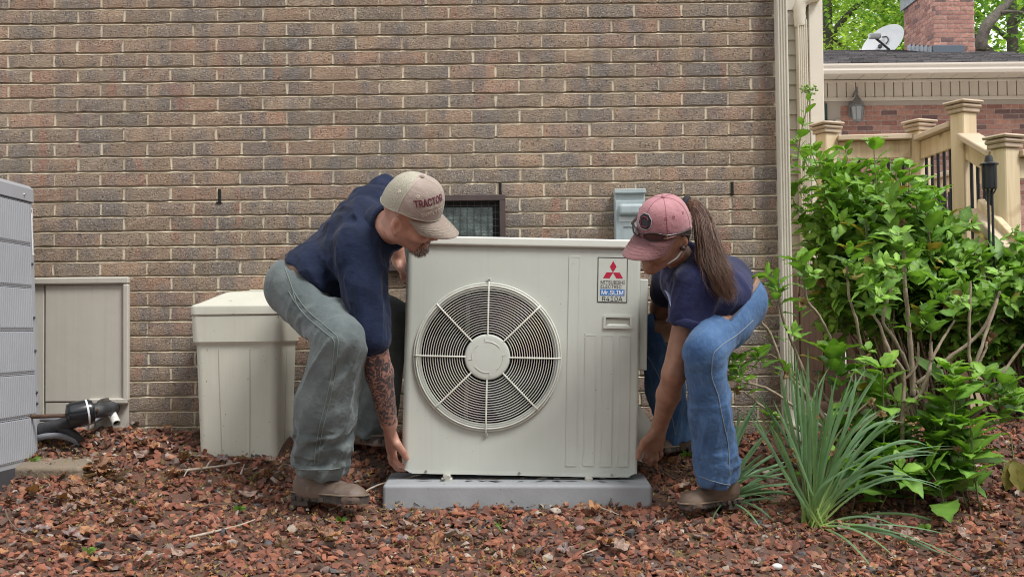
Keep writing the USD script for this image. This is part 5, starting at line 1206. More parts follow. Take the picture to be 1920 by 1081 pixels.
boot(aL, he, to, lea, rub, 'boot', man, 0.054)
# cap with mesh back, button, brim and lettering
capC = mw(-0.010, 0, 0.052)
def cap(c, R, s, par, front_m, back_m, brim_m, split, nm, brim_len=0.075, droop=0.55, tall=1.0):
    q = lambda x, y, z: c + R @ (np.array([x, y, z]) * s)
    n_t, n_p = 40, 16; V, Fb = [], []
    for j in range(n_p + 1):
        ph = j / n_p * math.pi / 2
        for i in range(n_t):
            a = 2 * math.pi * i / n_t
            rx = 0.112 if math.cos(a) > 0 else 0.108; ry = 0.090
            e = 0.80
            rr = math.cos(ph) ** e; zz = math.sin(ph) ** 0.92
            dip = -0.030 * max(0, -math.cos(a)) * (1 - zz)
            x = rx * rr * math.cos(a); y = ry * rr * math.sin(a); z = 0.112 * tall * zz + dip + 0.012 * max(0, math.cos(a)) * zz * rr * 2
            seam_ = 1 - 0.012 * (math.cos(a * 6) > 0.93) * (j > 0)
            V.append(q(x * seam_, y * seam_, z - 0.005))
    for j in range(n_p):
        for i in range(n_t):
            a, b = j * n_t + i, j * n_t + (i + 1) % n_t; Fb += [[a, b, b + n_t], [a, b + n_t, a + n_t]]
    V = np.array(V); Fb = np.array(Fb)
    cen = V[Fb].mean(1); lx = (cen - c) @ R / s
    full = trimesh.Trimesh(V, Fb, process=False)
    fr_f = lx[:, 0] > split(lx)
    crown = obj(nm, trimesh.Trimesh(V, Fb[fr_f], process=False), front_m, par, smooth=True)
    if (~fr_f).any(): obj('back_panel', trimesh.Trimesh(V, Fb[~fr_f], process=False), back_m, crown, smooth=True)
    # brim
    B, Fm = [], []; nu, nv = 22, 8
    for j in range(nv + 1):
        t = j / nv
        for i in range(nu + 1):
            a = math.radians(-74 + 148 * i / nu); ca_, sa_ = math.cos(a), math.sin(a)
            ext = brim_len * t * (0.30 + 0.70 * max(ca_, 0) ** 0.55)
            x = 0.109 * ca_ + ext * (0.9 + 0.1 * ca_); y = 0.088 * sa_ * (1 - 0.10 * t)
            z = -0.006 - droop * ext * 0.5 - 0.032 * (abs(sa_) ** 2.2) * (0.35 + 0.65 * t) - 0.001
            B.append(q(x, y, z))
    for j in range(nv):
        for i in range(nu): a = j * (nu + 1) + i; Fm += [[a, a + 1, a + nu + 2], [a, a + nu + 2, a + nu + 1]]
    top = trimesh.Trimesh(B, Fm, process=False)
    n_up = R[:, 2]; bot = top.copy(); bot.vertices = bot.vertices - n_up * 0.0045; bot.invert()
    o = len(B); rim = []
    ed = [nv * (nu + 1) + i for i in range(nu + 1)]
    for a, b in zip(ed[:-1], ed[1:]): rim += [[a, b, o + b], [a, o + b, o + a]]
    bm_ = trimesh.Trimesh(np.vstack([top.vertices, bot.vertices]), np.vstack([top.faces, bot.faces + o, np.array(rim)]), process=False)
    trimesh.repair.fix_normals(bm_)
    br_ = obj('brim', bm_, brim_m, crown, smooth=50)
    for t in (0.35, 0.5, 0.65, 0.8):
        j = t * nv; j0 = int(j); w_ = j - j0; pts = np.array([(np.array(B[j0 * (nu + 1) + i]) * (1 - w_) + np.array(B[min(j0 + 1, nv) * (nu + 1) + i]) * w_) for i in range(1, nu)]) + n_up * 0.0006
        obj('stitch_row', tube(pts, 0.0009, 4), back_m, br_)
    obj('button', Ell_mesh(q(0.0, 0, 0.108 * tall), 0.009 * s), front_m, crown, smooth=True)
    pts = np.array([V[0 * n_t + i] for i in list(range(n_t)) + [0]]); obj('band_edge', tube(pts, 0.0022, 5), back_m, crown, smooth=True)
    return crown, full, q, (V, n_t, n_p)
def Ell_mesh(c, r): m = trimesh.creation.icosphere(2, r); m.apply_translation(c); return m
tan = cloth('cap_tan', (0.36, 0.29, 0.255), (0.28, 0.225, 0.19), weave=500); mesh_b = mk('cap_mesh', (0.44, 0.41, 0.325), 0.8, (0.25, 0.23, 0.18), 420, lo=0.45, hi=0.6, detail=1.0, bump=(500, 0.6, 0.002)); brim_m = cloth('cap_brim', (0.30, 0.245, 0.205), (0.22, 0.175, 0.15))
crown, cfull, cq, (cv, nt_, np_) = cap(capC, mR, HS * 1.0, man, tan, mesh_b, brim_m, lambda l: -0.012 + 0 * l[:, 0], 'cap', brim_len=0.085)
for i0 in (int(nt_ * 0.27), int(nt_ * 0.73), 0):
    pts = np.array([cv[j * nt_ + i0] for j in range(np_ + 1)]); obj('seam_line', tube(pts, 0.0016, 5), mk('cap_stitch', (0.50, 0.46, 0.38), 0.8) if 'cap_stitch' not in _mats else _mats['cap_stitch'], crown, smooth=True)
nrm = lambda x, y, z: unit(mR @ np.array([x, y, z]))
to_, tn = cq(0.085, -0.052, 0.052), nrm(0.72, -0.62, 0.30)
tu = -nrm(0.5, 0.7, -0.10) if False else nrm(0.62, 0.75, 0.05)
mar = mk('maroon_thread', (0.12, 0.018, 0.038), 0.7); crm = mk('cream_thread', (0.62, 0.56, 0.46), 0.7)
tu = unit(tu - tn * (tu @ tn)); tup = np.cross(tn, tu); tu = unit(tu + 0.28 * tup); tup = np.cross(tn, tu)
obj('lettering', wrap_text(cfull, 'TRACTOR', 0.026, to_ + tup * 0.022, tu, tn, 0.112, True), mar, crown)
obj('lettering', wrap_text(cfull, 'SUPPLY CO', 0.012, to_ - tup * 0.024, tu, tn, 0.090, False), crm, crown)
pg = text_mesh('SINCE 1938', 0.008, 0.001)
obj('lettering', wrap_text(cfull, 'SINCE 1938', 0.008, to_ - tup * 0.002, tu, tn, 0.052, False), crm, crown)
for x, y, z in ((0.028, -0.075, 0.075), (-0.045, -0.078, 0.060)):
    cp_, _, ti_ = trimesh.proximity.closest_point(cfull, [cq(x, y, z)]); nn_ = cfull.face_normals[ti_[0]]
    obj('eyelet', trimesh.creation.torus(0.0045, 0.0016, 14, 6, transform=np.vstack([np.hstack([trimesh.geometry.align_vectors([0, 0, 1], nn_)[:3, :3], np.reshape(cp_[0], (3, 1))]), [0, 0, 0, 1]])), crm, crown)
# eye, brow and goatee
eye_w = mk('eye_white', (0.6, 0.57, 0.54), 0.2); iris = mk('iris', (0.03, 0.025, 0.02), 0.15)
for y in (1, -1):
    e = obj('eye', Ell_mesh(mw(0.0795, 0.031 * y, 0.006), 0.0125 * HS), eye_w, man, smooth=True); obj('iris', Ell_mesh(mw(0.0905, 0.0325 * y, 0.003), 0.0055 * HS), iris, e, smooth=True)
    obj('eyelid', surface([Ell(mw(0.0795, 0.031 * y, 0.010), (0.0150 * HS, 0.0145 * HS, 0.0112 * HS), mR, 0.005)], 0.0025), _mats.get('lid') or mk('lid', (0.36, 0.185, 0.135), 0.5), e, smooth=True)
rng = RNG(77)
def fuzz(mesh, test, n, length, down, mat, name, par, width=0.0011, seed=5):
    p, fi = trimesh.sample.sample_surface(mesh, n * 14, seed=seed); k = test(p); p, fi = p[k][:n], fi[k][:n]
    if len(p) == 0: return
    nn = mesh.face_normals[fi]; r = RNG(seed); L = length * r.uniform(0.6, 1.3, (len(p), 1)); dd = nn * 0.6 + down + r.normal(0, 0.25, p.shape)
    dd /= np.linalg.norm(dd, axis=1, keepdims=True)
    ribbon_hair(name, par, mat, p, np.stack([p - nn * 0.001, p + dd * L * 0.5, p + dd * L + down * L * 0.2], 1), width)
sub = bm.submesh([np.where(np.linalg.norm(bm.triangles_center - mc, axis=1) < 0.2)[0]], append=True, repair=False)
L_ = lambda p: (p - mc) @ mR / HS
fz_t = lambda p: (lambda l: (l[:, 2] < -0.050) & (l[:, 0] > 0.045) & (np.abs(l[:, 1]) < 0.036) & ~((np.abs(l[:, 2] + 0.0685) < 0.010) & (np.abs(l[:, 1]) < 0.022)))(L_(p))
dn = mR @ np.array([0.35, 0, -0.8])
fuzz(sub, fz_t, 620, 0.007, dn, mk('beard_dark', (0.055, 0.04, 0.032), 0.6), 'goatee', man, 0.0014, 5)
fuzz(sub, lambda p: fz_t(p) & (L_(p)[:, 2] < -0.080), 800, 0.010, dn, mk('beard_grey', (0.40, 0.36, 0.33), 0.6), 'goatee', man, 0.0014, 6)
fuzz(sub, lambda p: (lambda l: (l[:, 2] > 0.018) & (l[:, 2] < 0.034) & (l[:, 0] > 0.055) & (np.abs(l[:, 1]) > 0.014))(L_(p)), 260, 0.008, mR @ np.array([0, 0, -0.2]), _mats['beard_dark'], 'eyebrow', man, 0.0011, 7)

# ---------------------------------------------------------------- woman
wo = thing('person', 'woman in navy polo, jeans and faded pink cap with long brown ponytail, lifting the unit', 'person')
WS = 1.03
wc = P(1243, 442, 4.60)
wR3 = rotz(math.pi + 0.62) @ roty(0.46) @ rotx(-0.42)
hpw, ww = head_prims(wc, wR3, WS)
sN, eN, wN = P(1304, 532, 4.66), P(1264, 700, 4.68), P(1238, 796, 4.90)
sF, eF, wF = P(1262, 505, 5.02), P(1240, 575, 5.18), P(1228, 640, 5.24)
hN, hF = P(1376, 570, 4.85), P(1364, 552, 5.08)
kN, kF = P(1320, 660, 4.54), P(1228, 626, 5.14)
aN, aF = P(1348, 890, 4.74), P(1266, 822, 5.26)
n0, n1 = P(1298, 508, 4.82), ww(-0.025, 0, -0.055)
wt = lambda g: [Cone(hN + (-0.01, 0.04, 0.03), sN + (0.02, 0.06, -0.01), 0.105 + g, 0.092 + g, 0.05), Cone(hF + (-0.01, -0.03, 0.05), sF + (0.02, -0.02, 0.01), 0.105 + g, 0.092 + g, 0.05), Cone((hN + hF) / 2 + (-0.02, 0, 0.03), (sN + sF) / 2 + (0.02, 0, 0.0), 0.112 + g, 0.110 + g, 0.05)]
wl_ = lambda g: [Cone(hN, kN, 0.100 + g, 0.072 + g, 0.02), Cone(hF, kF, 0.096 + g, 0.068 + g, 0.02)]
yk = ub_l[1]
fkW = [P(1212, 838, 4.955), P(1221, 843, 4.965), P(1230, 843, 4.980), P(1238, 838, 5.0)]
fgW = []
for i, k in enumerate(fkW):
    L = [0.95, 1.05, 1.0, 0.8][i]; a = k + np.array((0.001, 0.004, -0.036)) * L; b = a + np.array((-0.004, 0.022, -0.020)) * L; c = b + np.array((-0.010, 0.026, -0.002)) * L
    fgW.append([k, a, b, c])
thW = [P(1224, 812, 4.90), P(1208, 828, 4.905), P(1200, 843, 4.915), P(1197, 857, 4.925)]
handN = hand_prims(wN, None, fgW, thW, 1.08)
fkF = [wF + (-0.03, 0.012 * i - 0.02, -0.06) for i in range(4)]
handF = hand_prims(wF, None, [[k, k + (-0.01, 0, -0.03), k + (-0.025, 0, -0.045), k + (-0.04, 0, -0.048)] for k in fkF], [wF + (-0.01, -0.02, -0.02), wF + (-0.02, -0.035, -0.04), wF + (-0.035, -0.04, -0.055), wF + (-0.05, -0.04, -0.06)], 0.9)
wbody = wt(-0.045) + wl_(-0.045) + [Cone(kN, aN, 0.056, 0.042, 0.03), Cone(kF, aF, 0.056, 0.042, 0.03), Cone(sN, eN, 0.054, 0.046, 0.03), Cone(eN, eN * 0.6 + wN * 0.4, 0.044, 0.045, 0.02), Cone(eN * 0.6 + wN * 0.4, wN, 0.045, 0.030, 0.02),
         Cone(sF, eF, 0.050, 0.042, 0.03), Cone(eF, wF, 0.042, 0.028, 0.03), Cone(n0, n1, 0.058, 0.054, 0.03)] + hpw + handN + handF
wm = surface(wbody, 0.0042)
zz = np.zeros(len(wm.vertices))
obj('body', wm, skin_nodes('woman_skin', (0.27, 0.140, 0.088), (0.21, 0.100, 0.062)), wo, smooth=True, extra={'ink': np.stack([zz, zz, zz], 1)})
polo = cloth('navy_knit', (0.015, 0.019, 0.068), (0.009, 0.011, 0.042), sheen=0.12)
WP2, WN2 = P(1402, 545, 4.95), unit([-0.70, 0, 0.71])
cutN = sN * 0.52 + eN * 0.48
wsh = [Cone(n0, n0 * 0.45 + n1 * 0.55, 0.090, 0.070, 0.04), Cut(n0 * 0.45 + n1 * 0.55, n1 - n0), Cone(sN, cutN + (0.012, 0, 0.0), 0.088, 0.080, 0.05), Cut(cutN, unit(eN - sN) + np.array((-0.22, 0, -0.1)), 0.25)] + wt(0.004) + [Cone(sF, sF * 0.4 + eF * 0.6, 0.080, 0.068, 0.05), Cone(hN, hN * 0.7 + sN * 0.3, 0.108, 0.104, 0.05), Cone(hF, hF * 0.7 + sF * 0.3, 0.112, 0.106, 0.05), Cut(WP2 + WN2 * 0.012, -WN2, 0.32)]
wsm = surface(wsh, 0.0055, folds(23, 0.010, [(hN, sN, 11, 0.026, 0.24), (sN, eN, -14, 0.024, 0.16), (P(1400, 540, 4.9), P(1310, 480, 4.9), 9, 0.012, 0.3)]))
wsh_o = obj('shirt', wsm, polo, wo, smooth=True)
cuw = unit(unit(eN - sN) + np.array((-0.22, 0, -0.1)))
obj('sleeve_hem', surface([Cone(cutN - cuw * 0.028 + (0.012, 0, 0), cutN + (0.012, 0, 0), 0.0835, 0.0835, 0.01), Cut(cutN + cuw * 0.001, cuw), Cut(cutN - cuw * 0.030, -cuw)], 0.0055, folds(23, 0.010, [(sN, eN, 13, 0.014, 0.14)])), polo, wsh_o, smooth=True)
cw = unit(n1 - n0); ccw = n0 * 0.5 + n1 * 0.5
obj('collar', surface([Cone(ccw - cw * 0.03, ccw + cw * 0.012, 0.086, 0.074, 0.01), Ell(ccw + cw * 0.03, (0.064,) * 3, None, 0.01, cut=True), Cut(ccw + cw * 0.014, cw), Cut(ccw - cw * 0.042, -cw)], 0.005, lambda p: 0.006 * (fbm(p * 14, 2, 14) - 0.5)), polo, wsh_o, smooth=True)
pts = on_surface(wsm, [(1247, 544), (1252, 549), (1256, 557), (1257, 565), (1258, 574)], 0.001)
if len(pts) > 2: obj('chest_mark', tube(pts, [0.002, 0.005, 0.006, 0.004, 0.001][:len(pts)], 6), mk('mark_pale_blue', (0.34, 0.38, 0.62), 0.6), wsh_o)
denim = mk('denim', (0.066, 0.135, 0.262), 0.85, (0.026, 0.062, 0.150), 6, lo=0.30, hi=0.72, bump=(45, 0.55, 0.008), spec=0.2, sheen=0.08, streak=((0.15, 0.225, 0.33), 0.45))
wpn = wl_(0.004) + [Ell((hN + hF) / 2 + (0.02, 0, 0.0), (0.115, 0.195, 0.112), None, 0.05), Cone((hN + hF) / 2, (hN + hF) / 2 + (-0.03, 0, 0.08), 0.118, 0.110, 0.05), Cone(hN + (0.02, 0, 0), hN * 0.6 + kN * 0.4 + (0.01, 0, -0.01), 0.102, 0.094, 0.05),
       Cone(kN, kN * 0.5 + aN * 0.5, 0.073, 0.074, 0.022), Cone(kN * 0.5 + aN * 0.5, aN, 0.074, 0.082, 0.03), Cone(kF, kF * 0.5 + aF * 0.5, 0.074, 0.070, 0.05), Cone(kF * 0.5 + aF * 0.5, aF, 0.070, 0.072, 0.03),
       Cut(aN + (aN - kN) * 0.02, aN - kN, 0.2), Cut(aF + (aF - kF) * 0.01, aF - kF, 0.2), Cut(WP2, WN2, 0.4)]
wpm = surface(wpn, 0.0052, folds(33, 0.008, [(hN, kN, 11, 0.012, 0.18), (kN, kN * 0.65 + aN * 0.35, 26, 0.030, 0.15), (kN * 0.8 + aN * 0.2, aN, -15, 0.030, 0.14), (aN * 0.75 + kN * 0.25, aN, 22, 0.026, 0.14), (kF, aF, -15, 0.03, 0.13), (P(1330, 690, 4.6), P(1370, 640, 4.7), 20, 0.012, 0.12)]))
wj = obj('jeans', wpm, denim, wo, smooth=True)
stj = mk('denim_stitch', (0.17, 0.205, 0.245), 0.8)
seam(wj, wpm, [(1412, 600), (1385, 625), (1350, 650), (1337, 665), (1334, 700), (1346, 740), (1356, 790), (1366, 840), (1368, 890)], stj, 0.0018)
seam(wj, wpm, [(1312, 892), (1330, 899), (1355, 906), (1380, 910)], stj)
seam(wj, wpm, [(1212, 665), (1228, 690), (1245, 730), (1262, 790), (1266, 815)], stj)
obj('belt', surface(wt(-0.004) + [Cone(hN, hN * 0.7 + sN * 0.3, 0.096, 0.094, 0.05), Ell((hN + hF) / 2 + (0.02, 0, 0.0), (0.108, 0.19, 0.104), None, 0.05), Cone((hN + hF) / 2, (hN + hF) / 2 + (-0.03, 0, 0.08), 0.119, 0.112, 0.05), Cut(WP2 + WN2 * 0.020, WN2), Cut(WP2 - WN2 * 0.012, -WN2)], 0.0055), mk('belt_tan', (0.25, 0.15, 0.10), 0.6, (0.17, 0.10, 0.07), 20), wo, smooth=True)
wlea = mk('suede_brown', (0.150, 0.100, 0.070), 0.75, (0.090, 0.060, 0.044), 12)
he, to = P(1380, 926, 4.84), P(1279, 938, 4.68); he[2], to[2] = G(he[0], he[1]) + 0.026, G(to[0], to[1]) + 0.026
boot(aN, he, to, wlea, rub, 'boot', wo, 0.046, sole_h=0.018, round_=0.036)
he, to = P(1298, 838, 5.32), P(1228, 842, 5.18); he[2], to[2] = G(he[0], he[1]) + 0.020, G(to[0], to[1]) + 0.020
boot(aF, he, to, wlea, rub, 'boot', wo, 0.044, sole_h=0.018, round_=0.036)
# cap, patch, sunglasses, earpiece
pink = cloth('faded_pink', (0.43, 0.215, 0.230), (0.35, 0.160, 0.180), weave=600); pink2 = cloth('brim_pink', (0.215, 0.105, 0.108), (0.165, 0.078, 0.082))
capW = ww(-0.010, 0, 0.048)
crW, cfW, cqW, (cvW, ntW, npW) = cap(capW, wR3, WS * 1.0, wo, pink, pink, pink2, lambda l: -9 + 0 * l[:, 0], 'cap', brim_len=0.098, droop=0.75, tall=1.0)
ps = mk('pink_stitch', (0.24, 0.075, 0.095), 0.8)
for k in range(6):
    i0 = int(ntW * k / 6); pts = np.array([cvW[j * ntW + i0] for j in range(npW + 1)]); obj('seam_line', tube(pts, 0.0012, 5), ps, crW, smooth=True)
for x, y in ((0.055, 0.055), (-0.02, 0.082), (0.055, -0.055), (0.03, 0.072)):
    cp_, _, ti_ = trimesh.proximity.closest_point(cfW, [cqW(x, y, 0.065)]); nn_ = cfW.face_normals[ti_[0]]
    obj('eyelet', trimesh.creation.torus(0.0042, 0.0015, 14, 6, transform=np.vstack([np.hstack([trimesh.geometry.align_vectors([0, 0, 1], nn_)[:3, :3], np.reshape(cp_[0], (3, 1))]), [0, 0, 0, 1]])), ps, crW)
def on_cap(ang, z, lift=0.0):
    a = math.radians(ang); q0 = cqW(0.112 * math.cos(a) * 1.3, 0.090 * math.sin(a) * 1.3, z); q1 = cqW(0, 0, z)
    loc, ri, ti = cfW.ray.intersects_location([q0], [unit(q1 - q0)], multiple_hits=False)
    return (loc[0] if len(loc) else q0 * 0.77 + q1 * 0.23) + unit(q0 - q1) * lift
def cap_patch(a0, a1, z0, z1, lift, nu=8, nv=5, shape=lambda u, v: True):
    V, Fp = [], []
    for i in range(nu + 1):
        for j in range(nv + 1): V.append(on_cap(a0 + (a1 - a0) * i / nu, z0 + (z1 - z0) * j / nv, lift))
    for i in range(nu):
        for j in range(nv):
            if shape((i + 0.5) / nu * 2 - 1, (j + 0.5) / nv * 2 - 1): a = i * (nv + 1) + j; Fp += [[a, a + nv + 1, a + nv + 2], [a, a + nv + 2, a + 1]]
    m = trimesh.Trimesh(V, Fp, process=False); m.remove_unreferenced_vertices(); b = m.copy(); b.invert(); b.vertices = b.vertices + (capW - b.vertices) * 0.02
    return cat_([m, b])
oct_ = lambda u, v: abs(u) + abs(v) < 1.45
pt = obj('patch', cap_patch(-19, 19, 0.028, 0.082, 0.0015, 16, 16, oct_), mk('patch_black', (0.022, 0.020, 0.026), 0.7), crW)
gy_ = mk('patch_grey', (0.42, 0.40, 0.41), 0.7)
edge = [on_cap(19 * u, 0.055 + 0.027 * v, 0.0030) for u, v in ((-1, -0.45), (-0.45, -1), (0.45, -1), (1, -0.45), (1, 0.45), (0.45, 1), (-0.45, 1), (-1, 0.45), (-1, -0.45))]
obj('patch_edge', tube(edge, 0.0013, 5), gy_, pt)
obj('patch_letter', tube([on_cap(19 * u, 0.055 + 0.027 * v, 0.0032) for u, v in ((0.55, 0.35), (0.35, 0.62), (-0.35, 0.62), (-0.60, 0.3), (-0.60, -0.3), (-0.35, -0.62), (0.35, -0.62), (0.55, -0.35))], 0.0022, 5), mk('patch_maroon', (0.16, 0.03, 0.05), 0.7), pt)
sg = thing('sunglasses', 'dark wraparound sunglasses resting on the brim of the pink cap', 'sunglasses')
lens = mk('lens_dark', (0.030, 0.012, 0.014), 0.08, coat=0.6); frm = mk('frame_dark', (0.022, 0.012, 0.012), 0.25)
egg = lambda u, v: u * u + v * v < 1.02
for s_ in (1, -1):
    obj('lens', cap_patch(s_ * 7, s_ * 47, -0.004, 0.026, 0.013, 14, 12, egg), lens, sg, smooth=True)
    rim_ = [on_cap(s_ * (27 + 20.5 * math.cos(t)), 0.011 + 0.0155 * math.sin(t), 0.014) for t in np.linspace(0, 2 * math.pi, 25)]
    obj('rim', tube(rim_, 0.0028, 6), frm, sg, smooth=True)
    obj('temple', tube([on_cap(s_ * a, 0.014 - (a - 50) * 0.0003, 0.015 - (a - 50) * 0.00012) for a in np.linspace(46, 108, 12)], np.linspace(0.0062, 0.0035, 12), 6), frm, sg, smooth=True)
    obj('hinge', tube([on_cap(s_ * 52, z, 0.019) for z in (0.004, 0.012, 0.020)], 0.0026, 6), mk('hinge_gold', (0.42, 0.36, 0.20), 0.3, metallic=0.8) if s_ == 1 else _mats['hinge_gold'], sg)
obj('bridge', tube([on_cap(a, 0.018, 0.016) for a in (-7, -3, 3, 7)], 0.0028, 6), frm, sg)
ep = thing('earpiece', 'black and silver wireless earpiece worn on the ear below the pink cap', 'headset')
ec = ww(-0.012, 0.088, -0.010)
obj('ear_hook', tube(curve([ww(-0.002, 0.086, -0.020), ww(-0.028, 0.092, -0.012), ww(-0.034, 0.092, 0.012), ww(-0.018, 0.092, 0.030), ww(-0.002, 0.092, 0.030)], 14), 0.0042, 6), frm, ep, smooth=True)
obj('bud', Ell_mesh(ww(0.002, 0.094, -0.018), 0.0105), frm, ep, smooth=True)
obj('boom', tube([ww(0.004, 0.096, -0.022), ww(0.030, 0.090, -0.046), ww(0.062, 0.074, -0.062)], [0.0042, 0.0036, 0.0028], 6), mk('boom_silver', (0.45, 0.45, 0.43), 0.35, metallic=0.5), ep, smooth=True)
for y in (1, -1):
    e = obj('eye', Ell_mesh(ww(0.0795, 0.031 * y, 0.006), 0.0125 * WS), eye_w, wo, smooth=True); obj('iris', Ell_mesh(ww(0.0905, 0.0325 * y, 0.003), 0.0055 * WS), iris, e, smooth=True)
# hair: cap of hair at the back of the head, then the ponytail
hair_m = usdkit.material(stage, '/World/Looks/brown_hair', {'g': ('geometry', {}), 'm': ('mapping', {'scale': (120, 120, 8)}), 'n': ('noise_texture', {'scale': 1.0, 'detail': 3.0}), 'r': ('rgb_ramp', {'ramp': [(0.3, (0.045, 0.024, 0.015)), (0.52, (0.115, 0.058, 0.034)), (0.74, (0.24, 0.128, 0.078))]}), 'p': ('principled_bsdf', {'roughness': 0.42, 'specular_ior_level': 0.5})},
    [('g.position', 'm.vector'), ('m.vector', 'n.vector'), ('n.fac', 'r.fac'), ('r.color', 'p.base_color')], surface='p.BSDF')
hair_d = mk('hair_dark', (0.035, 0.020, 0.014), 0.6, (0.06, 0.035, 0.024), 60)
root = P(1284, 383, 4.70); 
tail = curve([root, P(1302, 387, 4.68), P(1317, 412, 4.65), P(1326, 450, 4.62), P(1336, 490, 4.60), P(1350, 525, 4.58), P(1366, 552, 4.58)], 16)
tr = np.interp(np.linspace(0, 1, 16), [0, 0.12, 0.35, 0.65, 0.88, 1], [0.019, 0.027, 0.036, 0.038, 0.029, 0.012])
hp_ = [Ell(ww(-0.028, 0, 0.010), np.array((0.088, 0.080, 0.090)) * WS, wR3, 0.02), Cone(ww(-0.085, 0, -0.01), ww(-0.075, 0, -0.055), 0.035, 0.022, 0.03)]
hcap = surface(hp_ + [Cut(ww(0.028, 0, 0), wR3[:, 0]), Cut(ww(0, 0, 0.062), wR3[:, 2])], 0.0042, lambda p: 0.003 * np.sin(((p - wc) @ wR3[:, 2]) * 900))
hr = obj('hair', hcap, hair_d, wo, smooth=True)
hb = surface([Cone(tail[i], tail[i + 1], tr[i] * 0.72, tr[i + 1] * 0.72, 0.02) for i in range(15)], 0.0045, lambda p: 0.006 * (fbm(p * np.array([60, 60, 10]), 2, 6) - 0.5))
pny = obj('ponytail', hb, hair_d, hr, smooth=True)
r = RNG(61); NS = 2600
tt_ = np.gradient(tail, axis=0); tt_ /= np.linalg.norm(tt_, axis=1, keepdims=True)
side_ = np.cross(tt_, [0, 1, 0]); side_ /= np.linalg.norm(side_, axis=1, keepdims=True); dep_ = np.cross(tt_, side_)
th0, rad0 = r.uniform(0, 2 * np.pi, NS), np.sqrt(r.uniform(0.45, 1.0, NS)); le = r.uniform(0.62, 1.06, NS)
uu = np.linspace(0, 1, 14); paths = np.zeros((NS, 14, 3))
sw = r.normal(0, 1, (NS, 3))
for j, u_ in enumerate(uu):
    s_ = np.clip(u_ * le, 0, 1.06) * 15; i0 = np.clip(s_.astype(int), 0, 14); w_ = (s_ - i0)[:, None]
    C_ = tail[i0] * (1 - w_) + tail[i0 + 1] * w_; R_ = (tr[i0] * (1 - w_[:, 0]) + tr[i0 + 1] * w_[:, 0]) * rad0 * 1.02 + 0.006 * (u_ > 0.9)
    a = th0 + 0.35 * np.sin(u_ * 3 + sw[:, 0]) * u_
    fly = (r.uniform(size=NS) * 0 + (np.abs(sw[:, 1]) > 1.6)) * 0.02 * u_ ** 1.5
    R_ = R_ * (1 + 0.25 * u_ * sw[:, 2] * 0.5) + fly
    paths[:, j] = C_ + side_[i0] * (np.cos(a) * R_)[:, None] + dep_[i0] * (np.sin(a) * R_)[:, None] + sw * 0.009 * u_ ** 2
ribbon_hair('strands', pny, hair_m, None, paths, 0.0018)
obj('hair_tie', tube([root + (tail[1] - root) * t for t in (-0.15, 0.25, 0.6)], [0.030, 0.036, 0.030], 14), mk('tie_black', (0.010, 0.010, 0.014), 0.8, bump=(120, 0.8, 0.004)), hr, smooth=True)

# ================================================================ plants
leaf_mat = mk('hydrangea_leaf', (0.1, 0.2, 0.05), 0.46, tint=True, c2=(0.62, 0.72, 0.62), scale=26, lo=0.35, hi=0.75, translucent=0.28, bump=(120, 0.35, 0.003), spec=0.35)
blade_mat = mk('strap_leaf', (0.1, 0.2, 0.06), 0.42, tint=True, c2=(0.75, 0.82, 0.75), scale=18, translucent=0.22, spec=0.45)
twig_mat = mk('shrub_stem', (0.33, 0.265, 0.19), 0.85, (0.20, 0.15, 0.105), 26, bump=(70, 0.6, 0.004))
stem_green = mk('green_stem', (0.13, 0.17, 0.06), 0.7, (0.16, 0.13, 0.07), 20)
def leaf_template(n=5, wid=0.62, fold=0.22, curl=0.30, serr=0.0, seed=0):
    """Ovate pointed leaf along +x of length 1, blade facing +z; 4 n triangles."""
    r = RNG(seed); t = np.linspace(0, 1, n + 1); w = wid * 0.5 * np.sin(np.pi * t ** 0.82) ** 0.85 * (1 - 0.25 * t); w[0], w[-1] = 0.015, 0.0
    zc = curl * (t - t * t * 1.5) * 0.6; V, Fl = [], []
    for i in range(n + 1):
        j = 1 + serr * r.normal()
        rp = 0.022 * (-1) ** i
        V += [(t[i] + 0.03, w[i] * j, zc[i] + w[i] * fold + rp), (t[i], 0, zc[i]), (t[i] + 0.03, -w[i] * j, zc[i] + w[i] * fold + rp)]
    for i in range(n):
        a = 3 * i; Fl += [[a, a + 1, a + 4], [a, a + 4, a + 3], [a + 1, a + 2, a + 5], [a + 1, a + 5, a + 4]]
    return np.array(V), np.array(Fl)
LT = [leaf_template(7, 0.66, 0.20, 0.34, 0.09, 1), leaf_template(7, 0.58, 0.34, 0.10, 0.09, 2), leaf_template(7, 0.72, 0.12, 0.62, 0.09, 3)]
class Leaves:
    def __init__(s): s.items = []
    def add(s, p, d, up_, size, col):
        x = unit(d); y = unit(np.cross(up_, x)); z = np.cross(x, y); s.items.append((np.asarray(p, float), np.stack([x, y, z], 1) * size, col))
    def build(s, parent, first, rng, mat=None, score=lambda p, m: -p[1] + 6 * np.linalg.norm(m[:, 0])):
        mat = mat or leaf_mat
        order = sorted(range(len(s.items)), key=lambda i: -score(s.items[i][0], s.items[i][1]))
        V, Fl, C, o = [], [], [], 0
        for k, i in enumerate(order):
            p, M, c = s.items[i]; v, f = LT[rng.integers(0, 3)]; w = v @ M.T + p
            c = np.tile(c, (len(w), 1)); c[1::3] *= 1.28; c[0::6] *= 0.90; c[2::6] *= 0.93
            if k < first: obj('leaf', (w, f), mat, parent, smooth=True, tint=c)
            else: V.append(w); Fl.append(f + o); C.append(c); o += len(w)
        if V: obj('leaf', (np.vstack(V), np.vstack(Fl)), mat, parent, smooth=True, tint=np.vstack(C), kind='stuff')
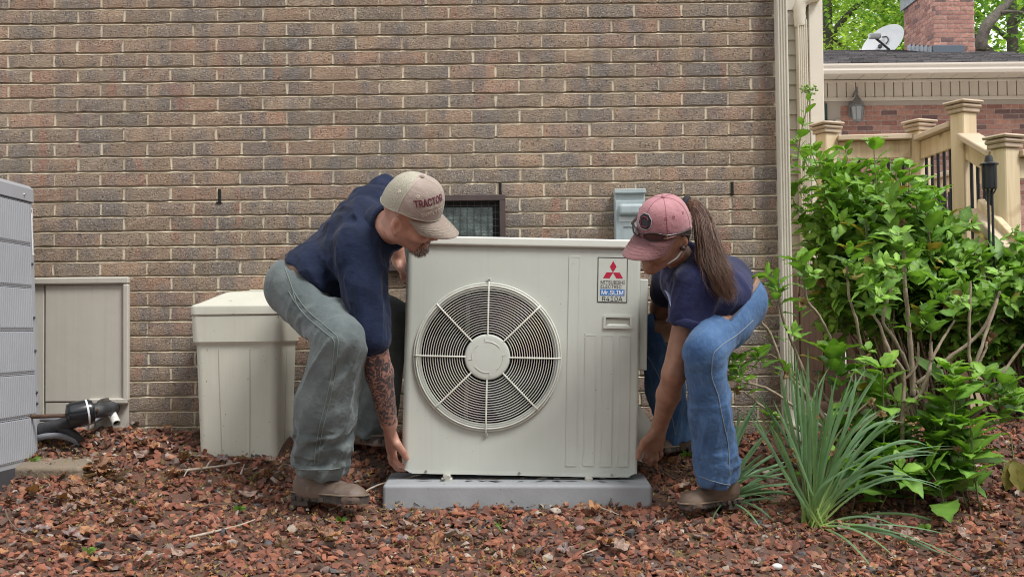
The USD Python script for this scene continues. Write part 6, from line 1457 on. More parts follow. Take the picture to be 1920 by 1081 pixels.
def green(rng, young=0.0, base=(0.125, 0.250, 0.048)):
    if rng.uniform() < 0.025: return np.array((0.30, 0.22, 0.06)) * rng.uniform(0.6, 1.2)
    c = np.array(base) * rng.uniform(0.65, 1.35); y = np.array((0.25, 0.42, 0.065)) * rng.uniform(0.8, 1.2)
    return c * (1 - young) + y * young
def frame(t):
    a = unit(np.cross(t, [0.2, 1, 0.1])); return a, np.cross(t, a)
def leafy_stem(L, path, rng, f0, n_pairs, s0, s1, young=0.4, droop=0.1, top=True):
    """Opposite leaf pairs, turning a quarter at every node, along a stem; a rosette of young leaves on top."""
    path = np.asarray(path); k = len(path); ph = rng.uniform(0, 3)
    for j in range(n_pairs):
        f = f0 + (1 - f0) * (j + 0.3) / n_pairs; i = min(int(f * (k - 1)), k - 2); p = path[i] + (path[i + 1] - path[i]) * (f * (k - 1) - i); t = unit(path[i + 1] - path[i]); a, b = frame(t)
        for s_ in (0, math.pi):
            an = ph + j * math.pi / 2 + s_ + rng.normal(0, 0.25); d = (a * math.cos(an) + b * math.sin(an)); up_t = rng.normal(0.35 - droop, 0.22)
            d = unit(d + t * (0.25 + 0.35 * f) + np.array((0, 0, up_t * 0.6))); size = (s0 + (s1 - s0) * (j / max(n_pairs - 1, 1))) * rng.choice([0.55, 0.8, 1.0, 1.22]) * rng.uniform(0.85, 1.1)
            L.add(p + d * 0.012, d, unit(np.array([0, 0, 1.0]) + t * 0.6 + rng.normal(0, 0.2, 3)), size, green(rng, np.clip(young * f * rng.uniform(0.4, 1.3), 0, 1)))
    if top:
        t = unit(path[-1] - path[-2]); a, b = frame(t)
        for j in range(6):
            an = j * 2.1 + ph; d = unit(a * math.cos(an) + b * math.sin(an) + t * (0.5 + 0.25 * (j > 3))); L.add(path[-1] + d * 0.004, d, t, s1 * rng.uniform(0.55, 0.95) * (0.75 if j > 3 else 1), green(rng, min(1, young + 0.35)))
def bud_head(p, rng, r=0.028, n=26, g=1.0):
    ms = []
    for _ in range(n):
        d = unit(rng.normal(0, 1, 3) * np.array((1, 1, 0.35))); m = trimesh.creation.icosphere(0, rng.uniform(0.0035, 0.006) * g); m.apply_translation(p + d * r * rng.uniform(0.2, 1.0) + np.array((0, 0, r * 0.5))); ms.append(m)
    return cat_(ms)
bud_mat = mk('pale_bud', (0.30, 0.40, 0.14), 0.7, (0.20, 0.30, 0.09), 60); dry_mat = mk('dry_flower', (0.34, 0.24, 0.13), 0.9, (0.20, 0.12, 0.06), 30, translucent=0.2)
def dry_head(p, rng, r=0.022, n=10):
    L, V, Fl, o = [], [], [], 0
    for _ in range(n):
        d = unit(rng.normal(0, 1, 3)); v, f = LT[2]; M = np.stack([d, *frame(d)], 1) * r * rng.uniform(0.8, 1.5); V.append(v @ M.T + p); Fl.append(f + o); o += len(v)
    return trimesh.Trimesh(np.vstack(V), np.vstack(Fl), process=False)

# ---- big hydrangeas at the back: one bush behind another from the downspout to the right edge
def big_bush(label, base_px, tops, seed, depth, young, n_in=26, first=220, inner_h=(0.58, 0.92)):
    rng = RNG(seed); t = thing('hydrangea_bush', label, 'shrub'); L = Leaves()
    b = hit(*base_px); b = np.array([b[0], depth, G(b[0], depth)])
    stems = [P(px, py + 20, depth + rng.uniform(-0.30, 0.30)) for px, py in tops]
    for _ in range(n_in):
        q = stems[rng.integers(0, len(tops))]; f = rng.uniform(*inner_h)
        stems.append(np.array([b[0] + (q[0] - b[0]) * rng.uniform(0.5, 1.05) + rng.normal(0, 0.08), depth + rng.uniform(-0.42, 0.35), b[2] + (q[2] - b[2]) * f]))
    for k, e in enumerate(stems):
        s0 = b + np.array((rng.normal(0, 0.10), rng.normal(0, 0.08), -0.02)); mid = (s0 + e) / 2 + np.array(((e[0] - s0[0]) * 0.12, (e[1] - s0[1]) * 0.1, (e[2] - s0[2]) * 0.10)) + rng.normal(0, 0.03, 3)
        c = curve([s0, mid, e], 12); obj('stem', tube(c, np.linspace(0.0075, 0.0025, 12), 5), twig_mat if k % 3 else stem_green, t, smooth=True)
        h = e[2] - b[2]
        leafy_stem(L, c, rng, 0.58, int(4 + h * 5.5), 0.145, 0.105, young if k < len(tops) else young * 0.5, droop=0.18)
        # side shoots
        for _ in range(3):
            f = rng.uniform(0.62, 0.95); p = c[int(f * 11)]; d = unit(np.array((rng.normal(0, 1), rng.normal(-0.5, 0.8), rng.uniform(0.2, 0.9)))); e2 = p + d * rng.uniform(0.10, 0.22)
            leafy_stem(L, curve([p, (p + e2) / 2 + (0, 0, 0.01), e2], 5), rng, 0.35, 3, 0.125, 0.085, young * 0.8, droop=0.15)
        if k < len(tops) and rng.uniform() < 0.5: obj('flower_bud', bud_head(e + (0, 0, 0.01), rng), bud_mat, t)
        elif rng.uniform() < 0.22: obj('dry_flower', dry_head(c[9] + rng.normal(0, 0.03, 3), rng, 0.030), dry_mat, t)
    L.build(t, first, rng); return t
big_bush('tall dense hydrangea bush against the downspout, reaching up over the siding corner', (1560, 745), [(1492, 250), (1530, 265), (1498, 330), (1520, 262), (1555, 290), (1585, 262), (1612, 300), (1638, 250), (1652, 300), (1545, 340), (1600, 350), (1500, 400)], 101, 6.25, 0.5, 38)
big_bush('leafy hydrangea bush in front of the corner post of the deck', (1650, 745), [(1600, 330), (1640, 290), (1668, 330), (1682, 385), (1650, 380), (1702, 400), (1625, 410), (1715, 430)], 102, 6.45, 0.5, 38)
big_bush('broad hydrangea bush below the deck stairs and the black lantern', (1770, 740), [(1700, 430), (1740, 425), (1760, 450), (1795, 465), (1815, 445), (1840, 460), (1780, 440)], 103, 6.2, 0.6, 38)
big_bush('hydrangea bush cut off by the right edge of the picture', (1890, 745), [(1850, 455), (1880, 440), (1905, 425), (1930, 440), (1890, 480), (1960, 430)], 104, 6.15, 0.5, 38)
# tall thin shoot in front of the siding
sh_t = thing('hydrangea_shoot', 'single tall hydrangea shoot with pale flower head rising before the siding', 'shrub'); rng = RNG(55)
c = curve(PL([(1496, 300, 6.0), (1502, 250, 6.0), (1512, 205, 6.0), (1517, 176, 6.0)]), 12); obj('stem', tube(c, np.linspace(0.004, 0.002, 12), 5), stem_green, sh_t, smooth=True)
L = Leaves(); leafy_stem(L, c, rng, 0.25, 4, 0.085, 0.05, 0.6, top=False); L.build(sh_t, 300, rng); obj('flower_bud', bud_head(c[-1], rng, 0.042, 70, 1.3), bud_mat, sh_t)

# ---- hydrangea in front with bare branching canes
def cane_shrub(label, canes, seed, tufts, basal=None, first=300):
    rng = RNG(seed); t = thing('hydrangea_shrub', label, 'shrub'); L = Leaves()
    for pts, r0, r1 in canes:
        c = curve(PL(pts), max(8, 5 * len(pts))); c = c + rng.normal(0, 0.0012, c.shape); n = len(c)
        rad = np.linspace(r0, r1, n); rad[::4] *= 1.18
        obj('cane', tube(c, rad, 7), twig_mat, t, smooth=True)
    for px, py, d, n, s in tufts:
        p = P(px, py, d); tip = p + np.array((rng.normal(0, 0.02), rng.normal(-0.01, 0.02), 0.055 * s)); leafy_stem(L, curve([p - (0, 0, 0.03), p, tip], 6), rng, 0.1, n, 0.100 * s, 0.070 * s, 0.55, droop=0.05)
        if rng.uniform() < 0.4: obj('flower_bud', bud_head(tip, rng, 0.018), bud_mat, t)
        if rng.uniform() < 0.16: obj('dry_flower', dry_head(p + rng.normal(0, 0.02, 3), rng, 0.026), dry_mat, t)
    if basal:
        for px, py, d in basal:
            e = P(px, py, d); g = np.array([e[0] + rng.normal(0, 0.04), e[1] + rng.uniform(0, 0.08), 0]); g[2] = G(g[0], g[1])
            c = curve([g, (g + e) / 2 + rng.normal(0, 0.015, 3), e], 7); obj('shoot', tube(c, np.linspace(0.004, 0.0025, 7), 5), stem_green, t, smooth=True)
            leafy_stem(L, c, rng, 0.25, 4, 0.170, 0.13, 0.5, droop=0.22)
    L.build(t, first, rng, score=lambda p, m: 10 * np.linalg.norm(m[:, 0])); return t
D = 5.0
canes = [([(1575, 830, 5.05), (1520, 750, 5.0), (1470, 690, 4.95), (1440, 620, 4.9), (1414, 590, 4.86)], 0.0095, 0.005),
         ([(1590, 830, 5.1), (1560, 760, 5.05), (1510, 700, 5.0), (1485, 640, 4.98), (1463, 575, 4.95), (1460, 545, 4.95)], 0.009, 0.0045),
         ([(1580, 835, 5.0), (1500, 770, 4.95), (1430, 725, 4.9), (1390, 715, 4.86), (1365, 712, 4.84)], 0.008, 0.0035),
         ([(1570, 840, 5.0), (1480, 795, 4.95), (1420, 755, 4.9), (1395, 735, 4.88)], 0.008, 0.004),
         ([(1560, 800, 5.05), (1500, 720, 5.0), (1440, 665, 4.95), (1410, 690, 4.92)], 0.006, 0.003),
         ([(1610, 820, 5.15), (1600, 725, 5.1), (1570, 660, 5.1), (1540, 600, 5.08), (1510, 550, 5.05), (1508, 520, 5.05)], 0.009, 0.005),
         ([(1600, 790, 5.15), (1618, 690, 5.12), (1605, 600, 5.1), (1590, 545, 5.1), (1588, 500, 5.1)], 0.008, 0.005)]
tufts = [(1414, 585, 4.86, 4, 1.0), (1405, 560, 4.86, 3, 0.8), (1460, 540, 4.95, 4, 1.0), (1455, 570, 4.95, 3, 0.9), (1365, 712, 4.84, 3, 1.0), (1385, 700, 4.84, 4, 1.0), (1395, 735, 4.88, 3, 0.9), (1425, 685, 4.9, 4, 1.0), (1508, 515, 5.05, 4, 1.1), (1515, 540, 5.05, 3, 1.0), (1588, 495, 5.1, 4, 1.1), (1600, 530, 5.1, 4, 1.0), (1500, 590, 5.0, 3, 0.8), (1480, 640, 4.98, 3, 0.7), (1470, 700, 4.95, 3, 0.6), (1440, 800, 4.9, 3, 0.8), (1560, 700, 5.0, 6, 1.5), (1575, 730, 5.0, 5, 1.4), (1620, 680, 5.1, 3, 0.9)]
cane_shrub('leggy hydrangea with long bare canes leaning left towards the woman in jeans', canes, 201, tufts)
canes2 = [([(1690, 905, 4.9), (1692, 830, 4.9), (1693, 760, 4.9), (1695, 700, 4.9), (1668, 660, 4.9), (1650, 610, 4.9), (1638, 590, 4.92)], 0.011, 0.005),
          ([(1694, 770, 4.9), (1730, 730, 4.9), (1745, 670, 4.9), (1746, 640, 4.9)], 0.009, 0.006),
          ([(1745, 675, 4.9), (1765, 640, 4.92), (1790, 600, 4.95)], 0.007, 0.004), ([(1695, 710, 4.9), (1720, 680, 4.9), (1722, 640, 4.9)], 0.006, 0.004),
          ([(1790, 900, 5.0), (1808, 790, 5.0), (1822, 710, 5.0), (1835, 665, 5.0), (1850, 620, 5.02), (1870, 560, 5.05)], 0.011, 0.0055),
          ([(1820, 712, 5.0), (1817, 650, 5.0), (1818, 580, 5.0), (1820, 530, 5.0)], 0.007, 0.005), ([(1826, 700, 5.0), (1843, 665, 5.0), (1849, 650, 5.0), (1850, 640, 5.0)], 0.006, 0.005),
          ([(1800, 800, 5.0), (1845, 760, 5.0), (1880, 700, 5.0), (1920, 645, 5.0)], 0.008, 0.005),
          ([(1720, 720, 5.1), (1780, 670, 5.1), (1840, 620, 5.1), (1865, 570, 5.1), (1875, 545, 5.1)], 0.009, 0.005),
          ([(1712, 740, 5.2), (1708, 660, 5.2), (1702, 590, 5.2), (1696, 520, 5.2), (1694, 460, 5.2)], 0.012, 0.007),
          ([(1720, 740, 5.2), (1680, 640, 5.2), (1655, 600, 5.2), (1665, 560, 5.2), (1678, 520, 5.2)], 0.008, 0.005)]
tufts2 = [(1638, 585, 4.92, 4, 1.0), (1746, 620, 4.9, 4, 1.1), (1735, 590, 4.9, 4, 1.1), (1722, 620, 4.9, 3, 1.0), (1790, 590, 4.95, 3, 0.9), (1760, 560, 4.95, 4, 1.1), (1696, 500, 5.2, 4, 1.2), (1690, 470, 5.2, 4, 1.1), (1650, 560, 4.95, 4, 1.0), (1680, 520, 5.1, 4, 1.1), (1875, 540, 5.1, 3, 1.0), (1870, 790, 4.95, 4, 1.3), (1880, 745, 4.95, 5, 1.3), (1850, 735, 4.95, 4, 1.3), (1905, 770, 4.95, 4, 1.2), (1820, 520, 5.0, 3, 0.9), (1640, 520, 5.0, 4, 1.0), (1720, 540, 5.1, 4, 1.1)]
rb = RNG(9)
basal = [(1560 + rb.uniform(0, 90), 700 + rb.uniform(0, 130), 4.95 + rb.uniform(0, 0.15)) for _ in range(7)] + [(1640 + rb.uniform(0, 190), 690 + rb.uniform(0, 170), 4.82 + rb.uniform(0, 0.2)) for _ in range(18)] + [(1560, 870, 4.85), (1600, 880, 4.80), (1740, 880, 4.78), (1810, 850, 4.8), (1820, 800, 4.8), (1690, 880, 4.78)]
cane_shrub('hydrangea with a low mound of broad leaves and forked bare canes at right', canes2, 202, tufts2, basal)

# ---- strap-leaved clumps
def strap(base, dirv, L, w, lift, droop, rng, n=11, twist=0.4):
    """Long narrow leaf arching from base; returns vertices and faces."""
    t = np.linspace(0, 1, n); d = unit(np.array((dirv[0], dirv[1], 0))); hd = L * (lift * t - droop * t ** 2.2); run = L * (t ** 1.15) * math.sqrt(max(0.05, 1 - min(lift, 0.97) ** 2))
    c = base + d * run[:, None] + np.array((0, 0, 1)) * hd[:, None]
    s = np.array([-d[1], d[0], 0]); a0 = rng.uniform(-1.2, 1.2); V = []
    for i in range(n):
        tn = unit(c[min(i + 1, n - 1)] - c[max(i - 1, 0)]); nn = unit(np.cross(s, tn)); a = a0 + twist * t[i] * 2; e = s * math.cos(a) + nn * math.sin(a); m = np.cross(tn, e)
        ww_ = w * (0.75 + 0.5 * t[i]) * (1 if t[i] < 0.72 else max(0.02, 1 - ((t[i] - 0.72) / 0.28) ** 1.6)) * 0.5
        V += [c[i] - e * ww_ + m * ww_ * 0.35, c[i], c[i] + e * ww_ + m * ww_ * 0.35]
    Fs = []
    for i in range(n - 1):
        a = 3 * i; Fs += [[a, a + 1, a + 4], [a, a + 4, a + 3], [a + 1, a + 2, a + 5], [a + 1, a + 5, a + 4]]
    return np.array(V), np.array(Fs)
def strap_to(base, mid, tip, w, rng, n=12):
    """Strap leaf through three points."""
    t = np.linspace(0, 1, n)[:, None]; q = 2 * mid - (base + tip) / 2
    c = base * (1 - t) ** 2 + q * 2 * t * (1 - t) + tip * t ** 2; a0 = rng.uniform(-0.9, 0.9); V = []
    for i in range(n):
        tn = unit(c[min(i + 1, n - 1)] - c[max(i - 1, 0)]); s = np.cross(tn, [0, -1, 0.15]); s = unit(s); nn = np.cross(s, tn); a = a0 + 0.5 * t[i, 0]; e = s * math.cos(a) + nn * math.sin(a); m = np.cross(tn, e)
        ww_ = w * 0.5 * (0.8 + 0.35 * t[i, 0]) * (1 if t[i, 0] < 0.7 else max(0.03, 1 - ((t[i, 0] - 0.7) / 0.3) ** 1.7))
        V += [c[i] - e * ww_ + m * ww_ * 0.35, c[i], c[i] + e * ww_ + m * ww_ * 0.35]
    Fs = []
    for i in range(n - 1):
        a = 3 * i; Fs += [[a, a + 1, a + 4], [a, a + 4, a + 3], [a + 1, a + 2, a + 5], [a + 1, a + 5, a + 4]]
    return np.array(V), np.array(Fs)
def blade_tint(n, rng):
    t = np.repeat(np.linspace(0, 1, n), 3)[:, None]; base = np.array((0.34, 0.46, 0.12)); tip = np.array((0.135, 0.235, 0.115)) * rng.uniform(0.75, 1.35); k = np.clip(t * 3.2, 0, 1)
    return base * (1 - k) + tip * k
def clump(label, base_px, leaves, flat, seed, w=0.015, blooms=()):
    rng = RNG(seed); t = thing('daffodil_clump', label, 'plant'); b = hit(*base_px)
    for tip, mid, dd in leaves:
        o = np.array((rng.normal(0, 0.020), rng.normal(0, 0.018), -0.004)); p = b + o; p[2] = G(p[0], p[1]) - 0.004
        d = b[1] + dd; v, f = strap_to(p, P(*mid, (p[1] + d) / 2), P(*tip, d), w * rng.uniform(0.8, 1.25), rng)
        v[:, 2] = np.maximum(v[:, 2], G(v[:, 0], v[:, 1]) + 0.006)
        obj('leaf', (v, f), blade_mat, t, smooth=True, tint=blade_tint(12, rng))
    for tip in flat:
        p = b + np.array((rng.normal(0.02, 0.02), rng.normal(-0.02, 0.015), 0)); p[2] = G(p[0], p[1]); e = hit(*tip); e[2] += 0.010; m = (p + e) / 2; m[2] += rng.uniform(0.03, 0.06)
        v, f = strap_to(p, m, e, w * rng.uniform(0.7, 1.1), rng); v[:, 2] = np.maximum(v[:, 2], G(v[:, 0], v[:, 1]) + 0.016)
        obj('leaf', (v, f), blade_mat, t, smooth=True, tint=blade_tint(12, rng))
    for px, py, dd in blooms:
        e = P(px, py, b[1] + dd); p = b + np.array((rng.normal(0, 0.02), rng.normal(0, 0.015), 0)); m = (p + e) / 2 + ((e[0] - p[0]) * -0.25, 0, 0.03)
        obj('stalk', tube(curve([p, m, e], 10), 0.0032, 6), stem_green, t, smooth=True)
        hd = dry_head(e + (0, 0, -0.008), rng, 0.017, 14); obj('withered_flower', hd, dry_mat, t)
    return t
rb = RNG(17)
lv = [((1480, 640), (1500, 800), 0.0), ((1490, 668), (1512, 810), -0.05), ((1515, 650), (1515, 800), 0.05), ((1535, 700), (1525, 830), -0.08), ((1460, 690), (1490, 830), -0.06), ((1505, 720), (1508, 850), -0.1),
      ((1625, 690), (1570, 800), 0.05), ((1648, 700), (1580, 820), 0.0), ((1600, 720), (1560, 820), -0.08), ((1580, 740), (1548, 840), -0.12), ((1560, 760), (1540, 860), -0.14),
      ((1690, 775), (1610, 840), -0.02), ((1680, 790), (1600, 860), -0.08), ((1660, 770), (1590, 840), 0.08), ((1740, 835), (1640, 850), 0.02), ((1760, 850), (1640, 870), -0.05), ((1720, 850), (1620, 880), -0.12), ((1700, 830), (1600, 870), 0.1),
      ((1770, 920), (1640, 900), -0.08), ((1720, 900), (1620, 890), -0.15), ((1680, 880), (1600, 890), -0.1), ((1440, 790), (1480, 880), -0.1), ((1425, 730), (1475, 850), 0.06), ((1550, 690), (1530, 820), 0.1), ((1475, 740), (1500, 860), -0.14),
      ((1520, 760), (1518, 870), -0.16), ((1500, 690), (1510, 830), 0.12), ((1640, 760), (1575, 850), -0.16), ((1610, 790), (1560, 870), -0.18), ((1570, 700), (1545, 820), 0.02), ((1400, 770), (1470, 880), 0.05), ((1590, 860), (1550, 910), -0.2), ((1630, 830), (1570, 880), 0.14), ((1455, 860), (1492, 920), -0.16)]
clump('large daffodil clump with tall blue-green strap leaves and withered flowers, right foreground', (1525, 985), lv + [(tuple(np.array(a) + rb.normal(0, 16, 2)), tuple(np.array(b) + rb.normal(0, 9, 2)), c + rb.normal(0, 0.05)) for a, b, c in lv], [(1830, 1070), (1790, 1010), (1765, 985), (1740, 1040), (1690, 1060), (1640, 1075), (1780, 1050), (1700, 1000)], 301, 0.0112, [(1525, 775, 0.0), (1634, 748, 0.02), (1652, 772, 0.0), (1490, 858, -0.08), (1485, 842, -0.05), (1562, 845, 0.0), (1795, 840, 0.1)])
lv2 = [((1425, 740), (1375, 850), 0.05), ((1400, 760), (1365, 850), 0.0), ((1450, 800), (1390, 870), 0.0), ((1430, 850), (1385, 890), -0.03), ((1470, 870), (1400, 895), 0.02), ((1485, 885), (1410, 905), 0.0), ((1500, 905), (1415, 915), -0.03), ((1480, 920), (1410, 925), -0.05), ((1460, 850), (1395, 890), 0.08), ((1440, 905), (1390, 920), -0.08),
       ((1490, 860), (1410, 890), 0.1), ((1500, 930), (1420, 925), 0.05), ((1470, 935), (1410, 935), 0.0), ((1415, 870), (1375, 900), -0.06), ((1330, 880), (1340, 915), -0.05), ((1390, 800), (1362, 880), 0.04)]
clump('smaller daffodil clump spreading low to the right, beside the brown boot', (1345, 945), lv2 + [(tuple(np.array(a) + rb.normal(0, 14, 2)), tuple(np.array(b) + rb.normal(0, 7, 2)), c + rb.normal(0, 0.03)) for a, b, c in lv2], [(1328, 1000), (1455, 985), (1430, 1000), (1475, 960)], 302, 0.0105)

# ================================================================ fallen leaves, twigs, weeds
leaf_dry = [mk('dry_leaf_0', (0.33, 0.18, 0.11), 0.7, (0.14, 0.075, 0.05), 40, translucent=0.15), mk('dry_leaf_1', (0.42, 0.30, 0.24), 0.7, (0.19, 0.12, 0.095), 40, translucent=0.15), mk('dry_leaf_2', (0.33, 0.25, 0.24), 0.6, (0.12, 0.085, 0.08), 40, translucent=0.15), mk('dry_leaf_3', (0.44, 0.22, 0.10), 0.7, (0.2, 0.09, 0.05), 40, translucent=0.15)]
def dry_leaf_mesh(rng):
    """Curled, lobed dead leaf about 1 unit long."""
    n = 18; a = np.linspace(0, 2 * np.pi, n, endpoint=False); rr = 0.5 * (0.62 + 0.22 * np.abs(np.cos(2.5 * a)) + 0.20 * np.cos(a)) * (1 + rng.normal(0, 0.07, n))
    ring = np.stack([rr * np.cos(a), rr * np.sin(a) * 0.72], 1); mid = ring * 0.5; P2 = np.vstack([[(0, 0)], mid, ring])
    k1, k2 = rng.uniform(0.3, 1.3), rng.uniform(-0.5, 0.9); z = k1 * P2[:, 1] ** 2 + k2 * P2[:, 0] ** 2 + 0.05 * rng.normal(size=len(P2)); V = np.c_[P2, z]
    Fl = [[0, 1 + i, 1 + (i + 1) % n] for i in range(n)]
    for i in range(n): a_, b_ = 1 + i, 1 + (i + 1) % n; Fl += [[a_, a_ + n, b_ + n], [a_, b_ + n, b_]]
    st_ = tube([(-0.45, 0, z[1 + n + n // 2]), (-0.7, 0.03, 0.05)], 0.012, 4); return cat_([trimesh.Trimesh(V, Fl, process=False), st_])
rng = RNG(91)
spots = []
for (x0, y0, x1, y1, n, where) in ((62, 870, 250, 960, 34, 'at the foot of the grey condenser'), (0, 930, 200, 1070, 30, 'in the left corner of the gravel'), (250, 800, 420, 900, 22, 'between the pipes and the storage bin'), (430, 870, 560, 960, 6, 'before the storage bin'), (560, 940, 760, 1060, 10, 'below the man'), (760, 960, 1300, 1070, 18, 'in the gravel before the concrete pad'), (1560, 930, 1900, 1070, 18, 'in the right foreground gravel'), (1260, 850, 1340, 940, 6, 'beside the woman'), (200, 900, 560, 1075, 20, 'in the gravel left of the man')):
    for _ in range(n): spots.append((rng.uniform(x0, x1), rng.uniform(y0, y1), where))
first = []
for k, s_ in enumerate(spots):
    q = hit(s_[0], s_[1]); LB = lambda i: f"{('reddish brown', 'pale tan', 'purplish grey', 'orange brown')[i % 4]} curled dead leaf lying {s_[2]}"
    if covered(np.array([q[0]]), np.array([q[1]]))[0]: continue
    sz = rng.uniform(0.045, 0.095); R = rot_any(rng, 0.35) * sz; M = np.eye(4); M[:3, :3] = R; M[:3, 3] = q + (0, 0, 0.034)
    if len(first) < 12:
        lf_ = thing('fallen_leaf', LB(len(first)), 'leaf', group='dead leaves on the gravel')
        lf_.AddTransformOp(opSuffix='place').Set(Gf.Matrix4d(M.T.tolist())); obj('blade', dry_leaf_mesh(rng), leaf_dry[len(first) % 4], lf_); first.append(lf_)
    else:
        i_ = rng.integers(0, 12); ref_copy(first[i_], 'fallen_leaf', M, LB(i_), 'leaf', 'dead leaves on the gravel')
twig_pale = mk('twig_pale', (0.44, 0.37, 0.30), 0.85, (0.28, 0.22, 0.17), 40); twig_dark = mk('twig_dark', (0.16, 0.11, 0.08), 0.9, (0.10, 0.07, 0.05), 40)
def twig(pts, r, label, mat=twig_pale, lift=0.022, forks=()):
    t = thing('twig', label, 'twig'); q = []
    for p in pts: h_ = hit(*p); h_[2] += lift; q.append(h_)
    c = curve(q, 12); obj('stick', tube(c, np.linspace(r, r * 0.45, 12), 6), mat, t, smooth=True)
    for a, b in forks:
        e = hit(*b); e[2] += lift * 1.2; obj('fork', tube([c[a], (c[a] + e) / 2 + (0, 0, 0.006), e], [r * 0.6, r * 0.5, r * 0.3], 5), mat, t, smooth=True)
twig([(332, 893), (375, 888), (420, 882), (450, 876)], 0.0075, 'pale stick lying in the gravel before the cream storage bin', forks=[(5, (398, 873)), (2, (345, 905))])
twig([(452, 898), (458, 880)], 0.006, 'very short pale stick beside the man\'s boot heel', )
twig([(355, 1018), (410, 1005), (455, 993), (478, 984)], 0.006, 'thin pale twig in the left foreground gravel', forks=[(4, (398, 1012))])
twig([(364, 970), (400, 955), (425, 955), (440, 963)], 0.004, 'thin curved brown twig left of the middle foreground', twig_dark, forks=[(4, (395, 948))])
twig([(678, 950), (715, 930), (760, 920), (805, 905)], 0.0042, 'long thin branched twig leaning onto the concrete pad corner', twig_pale, 0.05, forks=[(8, (790, 918)), (9, (815, 908))])
twig([(770, 948), (850, 944), (930, 946)], 0.0036, 'thin pale twig along the front edge of the concrete pad')
twig([(1105, 955), (1135, 965), (1160, 975)], 0.004, 'pale twig right of centre below the concrete pad')
twig([(1235, 885), (1262, 905), (1290, 915)], 0.004, 'thin twig between the pad and the woman\'s boot', twig_dark)
twig([(1380, 800), (1420, 803)], 0.005, 'pale twig on the gravel behind the daffodil leaves')
twig([(570, 1035), (590, 1050), (605, 1065)], 0.0035, 'small dark twig at the bottom edge left of centre', twig_dark)
twig([(1120, 1040), (1090, 1050)], 0.004, 'stubby twig at the bottom edge below the pad', twig_pale)
twig([(1500, 905), (1640, 880), (1720, 870), (1790, 862)], 0.004, 'long brown stem lying under the hydrangea leaves', twig_dark, 0.03)
twig([(1590, 900), (1650, 935), (1672, 948)], 0.004, 'slanting brown twig in front of the right hydrangea', twig_dark, 0.03)
twig([(10, 965), (20, 990), (35, 1005)], 0.004, 'small twig among dead leaves at the left edge', twig_dark)
rng = RNG(93)
def weed(px, py, kind, label):
    t = thing('weed', label, 'weed'); b = hit(px, py)
    if kind == 'grass':
        for k in range(rng.integers(4, 7)):
            a = rng.uniform(0, 6.28); v, f = strap(b + rng.normal(0, 0.004, 3) * (1, 1, 0), (math.cos(a), math.sin(a)), rng.uniform(0.04, 0.085), 0.004, 0.9, 0.35, rng, 7); obj('blade', (v, f), blade_mat, t, smooth=True, tint=np.array((0.13, 0.22, 0.05)))
    else:
        for k in range(rng.integers(5, 9)):
            a = rng.uniform(0, 6.28); d = unit((math.cos(a), math.sin(a), rng.uniform(0.2, 0.9))); v, f = LT[k % 3]; M = np.stack([d, *frame(d)], 1) * rng.uniform(0.018, 0.036); obj('leaf', (v @ M.T + b + (0, 0, 0.02), f), leaf_mat, t, smooth=True, tint=np.array((0.15, 0.27, 0.05)) * rng.uniform(0.8, 1.2))
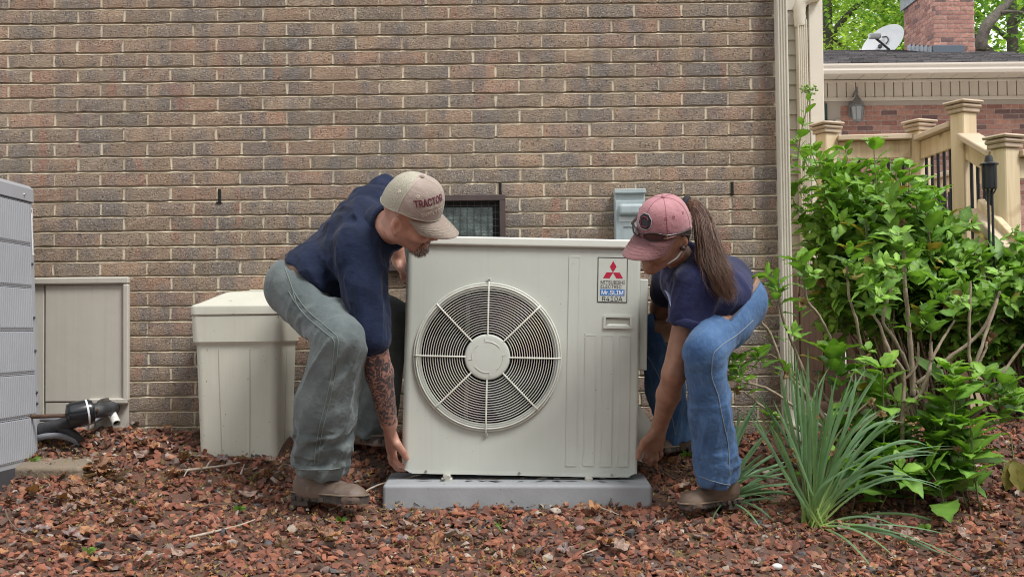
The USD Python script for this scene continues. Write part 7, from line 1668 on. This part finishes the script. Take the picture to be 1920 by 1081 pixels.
for a in ((472, 905, 'grass', 'thin grass sprout in the gravel left of the man\'s boot'), (450, 965, 'sprout', 'small green sprout in the left middle gravel'), (62, 872, 'sprout', 'bright green weed at the foot of the grey condenser'), (165, 1045, 'sprout', 'green mossy sprout at bottom left'), (255, 950, 'grass', 'small grass tuft in the left gravel'),
          (1288, 862, 'sprout', 'bright green seedling between the woman\'s boots'), (1305, 855, 'sprout', 'second seedling closest to the woman\'s near leg'), (1630, 940, 'sprout', 'pale lobed seedling before the hydrangea mound'), (1735, 1000, 'sprout', 'yellow-green seedling in the right foreground gravel'), (1880, 890, 'grass', 'wiry grass tuft by the far right edge'), (940, 1000, 'grass', 'tiny grass sprout below the concrete pad'), (1620, 855, 'sprout', 'small sprout under the broad hydrangea leaves'), (640, 985, 'sprout', 'tiny green sprout below the man\'s boot toe'), (350, 860, 'grass', 'grass sprout at the left foot of the storage bin')): weed(*a)
# yellow leaf on the bin lid
yl = thing('yellow_leaf', 'small yellow-green leaf lying on the lid of the storage bin', 'leaf')
q = Bm(trimesh.Trimesh([(0.075, -0.03, zlid + 0.071)], [])).vertices[0] if False else bc + RB @ np.array((0.080, -0.02, zlid + 0.0715))
v, f = LT[0]; obj('blade', (v @ (rotz(0.3) * 0.045).T + q, f), leaf_mat, yl, smooth=True, tint=np.array((0.26, 0.24, 0.05)))
wp_ = thing('white_pebble', 'round white pebble lying in the right foreground gravel', 'pebble'); q = hit(1457, 1068); obj('pebble', move(trimesh.creation.icosphere(2, 0.016), np.diag([1.2, 1, 0.75]), q + (0, 0, 0.012)), mk('white_stone', (0.62, 0.62, 0.60), 0.6, (0.5, 0.5, 0.48), 60), wp_, smooth=True)
hs = thing('black_hose', 'black corrugated drain hose coiled on the ground behind the canes', 'hose')
for k, (y, z) in enumerate(((705, 0.03), (720, 0.05), (738, 0.03))):
    c = curve([hit(1470, y + 12) + (0, 0, z), hit(1530, y + 6) + (0, 0, z), hit(1600, y + 4) + (0, 0, z), hit(1680, y + 8) + (0, 0, z)], 60); obj('hose', tube(c, 0.020 + 0.003 * (np.arange(60) % 2), 9), mk('hose_black', (0.018, 0.018, 0.02), 0.5) if 'hose_black' not in _mats else _mats['hose_black'], hs)
wd = thing('wilted_leaf', 'yellowing wilted leaf hanging at the right edge of the gravel bed', 'leaf'); q = P(1895, 880, 4.9)
c = curve(PL([(1870, 800, 4.95), (1895, 820, 4.92), (1900, 860, 4.9)]), 8); obj('stem', tube(c, 0.003, 5), stem_green, wd, smooth=True)
for k in range(4): d = unit((0.3 * math.cos(k * 1.7), 0.3 * math.sin(k * 1.7), -1)); v, f = LT[1]; M = np.stack([d, *frame(d)], 1) * 0.13; obj('blade', (v @ M.T + c[-1], f), leaf_mat, wd, smooth=True, tint=np.array((0.20, 0.17, 0.04)) * (0.8 + 0.15 * k))
